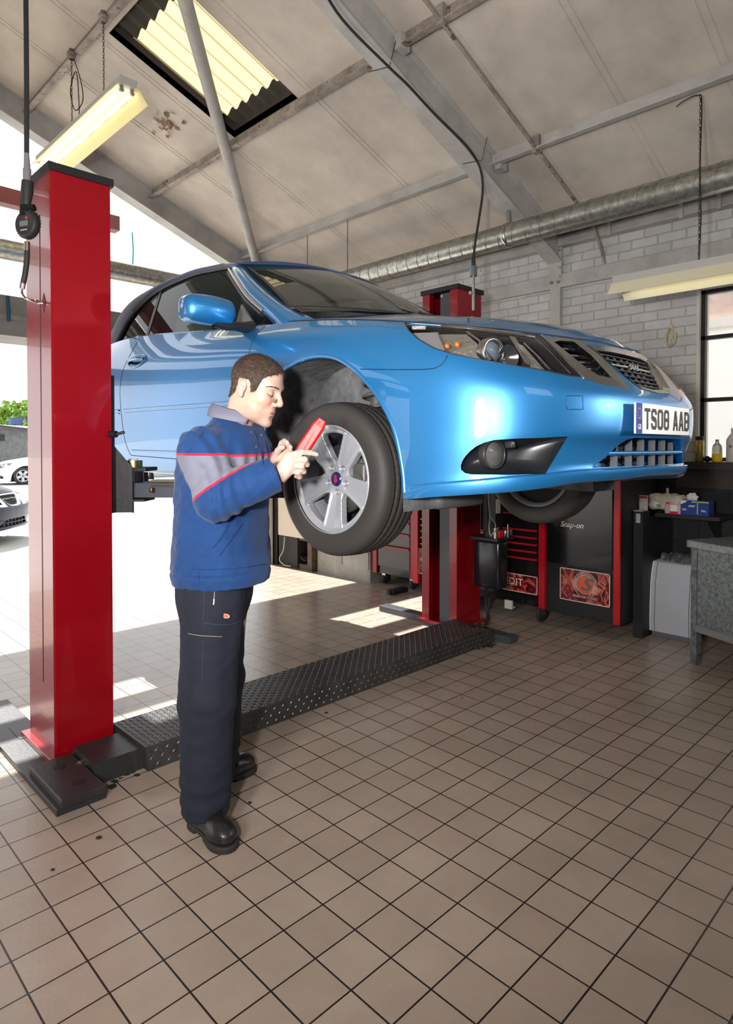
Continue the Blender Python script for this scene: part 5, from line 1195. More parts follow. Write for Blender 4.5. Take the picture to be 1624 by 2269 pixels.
a = MB(); a.box((4.938, 1.825, ZS+.022), (4.9395, 1.875, ZS+.07)); a.build('white_label', M_white, cp_); a = MB(); a.box((4.938, 1.82, ZS+.001), (4.9395, 1.88, ZS+.022)); a.cyl((4.96, 1.905, ZS+.07), (4.96, 1.905, ZS+.088), .012); a.build('red_cap', mat('red_plastic', (.55, .01, .03), .35), cp_)
tb = thing('tissue_box', 'dark blue tissue box with a white tissue on the shelf', 'tissue box', (4.99, 1.70, ZS))
a = MB(); a.box((4.94, 1.60, ZS+.001), (5.05, 1.80, ZS+.11)); a.build('box', mat('tissue_blue', (.006, .03, .22), .4), tb)
a = MB(); a.box((4.938, 1.675, ZS+.012), (4.9395, 1.682, ZS+.108)); a.box((4.938, 1.60, ZS+.098), (4.9395, 1.72, ZS+.106)); a.build('green_print', mat('lime_print', (.35, .6, .05), .5), tb)
a = MB(); a.prism([(4.938, 1.80, ZS+.11), (4.938, 1.75, ZS+.11), (4.938, 1.765, ZS+.095), (4.938, 1.80, ZS+.08)], (.0012, 0, 0)); a.build('white_print', M_white, tb)
a = MB()
for (ya, yb, za) in ((1.695, 1.74, .072), (1.70, 1.745, .064), (1.755, 1.79, .045), (1.76, 1.785, .036), (1.625, 1.655, .04), (1.615, 1.65, .032)): a.box((4.9375, ya, ZS+za), (4.939, yb, ZS+za+.004))
a.build('small_print', M_white, tb)
def f_t(P): return s_ell(P, (0, 0, .025), (.028, .042, .035))+.008*noise3(P, 80, 9)
sdf_obj('tissue', f_t, (-.06, -.07, -.02), (.06, .07, .08), .004, [mat('tissue_white', (.7, .69, .66), .8)], tb, xf=Matrix.Translation((5.0, 1.735, ZS+.108)))
# white curved unit
wu = thing('white_unit', 'white floor unit with bulging curved front beside the galvanised bench', 'cabinet', (5.05, 1.8, 0))
a = MB(); prof = [(4.93, .565), (4.905, .56), (4.88, .50), (4.86, .40), (4.85, .28), (4.845, .15), (4.85, .04)]
G = [[(x, y, z) for x, z in prof] for y in (1.69, 1.985)]; a.grid(G); a.prism([(x, 1.99, z) for x, z in prof]+[(5.27, 1.99, .04), (5.27, 1.99, .565)], (0, -.33, 0)); a.build('body', mat('white_enamel', (.80, .82, .88), .3), wu)
a = MB()
for y in (1.952, 1.70): a.tube([(x-.001, y, z) for x, z in prof[1:]], .002, 4)
a.build('panel_gap', M_black, wu)
a = MB(); a.box((4.87, 1.68, .0), (5.25, 1.98, .04)); a.build('plinth', mat('plinth_grey', (.1, .1, .12), .5), wu)
def f_b(P): return s_ell(P, (0, 0, .0), (.12, .14, .06))+.02*noise3(P, 30, 11)+.01*noise3(P, 75, 12)
o = sdf_obj('plastic_bag', lambda P: np.maximum(f_b(P), -P[:, 2]), (-.17, -.2, -.01), (.17, .2, .12), .006, [mat('clear_bag', (.10, .10, .11), .12, coat=1)], None, xf=Matrix.Translation((5.05, 1.83, .566)))
tag(o, 'crumpled dark clear plastic bag on top of the white unit', 'bag')
# galvanised bench, turned a little
M_spang = mat('spangled_galvanised', (.16, .18, .18), .45, metal=.55, var=.5, vscale=45); spots(M_spang, 5, .62, (.16, .13, .10), .1)
gb = thing('metal_bench', 'galvanised steel workbench with speckled side panel at the right frame edge', 'workbench', (4.42, 1.5, 0))
u = Vector((-.407, -.914, 0)); v_ = Vector((.914, -.407, 0)); o0 = Vector((4.405, 1.535, 0))
def ob(mb, a0, a1, b0, b1, z0, z1):
    P = [o0+u*a0+v_*b0, o0+u*a1+v_*b0, o0+u*a1+v_*b1, o0+u*a0+v_*b1]; mb.add([(p.x, p.y, z0) for p in P]+[(p.x, p.y, z1) for p in P], [(0,3,2,1),(4,5,6,7),(0,1,5,4),(1,2,6,5),(2,3,7,6),(3,0,4,7)])
a = MB(); ob(a, -.02, 1.3, -.02, .72, .775, .825); a.build('bench_top', mat('galv_top', (.17, .19, .185), .35, metal=.5, var=.35, vscale=30), gb, bevel=.004)
for (x, y) in ((0, 0), (1.2, 0), (0, .62), (1.2, .62)): a = MB(); ob(a, x, x+.048, y, y+.048, 0, .775); a.build('leg', mat('galv_leg', (.14, .16, .165), .5, metal=.4, var=.6, vscale=20) if 'galv_leg' not in bpy.data.materials else bpy.data.materials['galv_leg'], gb)
a = MB(); ob(a, .05, 1.2, .004, .012, .27, .775); a.build('front_panel', M_spang, gb); a = MB(); ob(a, .05, 1.2, -.004, .04, .225, .27); ob(a, .05, 1.2, .012, .66, .24, .25); a.build('lower_rail', mat('rail_grey', (.15, .15, .145), .5), gb)
# things on the bench
def onb(a0, b0): return o0+u*a0+v_*b0
p = onb(.33, .22); a = MB(); a.lathe([(0, .826), (.042, .826), (.042, .93), (.040, .936), (0, .936)], (p.x, p.y, 0), (0, 0, 1), 28); o = a.build('white_can', mat('white_can_paint', (.5, .52, .56), .25)); tag(o, 'white tin with black lid standing on the galvanised bench', 'tin')
a = MB(); a.lathe([(.043, .932), (.043, .945), (.03, .947), (0, .947)], (p.x, p.y, 0), (0, 0, 1), 28); a.build('lid', M_black, o)
p = onb(.24, .52); a = MB(); a.lathe([(0, .826), (.05, .826), (.055, .86), (.055, .95), (.02, 1.02), (.018, 1.04)], (p.x, p.y, 0), (0, 0, 1), 24); o = a.build('spray_bottle', mat('cloudy_plastic', (.2, .23, .26), .25)); tag(o, 'cloudy bottle with blue cap behind the white tin', 'bottle')
a = MB(); a.cyl((p.x, p.y, 1.035), (p.x, p.y, 1.08), .022); a.build('cap', mat('blue_cap', (.01, .05, .4), .4), o)
p = onb(.5, .12); a = MB(); a.prism([tuple(onb(.36, .08))[:2]+(.8262,), tuple(onb(.42, .03))[:2]+(.8262,), tuple(onb(.75, .05))[:2]+(.8262,), tuple(onb(.70, .2))[:2]+(.8262,)], (0, 0, .004)); tag(a.build('paper_sheet', M_white), 'white paper lying on the front of the bench', 'paper')
# window sill bottles
ZW = 1.3255
a = MB(); a.lathe([(0, 0), (.031, 0), (.033, .01), (.033, .16), (.024, .175)], (5.255, 1.775, ZW), (0, 0, 1), 24); o = a.build('spray_can', mat('gold_can', (.35, .25, .07), .3, metal=.6, var=.4, vscale=40)); tag(o, 'gold and black aerosol can on the window sill', 'can')
a = MB(); a.cyl((5.255, 1.775, ZW+.172), (5.255, 1.775, ZW+.20), .030, n=20); a.build('cap', M_black, o)
a = MB(); r_ = bmesh.new(); bmesh.ops.create_uvsphere(r_, u_segments=20, v_segments=12, radius=.024); a.bm(r_, 0, Matrix.Translation((5.25, 1.715, ZW+.024)), True); tag(a.build('black_ball_knob', M_blackg), 'small round black knob beside the aerosol can on the sill', 'knob')
a = MB(); a.lathe([(0, 0), (.033, 0), (.036, .01), (.036, .105), (.030, .13), (.013, .15), (.013, .175), (0, .175)], (5.255, 1.645, ZW), (0, 0, 1), 24); o = a.build('clear_bottle', mat('clear_bottle_plastic', (.62, .62, .57), .15, trans=.5)); tag(o, 'clear bottle half full of yellow liquid on the window sill', 'bottle')
a = MB(); a.lathe([(0, -.001), (.0345, -.001), (.0375, .01), (.0375, .063), (0, .064)], (5.255, 1.645, ZW+.001), (0, 0, 1), 24); a.build('yellow_liquid', mat('yellow_oil', (.75, .5, .02), .1, emit=None), o)
a = MB(); a.lathe([(0, 0), (.045, 0), (.05, .01), (.05, .17), (.035, .20), (.018, .22), (.018, .26), (0, .26)], (5.255, 1.53, ZW), (0, 0, 1), 24); o = a.build('white_bottle', mat('white_bottle_plastic', (.55, .5, .5), .3)); tag(o, 'tall white bottle at the right frame edge on the window sill', 'bottle')
text_mesh('bottle_lettering', 'BI', .03, M_ink, FX(5.203, 1.535, ZW+.12), o, .001)
# ------------------------------------------------ behind the wheel: grey cabinet, dark shelf unit, cables
gc = thing('grey_cabinet', 'low grey steel cabinet against the wall left of the tool chests', 'cabinet', (4.95, 5.3, 0))
a = MB(); a.box((4.64, 4.87, .0), (5.28, 5.75, .92)); a.build('body', mat('grey_cabinet_paint', (.30, .29, .26), .55, var=.25, vscale=5), gc)
a = MB(); a.box((4.632, 4.89, .14), (4.64, 5.30, .88)); a.box((4.632, 5.32, .14), (4.64, 5.73, .88)); a.build('doors', bpy.data.materials['grey_cabinet_paint'], gc)
su = thing('shelf_unit', 'open wooden unit full of cables behind the front wheel', 'shelf unit', (4.9, 6.1, 0)); M_wood = mat('dark_brown_wood', (.10, .07, .045), .7, var=.4, vscale=12)
for (y0, y1) in ((5.78, 5.86), (6.42, 6.45)): a = MB(); a.box((4.58, y0, 0), (5.28, y1, .72)); a.build('side_board', M_wood, su)
a = MB(); a.box((4.60, 5.86, .0), (5.25, 6.42, .06)); a.build('bottom_shelf', M_wood, su)
a = MB(); a.box((4.60, 5.78, .34), (5.25, 6.45, .37)); a.build('shelf', M_wood, su); a = MB(); a.box((4.57, 5.80, .37), (5.25, 6.42, .82)); a.build('beige_panel', mat('beige_board', (.62, .55, .44), .7), su)
def coil(name, c_, rr, n_, m, lab, seed):
    r0 = random.Random(seed); pts = [Vector(c_)+Vector((r0.uniform(-.06, .06)+.5*rr*math.cos(t*1.0), rr*math.cos(t)*r0.uniform(.7, 1.2), abs(.5*rr*math.sin(t*1.3))+r0.uniform(0, .02))) for t in np.linspace(0, n_*6.28, int(n_*9))]
    a = MB(); a.tube(cat(pts, 3), .008, 5); return tag(a.build(name, m), lab, 'cable')
coil('coiled_cable', (4.68, 6.05, .07), .15, 5, M_blackg, 'tangled black cables in the bottom of the wooden unit', 3)
coil('coiled_hose', (4.98, 6.2, .09), .12, 3, mat('dull_grey_rubber', (.12, .12, .12), .4), 'grey hose heaped behind the black cables', 5)
a = MB(); a.tube(cat([(4.55, 6.26, .36), (4.545, 6.28, .2), (4.53, 6.34, .09), (4.53, 6.25, .03), (4.56, 6.15, .02)], 5), .006, 6); tag(a.build('pale_cable', mat('cream_cable', (.6, .55, .45), .5)), 'single cream cable hanging down the front of the wooden unit', 'cable')
a = MB(); a.bbox((4.40, 4.30, .0), (4.62, 4.38, .05), .01); a.cyl((4.38, 4.34, .03), (4.45, 4.34, .03), .022); tag(a.build('trolley_jack_end', M_black), 'black tool lying on the floor in front of the farthest tool chest', 'tool')
# ------------------------------------------------ lift carriage and arms under the near side of the car
def CP(px, py, dep): return EYE+ray(px, py)*dep
ca_ = thing('lift_carriage', 'black lift carriage with arm and brass pad adaptors at the near post', 'lift arm', (1.3, 3.15, 1.2))
a = MB(); a.box((1.236, 3.10, 1.12), (1.262, 3.36, 1.78)); a.prism([(1.262, 3.12, 1.12), (1.262, 3.12, 1.45), (1.33, 3.06, 1.34), (1.33, 3.06, 1.12)], (.0, .22, 0)); a.build('carriage_plate', M_black, ca_, bevel=.003)
D0 = 3.10
def quadbox(x0, y0, x1, y1, d0, thick, m, name, par):
    a = MB(); A = [CP(x0, y1, d0), CP(x1, y1, d0), CP(x1, y0, d0), CP(x0, y0, d0)]; n_ = Vector((fw.x, fw.y, 0)).normalized()*thick; a.add(A+[p+n_ for p in A], [(0,1,2,3),(7,6,5,4),(0,4,5,1),(1,5,6,2),(2,6,7,3),(3,7,4,0)]); return a.build(name, m, par, bevel=.003)
quadbox(258, 1041, 266, 1112, D0, .14, M_black, 'bracket', ca_); quadbox(258, 1036, 322, 1045, D0, .16, M_black, 'bracket_top', ca_)
quadbox(262, 1070, 470, 1103, D0+.02, .10, M_arm, 'arm_beam', ca_)
quadbox(330, 1064, 470, 1068, D0-.01, .10, M_brass, 'adaptor_rail', ca_); quadbox(333, 1075, 470, 1078, D0-.01, .10, M_brass, 'adaptor_rail', ca_)
quadbox(262, 1106, 320, 1112, D0-.01, .14, M_black, 'lower_plate', ca_)
def vcyl(px, y0, y1, d, r, m, name): a = MB(); p = CP(px, y0, d); q = CP(px, y1, d); a.cyl((q.x, q.y, q.z), (q.x, q.y, p.z), r, n=24); return a.build(name, m, ca_)
vcyl(296, 1020, 1037, D0+.06, .042, M_brass, 'brass_adaptor'); vcyl(271, 1020, 1036, D0+.10, .025, M_brass, 'brass_adaptor'); vcyl(296, 1045, 1068, D0+.06, .047, M_blackg, 'pad_spigot')
vcyl(262, 1112, 1130, D0+.04, .0045, M_steel, 'threaded_rod'); vcyl(295, 1112, 1137, D0+.04, .0045, M_steel, 'threaded_rod')
for x in (266, 288, 302): vcyl(x, 1016, 1020, D0+.05, .006, M_chrome, 'adaptor_stud')
a = MB(); p = CP(288, 1052, D0+.01); a.tube([p+Vector((rt.x*.011*math.cos(t), rt.y*.011*math.cos(t), .011*math.sin(t))) for t in np.linspace(0, 2*PI, 13)[:-1]], .002, 5, closed=True); a.build('spigot_ring', M_chrome, ca_)
a = MB(); p = CP(336, 1086, D0-.005); a.bbox((p.x-.008, p.y-.008, p.z-.012), (p.x+.008, p.y+.008, p.z+.012), .002); a.build('latch', M_brass, ca_)
a = MB(); p = CP(258, 962, 3.0); a.cyl(p, p+Vector((-.02, .03, 0)), .016); a.cyl(p+Vector((0, 0, -.0)), p+Vector((.03, -.02, .01)), .007); a.build('release_knob', M_black, ca_)
# ------------------------------------------------ tyre inflator hose in front of the near post
ti = thing('tyre_inflator', 'black tyre inflator with round digital gauge hanging by the near red post', 'tyre inflator', (.9, 3.0, 1.9))
D1 = 2.86
def path(P, d): return cat([CP(x, y, d) for x, y in P], 4)
a = MB(); a.tube(path([(57, -420), (57, -60), (58, 60), (59, 200), (59, 345)], D1), .0105, 10); a.build('air_hose', M_blackr, ti)
a = MB(); p0, p1, p2 = CP(59, 340, D1), CP(60, 375, D1), CP(60, 402, D1); a.cyl(p1, p0, .014, .0105, n=14); a.cyl(p2, p1, .017, n=14); a.build('hose_sleeve', mat('grey_sleeve', (.18, .18, .19), .5), ti)
a = MB(); a.tube([CP(61, 402, D1), CP(60, 425, D1), CP(58, 455, D1)], [.024, .026, .018], 10); a.tube([CP(48, 432, D1), CP(47, 455, D1), CP(53, 462, D1)], .006, 6); a.build('trigger_grip', M_blackr, ti)
a = MB(); a.cyl(CP(56, 458, D1), CP(56, 480, D1), .024, n=16); a.cyl(CP(60, 462, D1-.01), CP(77, 460, D1-.01), .015, n=12); a.build('valve_block', M_blackg, ti)
gc_ = CP(63, 498, D1); gx = (rt*.93-fw*.35).normalized(); gz = Vector((0, 0, 1)); gn = gx.cross(gz).normalized()
if gn.dot(fw) > 0: gn = -gn
gn = (gn+Vector((0, 0, 0))).normalized()
a = MB(); a.lathe([(0, -.02), (.048, -.02), (.060, -.012), (.060, .014), (.052, .024), (.046, .02), (0, .02)], gc_, gn, 40)
for k in range(30):
    t = k*2*PI/30; e1 = gx*math.cos(t)+gz*math.sin(t); c_ = gc_+e1*.061; a.tube([c_-gn*.012, c_+gn*.014], .0035, 5)
go = a.build('gauge_body', M_blackr, ti)
a = MB(); F_ = frame(gc_+gn*.0205, gx, gz); a.box((-.028, -.012, 0), (.022, .012, .001), M=F_); a.build('gauge_display', mat('lcd_grey', (.12, .15, .14), .3), go)
a = MB(); a.box((.006, .018, 0), (.020, .028, .0012), M=F_); a.build('gauge_button', mat('gauge_red', (.45, .05, .06), .4), go)
a = MB()
for k in range(6): a.box((-.024+k*.007, -.031, 0), (-.0195+k*.007, -.026, .001), M=F_)
a.build('gauge_marks', M_silver, go)
a = MB(); a.cyl(CP(60, 536, D1), CP(60, 556, D1), .012, n=12); a.build('hose_fitting', M_steel, ti)
a = MB(); a.tube(path([(60, 555), (59, 580), (55, 610), (51, 628)], D1), .012, 10); a.build('lower_hose', M_blackr, ti)
a = MB(); a.cyl(CP(51, 624, D1), CP(49, 640, D1), .012, n=12); a.build('hose_ferrule', M_steel, ti)
a = MB(); q = [CP(49, 638, D1), CP(49, 650, D1), CP(56, 660, D1), CP(68, 665, D1+.01), CP(84, 670, D1+.03)]; tip = on(97, 671, 0, .971); a.tube(cat(q+[tip], 4), [.0055]*21 if False else .0055, 8); a.tube([CP(77, 667, D1+.02), CP(88, 671, D1+.04)], .008, 8); a.build('steel_nozzle', M_chrome, ti)
# ------------------------------------------------ second air hose, along the rafter and down to the far post
ah = thing('air_line', 'black air hose following the rafter and dropping to a steel fitting above the far post', 'hose', (3.9, 2.95, 2.8))
def RF(px, py): 
    d = ray(px, py); z0 = HE-.27; t = (z0+(WX-EYE.x)*SL-EYE.z)/(d.z+SL*d.x); return EYE+d*t
pts = [RF(x, y) for x, y in ((700, -50), (760, 45), (858, 145), (905, 190), (965, 255), (1030, 320), (1058, 360))]
lo_ = [on(x, y, 1, 2.93) for x, y in ((1068, 392), (1069, 430), (1062, 480), (1054, 530), (1049, 570))]
a = MB(); a.tube(cat(pts+lo_, 5), .009, 8); a.build('hose', M_blackr, ah)
P_ = [on(1049, y, 1, 2.93) for y in (565, 590, 612, 688)]
a = MB(); a.cyl(P_[0], P_[1], .013, .017, n=12); a.build('hose_end', M_blackr, ah); a = MB(); a.cyl(P_[1], P_[2], .028, n=8, smooth=False); a.build('coupler', mat('blue_grey_metal', (.18, .22, .24), .35, metal=.6), ah)
a = MB(); a.cyl(P_[2], P_[3], .011, n=12); a.build('steel_pipe', M_steel, ah); a = MB(); q = on(1043, 649, 1, 2.93); a.cyl(q+Vector((-.01, 0, 0)), q+Vector((.01, 0, 0)), .013, n=12); a.build('bleed_screw', M_steel, ah)
for (x, y) in ((858, 145), (1063, 352)):
    q = RF(x, y); a = MB(); a.tube([q+Vector((-.06, .12, -.02)), q+Vector((0, -.02, -.015)), q+Vector((.05, -.03, .17))], .0025, 4); a.build('cable_tie', M_blackr, ah)

# oil and grease stains on the floor by the near post and along the ramp
M_oil = mat('oil_stain', (.035, .028, .022), .3)
def stain(cx_, cy_, rx_, ry_, seed, lab):
    r0 = random.Random(seed); a = MB()
    for k in range(26):
        x, y = r0.gauss(cx_, rx_*.5), r0.gauss(cy_, ry_*.5); r = r0.uniform(.008, .03)*math.exp(-((x-cx_)/rx_)**2); n = 9
        a.add([(x+r*r0.uniform(.6, 1.2)*math.cos(t), y+r*r0.uniform(.6, 1.2)*math.sin(t), .0006+.0001*k/26) for t in np.linspace(0, 2*PI, n+1)[:-1]], [tuple(range(n))])
    tag(a.build('oil_stain', M_oil), lab, 'stain', kind='stuff')
stain(1.14, 2.80, .12, .09, 1, 'cluster of black grease spots on the tiles beside the near post foot')
stain(3.75, 2.74, .16, .05, 2, 'grease spots on the tiles by the far post foot')
for i, (x_, y_, s_, lab) in enumerate(((219, 1857, .012, 'small black chip on a floor tile left of the near boot'), (723, 1580, .011, 'small dark fragment on the floor in front of the ramp'), (117, 1928, .007, 'tiny dark fragment on the tiles at lower left'), (553, 1780, .010, 'small dark fragment right of the near boot'), (1256, 1416, .012, 'dark speck on the floor in front of the tool locker'))):
    p = on(x_, y_, 2, 0); a = MB(); r0 = random.Random(i); a.lathe([(0, .001), (s_, .001), (s_*.8, .004), (s_*.4, .002), (0, .002)], (p.x, p.y, 0), (0, 0, 1), 7, smooth=False); tag(a.build('debris_chip', M_blackr), lab, 'debris')
# ============================================================ THE YARD OUTSIDE
a = MB(); a.box((-3, 7.8, 4.05), (3.25, 7.95, 4.22)); tag(a.build('red_fascia_beam', mat('dark_red_beam', (.12, .02, .012), .5)), 'dark red beam outside the gable above the pipe', 'beam')
M_rope = mat('blue_rope', (.02, .25, .35), .7)
a = MB(); p = on(293, 515, 1, 7.5); q = on(294, 590, 1, 7.5); a.tube([p, (p+q)/2+Vector((.01, 0, 0)), q], .008, 5); tag(a.build('blue_rope', M_rope), 'short blue rope hanging outside above the pipe', 'rope')
a = MB(); p = on(17, 655, 1, 6.69); q = on(20, 712, 1, 6.69); a.tube([p, (p+q)/2, q], .016, 5); tag(a.build('blue_strap', mat('blue_strap_cloth', (.01, .06, .15), .7)), 'blue strap on the grey roller box, far left', 'strap')
def yard_car(loc, rz, paint, lab, s_=1.0):
    c = copy_tree(car); c.location = loc; c.rotation_euler = (0, 0, rz); c['label'] = lab; c['category'] = 'car'
    if 'group' in c: del c['group']
    for o in list(c.children):
        if o.name.startswith(('number_plate', 'windscreen.', 'grille_lettering')) and o.name.startswith('number'):
            for k in list(o.children_recursive): bpy.data.objects.remove(k, do_unlink=True)
            bpy.data.objects.remove(o, do_unlink=True); continue
    for o in c.children_recursive:
        if 'crest' in o.name or 'grille_lettering' in o.name: bpy.data.objects.remove(o, do_unlink=True); continue
        if o.name.split('.')[0] == 'wheel' and o.type == 'EMPTY': o.location.z += .115
        if o.type == 'MESH':
            for i, sl in enumerate(o.material_slots):
                if sl.material == M_paint or sl.material == M_soft: sl.link = 'OBJECT'; sl.material = paint
    return c
M_p2 = mat('dark_blue_car_paint', (.006, .010, .024), .35, spec=.3, coat=.15); M_p3 = mat('white_car_paint', (.6, .6, .6), .35, coat=1); M_p4 = mat('silver_car_paint', (.3, .31, .33), .35, metal=.5)
def at_px(px, dep): d = ray(px, 990); return EYE+d*dep
def ground_loc(px, dep): p = at_px(px, dep); return (p.x, p.y, -.008)
# car origin sits 2.3 m behind its nose on the ground (LIFT removed by location)
yard_car((1.17, 12.24, -.005), math.radians(50), M_p2, 'dark blue car parked outside facing the workshop, at the left frame edge')
p = ground_loc(128, 25.5); yard_car((p[0], p[1], -.005), math.radians(-100), M_p3, 'white car parked farther out, seen side on behind the dark car')
p = ground_loc(380, 27); yard_car((p[0], p[1], -.005), math.radians(80), M_p4, 'silver car in the yard glimpsed under the raised car')
p = ground_loc(-110, 34); yard_car((p[0]-.4, p[1]+1.2, -.005), math.radians(75), M_p4, 'silver car parked at the back of the yard by the grey shed')
# shed
sd = thing('grey_shed', 'long grey boarded shed beyond the parked cars', 'shed', (at_px(20, 36).x, at_px(20, 36).y, 0))
p = at_px(-60, 36); q = at_px(130, 36); dn = Vector((fw.x, fw.y, 0)).normalized()*4
a = MB(); A = [(p.x, p.y, 0), (q.x, q.y, 0), (q.x, q.y, 2.15), ((p.x+q.x)/2-1, (p.y+q.y)/2, 2.55), (p.x, p.y, 2.45)]; a.prism(A, tuple(dn)); a.build('boarded_wall', mat('grey_boards', (.16, .17, .17), .8, var=.3, vscale=3), sd)
a = MB(); A = [(p.x, p.y, 2.46), ((p.x+q.x)/2-1, (p.y+q.y)/2, 2.56), (q.x, q.y, 2.16), (q.x, q.y, 2.26), ((p.x+q.x)/2-1, (p.y+q.y)/2, 2.66), (p.x, p.y, 2.56)]; A = [Vector(v_)-dn*.05 for v_ in A]; a.prism(A, tuple(dn*1.1)); a.build('roof_edge', mat('dark_roof', (.05, .045, .045), .8), sd)
p_ = at_px(2, 35.9); a = MB(); a.box((p_.x-.5, p_.y-.05, 1.75), (p_.x+.3, p_.y+.05, 2.1)); a.build('vent', mat('vent_dark', (.03, .035, .04), .6), sd)
M_leaf = mat('sunlit_leaves', (.22, .36, .05), .6, var=.4, vscale=2)
def bush(px, dep, w_, h_, lab, seed):
    c_ = at_px(px, dep); t = thing('tree', lab, 'tree', (c_.x, c_.y, 0)); r0 = np.random.default_rng(seed)
    a = MB(); a.cyl((c_.x, c_.y, 0), (c_.x, c_.y, h_*.6), .15, n=8); a.build('trunk', M_wood, t)
    a = MB(); n_ = 2600
    th = r0.uniform(0, 2*PI, n_); ph = np.arccos(r0.uniform(-1, 1, n_)); rr = r0.uniform(.7, 1, n_)**.5
    for i in range(n_):
        bump = 1+.18*math.sin(5*th[i]+seed)*math.sin(4*ph[i]); q = Vector((c_.x+w_*rr[i]*bump*math.sin(ph[i])*math.cos(th[i]), c_.y+w_*rr[i]*bump*math.sin(ph[i])*math.sin(th[i]), h_*.62+h_*.42*rr[i]*bump*math.cos(ph[i])))
        e1 = Vector(r0.normal(size=3)).normalized()*.15; e2 = Vector(r0.normal(size=3)).normalized()*.15; a.add([q-e1, q+e2, q+e1, q-e2], [(0,1,2,3)])
    tag(a.build('foliage', M_leaf, t), None, kind='stuff')
bush(8, 45, 2.0, 3.6, 'bright green tree above the left end of the shed', 1); bush(42, 46, 2.2, 4.4, 'taller bright green tree above the middle of the shed', 2); bush(85, 45, 2.0, 3.7, 'green tree beside the near post, right end of the shed', 3); bush(-40, 46, 2.2, 3.8, 'green tree at the frame edge, farthest left', 4)
a = MB(); p = at_px(55, 43.5); a.box((p.x-.9, p.y-.3, 2.9), (p.x+1.2, p.y+.3, 3.35)); tag(a.build('blue_van_roof', mat('blue_panel', (.06, .1, .25), .6)), 'blue roof showing between the green trees', 'roof')
# ============================================================ THE MECHANIC  (local frame: a right, b away, c up; metres)
ra = Vector((rt.x, rt.y, 0)).normalized(); rb = Vector((fw.x, fw.y, 0)).normalized()
MO = Vector((0, 0, 0))+rb*2.5-ra*.735
MX = Matrix(((ra.x, rb.x, 0, MO.x), (ra.y, rb.y, 0, MO.y), (0, 0, 1, 0), (0, 0, 0, 1)))
man = thing('person', 'mechanic in blue and grey jacket and dark trousers holding a red gauge by the wheel', 'person', (MO.x, MO.y, 0))
def mixattr(m, attr, lo, hi, col, fac=1.0, invert=False):
    N, L = nt(m); b = N['Principled BSDF']; I = b.inputs['Base Color']; at = N.new('ShaderNodeAttribute'); at.attribute_name = attr
    mr = N.new('ShaderNodeMapRange'); mr.inputs['From Min'].default_value = lo; mr.inputs['From Max'].default_value = hi; mr.inputs['To Min'].default_value = 0; mr.inputs['To Max'].default_value = fac
    L.new(at.outputs['Fac'], mr.inputs['Value']); x = N.new('ShaderNodeMix'); x.data_type = 'RGBA'; x.inputs['B'].default_value = (*col, 1)
    if I.is_linked: L.new(I.links[0].from_socket, x.inputs['A'])
    else: x.inputs['A'].default_value = I.default_value[:]
    L.new(mr.outputs['Result'], x.inputs['Factor']); L.new(x.outputs['Result'], I)
M_skin = mat('skin', (.52, .315, .24), .45, var=.10, vscale=30, bump=.05, bscale=300); I = M_skin.node_tree.nodes['Principled BSDF'].inputs
I['Subsurface Weight'].default_value = .15; I['Subsurface Radius'].default_value = (.9, .35, .2); I['Subsurface Scale'].default_value = .01
mixattr(M_skin, 'stubble', .0, 1., (.30, .20, .16), .35); mixattr(M_skin, 'blush', .0, 1., (.62, .22, .17), .5); mixattr(M_skin, 'lip', .0, 1., (.50, .16, .15), .85); mixattr(M_skin, 'glove', 0, 1., (.52, .37, .31), .85)
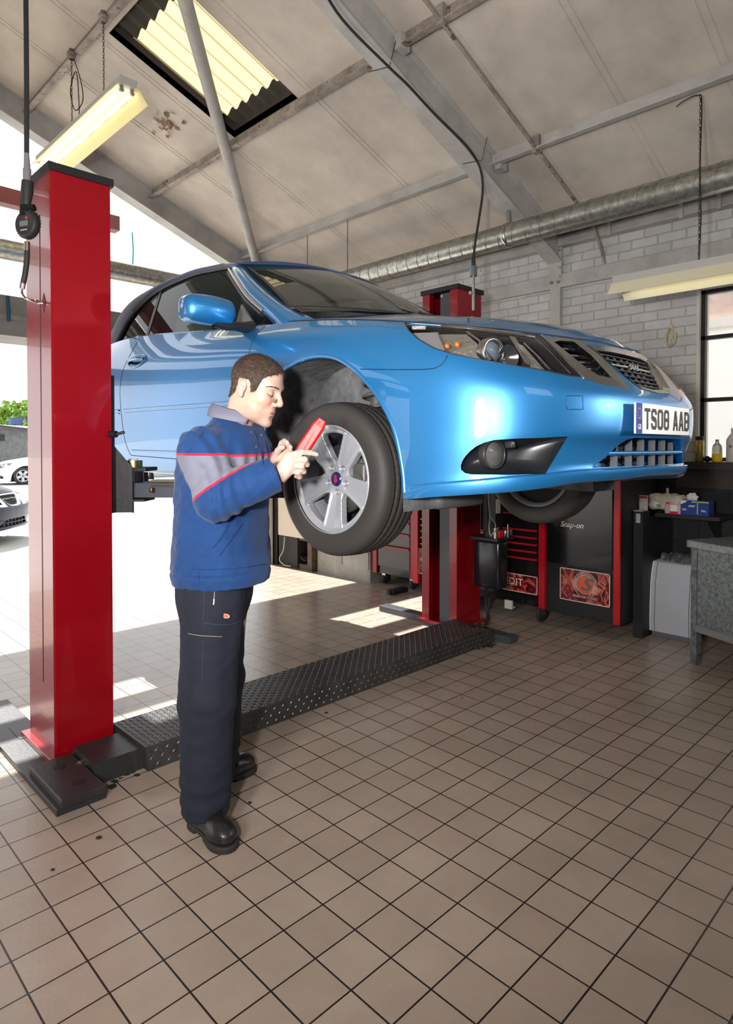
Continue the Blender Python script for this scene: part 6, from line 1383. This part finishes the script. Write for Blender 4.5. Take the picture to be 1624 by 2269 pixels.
# ---- head
HP = math.radians(17); HY = math.radians(14); HS = 1.05
HC = np.array([.196, -.08, 1.652])
Rp = np.array([[math.cos(HP), 0, math.sin(HP)], [0, 1, 0], [-math.sin(HP), 0, math.cos(HP)]])     # head local -> pitched
Ry = np.array([[math.cos(HY), math.sin(HY), 0], [-math.sin(HY), math.cos(HY), 0], [0, 0, 1]])
HR = Ry@Rp
HM = Matrix([[*(HR[i]*HS), HC[i]] for i in range(3)]+[[0, 0, 0, 1]])
def toh(P): return ((P-HC)@HR)/HS
neck_h = toh(np.array([[.105, -.015, 1.46]]))[0]
def gauss(P, c, s): return np.exp(-((P-np.array(c))**2/np.array(s)**2).sum(-1))
def f_head(P):
    A = np.abs(P[:, 1]); S = P.copy(); S[:, 1] = A
    d = s_ell(P, (.002, 0, .046), (.088, .073, .083))
    d = sm_u(d, s_ell(P, (.045, 0, .052), (.052, .060, .060)), .02)
    d = sm_u(d, s_ell(P, (.042, 0, -.015), (.052, .058, .082)), .03)
    d = sm_u(d, s_ell(S, (.024, .034, -.058), (.044, .024, .040)), .03)
    d = sm_u(d, s_ell(P, (.060, 0, -.078), (.034, .030, .030)), .025)
    d = sm_u(d, s_ell(P, (.085, 0, -.097), (.016, .021, .015)), .020)
    d = sm_u(d, s_ell(P, (.086, 0, .036), (.0185, .046, .013)), .018)
    d = sm_u(d, s_ell(S, (.062, .036, -.016), (.026, .020, .020)), .025)
    d = sm_u(d, s_ell(P, (.080, 0, -.052), (.020, .026, .026)), .018)
    d = sm_s(d, s_ell(S, (.100, .031, .012), (.014, .017, .012)), .014)
    d = sm_u(d, s_ell(S, (.079, .031, .011), (.0135, .0155, .0125)), .004)
    d = sm_u(d, s_cap(P, (.0925, 0, .028), (.1165, 0, -.013), .0068, .0098), .009)
    d = sm_u(d, s_ell(P, (.1135, 0, -.020), (.0125, .0112, .0095)), .006)
    d = sm_u(d, s_ell(S, (.102, .0125, -.025), (.0105, .0065, .0075)), .006)
    d = sm_s(d, s_ell(S, (.107, .0065, -.0320), (.005, .0028, .0022)), .002)
    d = sm_u(d, s_ell(P, (.0930, 0, -.0515), (.0085, .021, .0052)), .007)
    d = sm_u(d, s_ell(P, (.0915, 0, -.0630), (.0085, .0185, .0058)), .007)
    d = sm_s(d, s_ell(P, (.1035, 0, -.0573), (.008, .024, .0011)), .002)
    d = sm_s(d, s_ell(P, (.103, 0, -.075), (.007, .014, .005)), .008)
    # ears
    RE = rot('Y', 12)
    e = s_ell(S, (-.008, .075, .004), (.0175, .0075, .029), RE); e = sm_s(e, s_ell(S, (-.005, .084, .009), (.0105, .0075, .0165), RE), .003); e = sm_s(e, s_cap(S, (-.002, .083, -.004), (-.001, .080, -.014), .005, .004), .003); e = sm_u(e, s_cap(S, (-.009, .079, .012), (-.010, .079, -.006), .0028, .0025), .003)
    e = sm_u(e, s_ell(S, (-.004, .074, -.022), (.010, .006, .010)), .006); d = sm_u(d, e, .005)
    # neck
    d = sm_u(d, s_cap(P, (-.022, 0, -.03), neck_h, .052, .056), .02)
    return d
def lipA(P): return np.clip(1.6-nrm((P-np.array([.096, 0, -.0573]))/np.array([.013, .021, .0105]))*1.25, 0, 1)
def blushA(P): S = P.copy(); S[:, 1] = np.abs(S[:, 1]); return np.clip(gauss(S, (.075, .042, -.02), (.03, .03, .022))+gauss(S, (.12, 0, -.018), (.012, .014, .012))+gauss(S, (-.01, .08, .0), (.03, .012, .04)), 0, 1)
def stubA(P): return np.clip((-.045-P[:, 2])/.015, 0, 1)*np.clip((P[:, 0]-.0)/.02, 0, 1)*np.clip((P[:, 2]+.14)/.02, 0, 1)
ZR = lambda P: np.zeros(len(P)); ON1 = lambda P: np.ones(len(P))
XH = MX@HM
hd_o = sdf_obj('body', f_head, (-.12, -.10, -.24), (.15, .10, .145), .0029, [M_skin], man, xf=XH, attrs={'lip': lipA, 'blush': blushA, 'stubble': stubA, 'glove': ZR})
# ---- torso core, arms and hands (skin, mostly under the clothes)
SH_R, EL_R, WR_R = (.03, -.165, 1.425), (.107, -.245, 1.258), (.312, -.195, 1.345)
SH_L, EL_L, WR_L = (.115, .175, 1.42), (.115, .235, 1.235), (.240, .060, 1.385)
FING_R = [[(.352, -.205, 1.408), (.400, -.202, 1.421), (.428, -.190, 1.418), (.450, -.180, 1.412)],
          [(.362, -.207, 1.392), (.410, -.204, 1.394), (.414, -.180, 1.376), (.396, -.158, 1.372)],
          [(.362, -.204, 1.374), (.398, -.203, 1.370), (.402, -.180, 1.350), (.384, -.158, 1.350)],
          [(.355, -.198, 1.356), (.384, -.196, 1.347), (.387, -.175, 1.330), (.371, -.157, 1.332)],
          [(.335, -.175, 1.375), (.362, -.146, 1.400), (.392, -.138, 1.425), (.410, -.140, 1.442)]]
RF_ = [(.0122, .0108, .0096, .0082), (.0125, .0116, .0104, .009), (.0120, .0110, .0100, .0088), (.0108, .0100, .009, .008), (.0145, .0128, .0115, .0098)]
def f_handR(P):
    d = s_cap(P, EL_R, WR_R, .045, .027)
    w_ = np.array(WR_R)
    for k, F_ in enumerate(FING_R):
        if k < 4: d = sm_u(d, s_cap(P, w_+np.array([.012, .004*k-.006, .014-.010*k]), F_[0], .0195, .0165), .014)
        else: d = sm_u(d, s_cap(P, w_+np.array([.01, .01, .012]), F_[0], .018, .015), .012)
    for k, F_ in enumerate(FING_R):
        e = None
        for i in range(3):
            s = s_cap(P, F_[i], F_[i+1], RF_[k][i], RF_[k][i+1]); e = s if e is None else sm_u(e, s, .004)
        d = sm_u(d, e, .006)
    return d-.0006*noise3(P, 300, 5)
FING_L = [[(.270, .045, 1.420), (.285, .03, 1.455), (.300, .012, 1.463), (.312, -.004, 1.458)], [(.280, .035, 1.410), (.300, .016, 1.440), (.318, -.002, 1.444), (.328, -.02, 1.438)], [(.285, .026, 1.396), (.308, .006, 1.420), (.326, -.012, 1.422), (.334, -.03, 1.416)], [(.288, .018, 1.382), (.310, .0, 1.400), (.326, -.016, 1.402), (.334, -.03, 1.396)], [(.262, .03, 1.40), (.276, .0, 1.425), (.290, -.016, 1.436), (.300, -.024, 1.438)]]
def f_handL(P):
    d = s_cap(P, EL_L, WR_L, .045, .027); w_ = np.array(WR_L)
    for k, F_ in enumerate(FING_L): d = sm_u(d, s_cap(P, w_+np.array([.006, .0, .012-.006*k]), F_[0], .017, .014), .014)
    for k, F_ in enumerate(FING_L):
        e = None
        for i in range(3): s = s_cap(P, F_[i], F_[i+1], RF_[k][i], RF_[k][i+1]); e = s if e is None else sm_u(e, s, .003)
        d = sm_u(d, e, .005)
    return d
at0 = {'lip': ZR, 'blush': ZR, 'stubble': ZR, 'glove': ON1}
h1 = sdf_obj('hr', f_handR, (.22, -.26, 1.27), (.47, -.12, 1.46), .0026, [M_skin], man, xf=MX, attrs=at0)
h2 = sdf_obj('hl', f_handL, (.17, -.06, 1.31), (.36, .16, 1.49), .003, [M_skin], man, xf=MX, attrs=at0)
def f_core(P):
    d = s_ell(P, (.075, 0, 1.22), (.11, .16, .26)); d = sm_u(d, s_cap(P, (.03, -.15, 1.40), (.125, .16, 1.40), .055), .05); d = sm_u(d, s_cap(P, (.105, -.015, 1.44), (.13, -.03, 1.52), .055), .03)
    d = sm_u(d, s_cap(P, SH_R, EL_R, .05, .042), .02); d = sm_u(d, s_cap(P, EL_R, WR_R, .042, .027), .01); d = sm_u(d, s_cap(P, SH_L, EL_L, .05, .042), .02); d = sm_u(d, s_cap(P, EL_L, WR_L, .042, .027), .01)
    d = sm_u(d, s_ell(P, (.05, 0, .93), (.11, .15, .13)), .05)
    for h_, k_, a_ in (((.04, -.085, .86), (.025, -.115, .50), (.02, -.12, .09)), ((.06, .08, .86), (.03, .12, .48), (.0, .18, .09))): d = sm_u(d, s_cap(P, h_, k_, .085, .06), .03); d = sm_u(d, s_cap(P, k_, a_, .055, .04), .02)
    return d
h3 = sdf_obj('core', f_core, (-.14, -.32, .04), (.36, .32, 1.58), .014, [M_skin], man, xf=MX, attrs={**at0, 'glove': ZR})
with bpy.context.temp_override(active_object=hd_o, selected_editable_objects=[hd_o, h1, h2, h3], object=hd_o, selected_objects=[hd_o, h1, h2, h3]): bpy.ops.object.join()
# ---- face details
def hl(x, y, z): return XH@Vector((x, y, z))
HBV = BVHTree.FromPolygons([(v.co+man.location) for v in hd_o.data.vertices], [tuple(p.vertices) for p in hd_o.data.polygons])
def onface(x, y, z, off=.0005):   # drop a point on the head surface from outside, along -x of the head
    o_ = XH@Vector((x+.08, y*1.6, z)); t_ = XH@Vector((x-.05, y*.7, z)); loc, n_, i, dd = HBV.ray_cast(o_, (t_-o_).normalized())
    return (loc+n_*off) if loc is not None else XH@Vector((x, y, z))
M_hair = mat('brown_hair', (.045, .026, .017), .75, var=.5, vscale=60)
def onaz(th, z, sg, off=.0004):   # head surface point at an azimuth around a vertical axis inside the face
    o_ = XH@Vector((.03+.14*math.cos(th), sg*.14*math.sin(th), z)); t_ = XH@Vector((.03, 0, z)); loc, n_, i, dd = HBV.ray_cast(o_, (t_-o_).normalized()); return loc+(o_-t_).normalized()*off if loc is not None else o_
D2 = math.radians
for sg in (-1, 1):
    a = MB(); pts = [onaz(D2(t), z, sg, .0006) for t, z in ((18, .0075), (23, .0035), (29, .0018), (35, .003), (41, .0065), (45, .0085))]; a.tube(cat(pts, 3), .0010, 5)
    for t in np.linspace(20, 43, 16): p = onaz(D2(t), float(np.interp(t, [18, 29, 45], [.006, .0018, .0085])), sg, .0006); q = onaz(D2(t+1), float(np.interp(t, [18, 29, 45], [.006, .0018, .0085]))-.0045, sg, .0045); a.tube([p, q], [.0004, .0001], 3)
    a.build('eyelashes', M_hair, man)
    a = MB(); a.tube(cat([onaz(D2(t), z, sg, -.0002) for t, z in ((17, .0145), (24, .0185), (31, .0200), (39, .0175), (46, .0130))], 3), .0007, 5); a.build('eyelid_crease', mat('lid_crease', (.33, .17, .12), .6) if 'lid_crease' not in bpy.data.materials else bpy.data.materials['lid_crease'], man)
    a = MB()
    for k in range(260):
        u = random.random(); t = 12+38*u; z = .0325+.0045*math.sin(u*PI)-.003*u+random.gauss(0, .0016)*(1.15-u*.6); p = onaz(D2(t), z, sg, 0); q = onaz(D2(t+random.uniform(3.5, 6)), z+random.uniform(-.0005, .0025), sg, .0012); a.tube([p, q], [.00034, .0001], 3)
    a.build('eyebrow', M_hair, man)
# ---- hair: cap and short strands
def hairline(x): return np.interp(x, [-.11, -.085, -.06, -.04, -.030, .010, .019, .025, .044, .052, .058, .075, .09, .11], [-.050, -.048, -.040, -.02, .034, .038, .030, .000, .006, .036, .056, .072, .080, .084])
def f_cap(P):
    d = f_head(P)-.0045-.0012*noise3(P, 260, 21); A = np.abs(P[:, 1]); m = hairline(P[:, 0])+.012*np.clip((.04-A)/.04, 0, 1)*(P[:, 0] > .04)-P[:, 2]
    ear = s_ell(np.stack([P[:, 0], A, P[:, 2]], 1), (-.008, .080, .002), (.021, .012, .033)); return np.maximum(np.maximum(d, m*.9), -ear)
hair = sdf_obj('hair', f_cap, (-.115, -.095, -.07), (.12, .095, .15), .0032, [M_hair], man, xf=XH)
hb = [XH.inverted()@(v.co+man.location) for v in hair.data.vertices]; tris = np.array([tuple(p.vertices) for p in hair.data.polygons]); VV = np.array(hb); r0 = np.random.default_rng(5)
pick = r0.integers(0, len(tris), 15000); a = MB(); vs = []; fs = []
cen = VV[tris[pick]].mean(1); nn = np.cross(VV[tris[pick][:, 1]]-VV[tris[pick][:, 0]], VV[tris[pick][:, 2]]-VV[tris[pick][:, 0]]); nn /= np.maximum(nrm(nn)[:, None], 1e-9)
out = cen-np.array([0, 0, .04]); nn *= np.sign((nn*out).sum(1))[:, None]
for c_, n_ in zip(cen, nn):
    t_ = np.array([.8, 0, -.35]) if c_[2] > .09 else np.array([.35, 0, -1.]); t_ = t_-n_*(t_@n_); t_ += r0.normal(size=3)*.30; g_ = n_*(.75 if c_[2] > .07 else .28)+t_*.8; g_ /= np.linalg.norm(g_); L_ = r0.uniform(.006, .011) if c_[2] > .05 else r0.uniform(.004, .009)
    s_ = np.cross(g_, n_); s_ /= max(np.linalg.norm(s_), 1e-6); w_ = .0006; b_ = c_-n_*.001
    i = len(vs); vs += [b_-s_*w_, b_+s_*w_, b_+n_*w_, b_+g_*L_-np.array([0, 0, .15*L_])]; fs += [(i, i+1, i+3), (i+1, i+2, i+3), (i+2, i, i+3)]
W_ = [XH@Vector(v) for v in vs]; a.add(W_, fs, 0, False); st = a.build('hair_strands', mat('hair_strand', (.06, .036, .025), .4, var=.6, vscale=90), hair, merge='nonorm'); st['kind'] = 'stuff'
# ---- jacket
M_jack = mat('work_jacket_cloth', (.002, .034, .135), .85, bump=.10, bscale=350, var=.10, vscale=12, sheen=.1); mixattr(M_jack, 'band', -.0003, .0003, (.145, .15, .20)); 
N, L = nt(M_jack); at = N.new('ShaderNodeAttribute'); at.attribute_name = 'band'; ab_ = N.new('ShaderNodeMath'); ab_.operation = 'ABSOLUTE'; lt = N.new('ShaderNodeMath'); lt.operation = 'LESS_THAN'; lt.inputs[1].default_value = .0042
L.new(at.outputs['Fac'], ab_.inputs[0]); L.new(ab_.outputs[0], lt.inputs[0]); x = N.new('ShaderNodeMix'); x.data_type = 'RGBA'; x.inputs['B'].default_value = (.55, .006, .03, 1); I = N['Principled BSDF'].inputs['Base Color']; L.new(I.links[0].from_socket, x.inputs['A']); L.new(lt.outputs[0], x.inputs['Factor']); L.new(x.outputs['Result'], I)
TY = math.radians(17); TF = np.array([math.cos(TY), -math.sin(TY)]); TS = np.array([math.sin(TY), math.cos(TY)])
CK = [.90, .96, 1.03, 1.10, 1.17, 1.26, 1.34, 1.41, 1.46, 1.50, 1.53, 1.56]
RFk = [.176, .178, .172, .163, .158, .156, .158, .156, .140, .112, .088, .070]; RSk = [.19, .20, .20, .20, .205, .21, .212, .21, .19, .150, .110, .085]; CAk = [.056, .056, .056, .057, .060, .064, .070, .078, .088, .098, .108, .115]
def torso_parts(P):
    c = P[:, 2]; ca = np.interp(c, CK, CAk); rf = np.interp(c, CK, RFk); rs = np.interp(c, CK, RSk); q = P[:, :2]-np.stack([ca, np.zeros_like(ca)-.0], 1); f = q@TF; s = q@TS
    ex = 2.3; r = (np.abs(f/rf)**ex+np.abs(s/rs)**ex)**(1/ex); d = (r-1)*np.minimum(rf, rs)*.9
    return d, f, s, c
def f_jacket(P):
    d, f, s, c = torso_parts(P); d = np.maximum(d, c-1.555)
    # folds: from the arm pit across the chest, soft drapes lower down
    ang = np.arctan2(f, -s)
    d = d+.0042*np.sin(ang*20+c*14+2*noise3(P, 9, 30))*np.clip((c-1.28)/.08, 0, 1)*np.clip((1.47-c)/.06, 0, 1)*np.clip(f/.08, 0, 1)
    d = d+.0036*noise3(P*np.array([1, 1, .5]), 26, 31)+.0020*noise3(P, 60, 32)+.001*noise3(P, 130, 35)
    d = d+.004*np.exp(-((c-.962)/.006)**2)+np.clip(.955-c, 0, 1)*.10
    d = sm_s(d, s_cap(P, (.23, -.05, 1.62), (.215, -.045, 1.515), .055, .012), .012)
    arms = None
    for (A_, B_, C_, r1, r2, r3, sd) in ((SH_R, EL_R, WR_R, .090, .078, .066, 33), (SH_L, EL_L, WR_L, .088, .068, .058, 34)):
        up_ = s_cap(P, A_, B_, r1, r2); ba = np.array(C_)-np.array(B_); Lb = np.linalg.norm(ba); tt = ((P-np.array(B_))@ba)/Lb
        fo = np.maximum(s_cap(P, B_, np.array(B_)+ba*1.3, r2, r3*.96), tt-(Lb*.96 if A_ is SH_R else Lb*.9))
        e = sm_u(up_, fo, .03)
        dist = nrm(P-np.array(B_)); e = e+.0045*np.sin(tt*80+P[:, 1]*45+P[:, 0]*30+4.5*noise3(P, 11, sd))*np.exp(-((tt-.03)/.08)**2)+.0045*noise3(P, 24, sd)+.0022*noise3(P, 58, sd+1)+.0012*noise3(P, 130, sd+2)
        e = e+.0018*np.exp(-((tt-(Lb*.86))/.003)**2)
        if arms is None: arms = [e, tt, Lb]; 
        # hollow the cuff
        hol = np.maximum(s_cap(P, B_, np.array(B_)+ba*1.3, r2-.018, r3*.96-.016), -(tt-Lb*.80)); e = np.maximum(e, -hol)
        d = sm_u(d, e, .014 if A_ is SH_R else .02)
    # slanted pocket welt
    pk = s_cap(P, (.185, -.16, 1.19), (.125, -.17, 1.04), .012); 
    # hollow hem
    dd, _, _, _ = torso_parts(P); d = np.maximum(d, -np.maximum(dd+.012, P[:, 2]-.93)); d = np.maximum(d, .912-P[:, 2])
    return d
def bandA(P):
    d, f, s, c = torso_parts(P); er = s_cap(P, SH_R, EL_R, .09, .078); er = np.minimum(er, s_cap(P, EL_R, WR_R, .078, .064)); el = np.minimum(s_cap(P, SH_L, EL_L, .09, .075), s_cap(P, EL_L, WR_L, .075, .064))
    q2 = (P[:, 0]-.0386)*.57-(c-1.259)*.82; mr = np.minimum(1.412+.10*np.clip(P[:, 0]-.03, -.1, .1)*0-c, -q2); mt = np.where((f < .02) & (c < 1.44), np.where(c > 1.412, -1., -1.), np.where(c < 1.295, -1., 1.407-c)); ml = np.minimum(1.412-c, c-1.28)
    return np.where(er < d-.008, mr, np.where(el < d-.008, ml, mt))
jk = sdf_obj('jacket', f_jacket, (-.20, -.36, .895), (.34, .345, 1.575), .0052, [M_jack], man, xf=MX, attrs={'band': bandA})
JBV = BVHTree.FromPolygons([v.co+man.location for v in jk.data.vertices], [tuple(p.vertices) for p in jk.data.polygons])
def onj(px, py, off=.001): loc, n_, i, dd = JBV.ray_cast(EYE, ray(px, py).normalized()); return (loc+n_*off*(1 if n_.dot(ray(px, py)) < 0 else -1)) if loc is not None else None
def L3(a_, b_, c_): return MX@Vector((a_, b_, c_))
# collar
TOPC = [(.225, -.045, 1.548), (.192, -.098, 1.562), (.158, -.112, 1.575), (.112, -.108, 1.583), (.055, -.075, 1.600), (.022, -.01, 1.608), (.045, .055, 1.600), (.105, .085, 1.582), (.165, .075, 1.568), (.215, .02, 1.552)]
BOTC = [(.205, -.095, 1.508), (.176, -.125, 1.524), (.140, -.140, 1.533), (.096, -.138, 1.543), (.040, -.10, 1.553), (.010, -.012, 1.562), (.035, .085, 1.55), (.105, .125, 1.54), (.175, .11, 1.522), (.22, .03, 1.508)]
INC = [(a_+.018*(0 if i in (0, 9) else 1)*np.sign(.11-a_), b_*.75, c_-.035) for i, (a_, b_, c_) in enumerate(TOPC)]
T_, B_, I_ = cat(TOPC[1:-1], 4), cat(BOTC[1:-1], 4), cat(INC[1:-1], 4); a = MB(); G = []
for t, b2, i_ in zip(T_, B_, I_): m_ = (t+b2)/2; cN = np.array([.11, -.015, m_[2]]); o_ = (m_-cN); o_ /= np.linalg.norm(o_); G.append([L3(*i_), L3(*t), L3(*(t+o_*.004-np.array([0, 0, .004]))), L3(*(m_+o_*.006)), L3(*(b2+o_*.004))])
a.grid(G); co = a.build('collar', mat('grey_collar_cloth', (.145, .15, .20), .8, bump=.1, bscale=350), jk); so = co.modifiers.new('s', 'SOLIDIFY'); so.thickness = .003
# snaps, pocket welt, placket and hem seams
for (x_, y_) in ((556.5, 958), (578.5, 964), (567, 990), (584, 997)):
    p = onj(x_, y_, .001)
    if p: a = MB(); a.lathe([(0, .002), (.0035, .0015), (.0042, 0)], p, -ray(x_, y_).normalized(), 12); a.build('snap', M_chrome, jk)
def jline(name, P, r, m, closed=False):
    pts = [onj(x_, y_, r*.3) for x_, y_ in (cat(P, 6) if len(P) > 2 else cat([P[0], ((P[0][0]+P[1][0])/2, (P[0][1]+P[1][1])/2), P[1]], 6))]; pts = [p for p in pts if p is not None]
    if len(pts) > 2: a = MB(); a.tube(pts, r, 5); return a.build(name, m, jk)
M_seam = mat('jacket_seam', (.003, .022, .12), .8)
jline('pocket_welt', [(537, 1160), (522, 1180), (500, 1212), (486, 1232)], .0028, M_seam); jline('pocket_welt', [(508, 1158), (497, 1180), (480, 1205), (471, 1214)], .0022, M_seam); jline('placket_edge', [(562, 955), (572, 985), (580, 1010), (584, 1030)], .0024, M_seam)
jline('hem_seam', [(424, 1262), (470, 1262), (520, 1260), (590, 1250)], .0016, M_seam); jline('hem_seam', [(440, 1262), (441, 1275), (441, 1290)], .0014, M_seam); jline('shoulder_seam', [(455, 950), (438, 975), (412, 1008)], .0012, M_seam)
# ---- trousers
M_trou = mat('dark_work_trousers', (.006, .009, .020), .85, bump=.12, bscale=300, var=.2, vscale=9)
LG = [((.045, -.080, .86), (.030, -.118, .50), (.022, -.122, .10), .118, .102, .082, 41), ((.030, .08, .86), (.010, .125, .48), (-.01, .175, .10), .112, .092, .080, 45)]
def f_tr(P):
    q = P[:, :2]-np.array([.028, 0]); f = q@TF; s = q@TS; tz = 1-.9*np.clip((.88-P[:, 2])/.22, 0, 1)**2; d = ((np.abs(f/(.132*tz))**2.2+np.abs(s/(.168*tz))**2.2)**(1/2.2)-1)*.10; d = np.maximum(d, np.maximum(P[:, 2]-.985, .66-P[:, 2])); 
    for (h_, k_, a_, r1, r2, r3, sd) in LG:
        e = sm_u(s_cap(P, h_, k_, r1, r2), s_cap(P, k_, (a_[0], a_[1], -.1), r2, r3), .04)
        e = e+.005*noise3(P*np.array([1, 1, .45]), 24, sd)+.0035*np.sin(P[:, 2]*90+noise3(P, 12, sd)*3)*np.exp(-((P[:, 2]-.16)/.08)**2)+.002*noise3(P, 60, sd+1)+.003*np.sin(P[:, 2]*55+P[:, 0]*30)*np.exp(-((P[:, 2]-.52)/.08)**2)
        d = sm_u(d, e, .03)
    d = np.maximum(d, .068+.12*np.clip(.05-P[:, 0], -.1, .12)*0-P[:, 2])
    for (h_, k_, a_, r1, r2, r3, sd) in LG: d = np.maximum(d, -np.maximum(s_cap(P, k_, (a_[0], a_[1], -.1), r2-.01, r3-.01), P[:, 2]-.12))
    return d
tr_ = sdf_obj('trousers', f_tr, (-.14, -.26, .05), (.24, .31, 1.0), .006, [M_trou], man, xf=MX)
TBV = BVHTree.FromPolygons([v.co+man.location for v in tr_.data.vertices], [tuple(p.vertices) for p in tr_.data.polygons])
def ont(px, py, off=.001): loc, n_, i, dd = TBV.ray_cast(EYE, ray(px, py).normalized()); return (loc-ray(px, py).normalized()*off) if loc is not None else None
def tline(name, P, r, m):
    pts = [ont(x_, y_, r*.4) for x_, y_ in cat(P, 5)]; pts = [p for p in pts if p is not None]
    if len(pts) > 2: a = MB(); a.tube(pts, r, 5); a.build(name, m, tr_)
M_tseam = mat('trouser_seam', (.03, .034, .05), .8); M_thr = mat('pale_thread', (.28, .22, .18), .8)
tline('pocket_seam', [(417, 1404), (440, 1408), (470, 1410), (492, 1411)], .0013, M_thr); tline('side_seam', [(452, 1300), (452, 1340), (450, 1375)], .0013, M_tseam); tline('side_seam', [(450, 1420), (449, 1460), (447, 1505)], .0013, M_tseam)
tline('flap_seam', [(452, 1380), (480, 1384), (510, 1384), (534, 1376)], .0016, M_tseam); tline('zip', [(476, 1300), (475, 1318), (474, 1332)], .0016, mat('zip_teeth', (.25, .25, .25), .4, metal=.6)); tline('zip_pull', [(474, 1327), (474, 1333), (473, 1340)], .0028, M_silver)
p = ont(500, 1365, .006)
if p:
    d_ = -ray(500, 1365).normalized(); F_ = frame(p, (ra.x, ra.y, 0), (0, 0, 1)); a = MB(); a.add([F_@Vector((.0155*math.cos(t), .0085*math.sin(t)-.12*.0155*math.cos(t), 0)) for t in np.linspace(0, 2*PI, 20)[:-1]], [tuple(range(19))]); lo_ = a.build('cloth_badge', mat('badge_cream', (.45, .33, .22), .6), tr_)
    a = MB(); a.add([F_@Vector((.0115*math.cos(t), .0062*math.sin(t)-.12*.0115*math.cos(t), .0006)) for t in np.linspace(0, 2*PI, 20)[:-1]], [tuple(range(19))]); a.build('badge_centre', mat('badge_red', (.4, .09, .05), .6), lo_)
# ---- boots
M_boot = mat('black_boot_leather', (.012, .011, .011), .32, bump=.15, bscale=120, coat=.2); M_sole = mat('boot_sole', (.02, .017, .015), .7)
def boot(heel, toe, name):
    h_ = np.array(heel); t_ = np.array(toe); u_ = (t_-h_); L_ = np.linalg.norm(u_); u_ /= L_; c_ = (h_+t_)/2
    def loc(P): q = P[:, :2]-c_; return np.stack([q@u_, q@np.array([-u_[1], u_[0]]), P[:, 2]], 1)
    s_ = L_/.285
    def up_(P):
        Q = loc(P)/s_; d = s_ell(Q, (.080, 0, .045), (.060, .047, .043)); d = sm_u(d, s_ell(Q, (.02, 0, .055), (.085, .043, .048)), .03); d = sm_u(d, s_ell(Q, (-.085, 0, .055), (.048, .038, .055)), .03); d = sm_u(d, s_cap(Q, (-.055, 0, .07), (-.065, 0, .17), .048, .046), .03)
        d = d+.0015*noise3(P, 80, 51); return np.maximum(d*s_, .020-P[:, 2])
    def so_(P):
        Q = loc(P)/s_; d = sm_u(sm_u(s_ell(Q, (.080, 0, .02), (.066, .053, .2)), s_ell(Q, (0, 0, .02), (.10, .041, .2)), .03), s_ell(Q, (-.09, 0, .02), (.052, .042, .2)), .03); w_ = np.hypot(0, 0)
        heelgap = np.maximum(np.maximum(np.abs(Q[:, 0]+.025)-.03, Q[:, 2]-.012), -1); return np.maximum(np.maximum(np.maximum(d*s_, P[:, 2]-.026), .002-P[:, 2]), -heelgap)
    lo = (c_[0]-.22, c_[1]-.22, -.005); hi = (c_[0]+.22, c_[1]+.22, .22)
    b_ = sdf_obj(name, up_, lo, hi, .0045, [M_boot], man, xf=MX); sdf_obj('sole', so_, lo, (hi[0], hi[1], .04), .004, [M_sole], b_, xf=MX)
boot((-.045, -.070), (.160, -.262), 'boot'); boot((-.06, .125), (.105, .335), 'boot')
# ---- red handheld gauge
gd = thing('handheld_gauge', 'bright red handheld tyre gauge held in the mechanic\'s right hand', 'gauge', tuple(L3(.39, -.168, 1.42)))
p0 = Vector((.313, -.160, 1.302)); p1 = Vector((.470, -.166, 1.538)); ux = (p1-p0).normalized(); uy = Vector((0, 1, 0)); uz = ux.cross(uy).normalized(); uy = uz.cross(ux)
def dv(s_, w_, h_): return MX@(p0+ux*s_+uz*w_+uy*h_)
Ln = (p1-p0).length; M_redp = mat('bright_red_plastic', (.50, .008, .006), .45)
prof = [(0, .010, .010), (.02, .012, .012), (Ln*.35, .016, .014), (Ln*.55, .024, .016), (Ln*.9, .023, .016), (Ln, .016, .012)]
a = MB(); G = []
for s_, w_, h_ in prof: G.append([dv(s_, w_*cx_, h_*cy_) for cx_, cy_ in ((-1, -.6), (-.7, -1), (.7, -1), (1, -.6), (1, .6), (.7, 1), (-.7, 1), (-1, .6), (-1, -.6))])
a.grid(G, 0, False); a.add([dv(prof[-1][0], prof[-1][1]*cx_, prof[-1][2]*cy_) for cx_, cy_ in ((-1, -.6), (-.7, -1), (.7, -1), (1, -.6), (1, .6), (.7, 1), (-.7, 1), (-1, .6))], [tuple(range(8))]); a.add([dv(0, prof[0][1]*cx_, prof[0][2]*cy_) for cx_, cy_ in ((-1, -.6), (-.7, -1), (.7, -1), (1, -.6), (1, .6), (.7, 1), (-.7, 1), (-1, .6))], [tuple(range(8))])
a.build('casing', M_redp, gd, merge=1e-5)
a = MB(); a.tube([dv(Ln*.38, -.004, -.0150), dv(Ln*.6, -.003, -.0165), dv(Ln*.97, .004, -.0145)], .0011, 4); a.build('casing_seam', mat('dark_red_seam', (.2, .003, .003), .5), gd)
a = MB(); a.add([dv(Ln*.62, .0245, -.010), dv(Ln*.86, .0242, -.010), dv(Ln*.86, .0242, .010), dv(Ln*.62, .0245, .010)], [(0,1,2,3)]); a.build('display', M_blackg, gd)
for k in range(4): a = MB(); p = dv(Ln*(.42+.05*k), -.021, -.004); a.cyl(p, p-(MX.to_3x3()@uz)*.004, .004, n=10); a.build('button', mat('button_dark', (.1, .005, .005), .4) if 'button_dark' not in bpy.data.materials else bpy.data.materials['button_dark'], gd)
a = MB(); a.tube([dv(.0, 0, 0), dv(-.012, 0, 0)], .004, 8); a.build('gauge_tip', M_brass, gd)
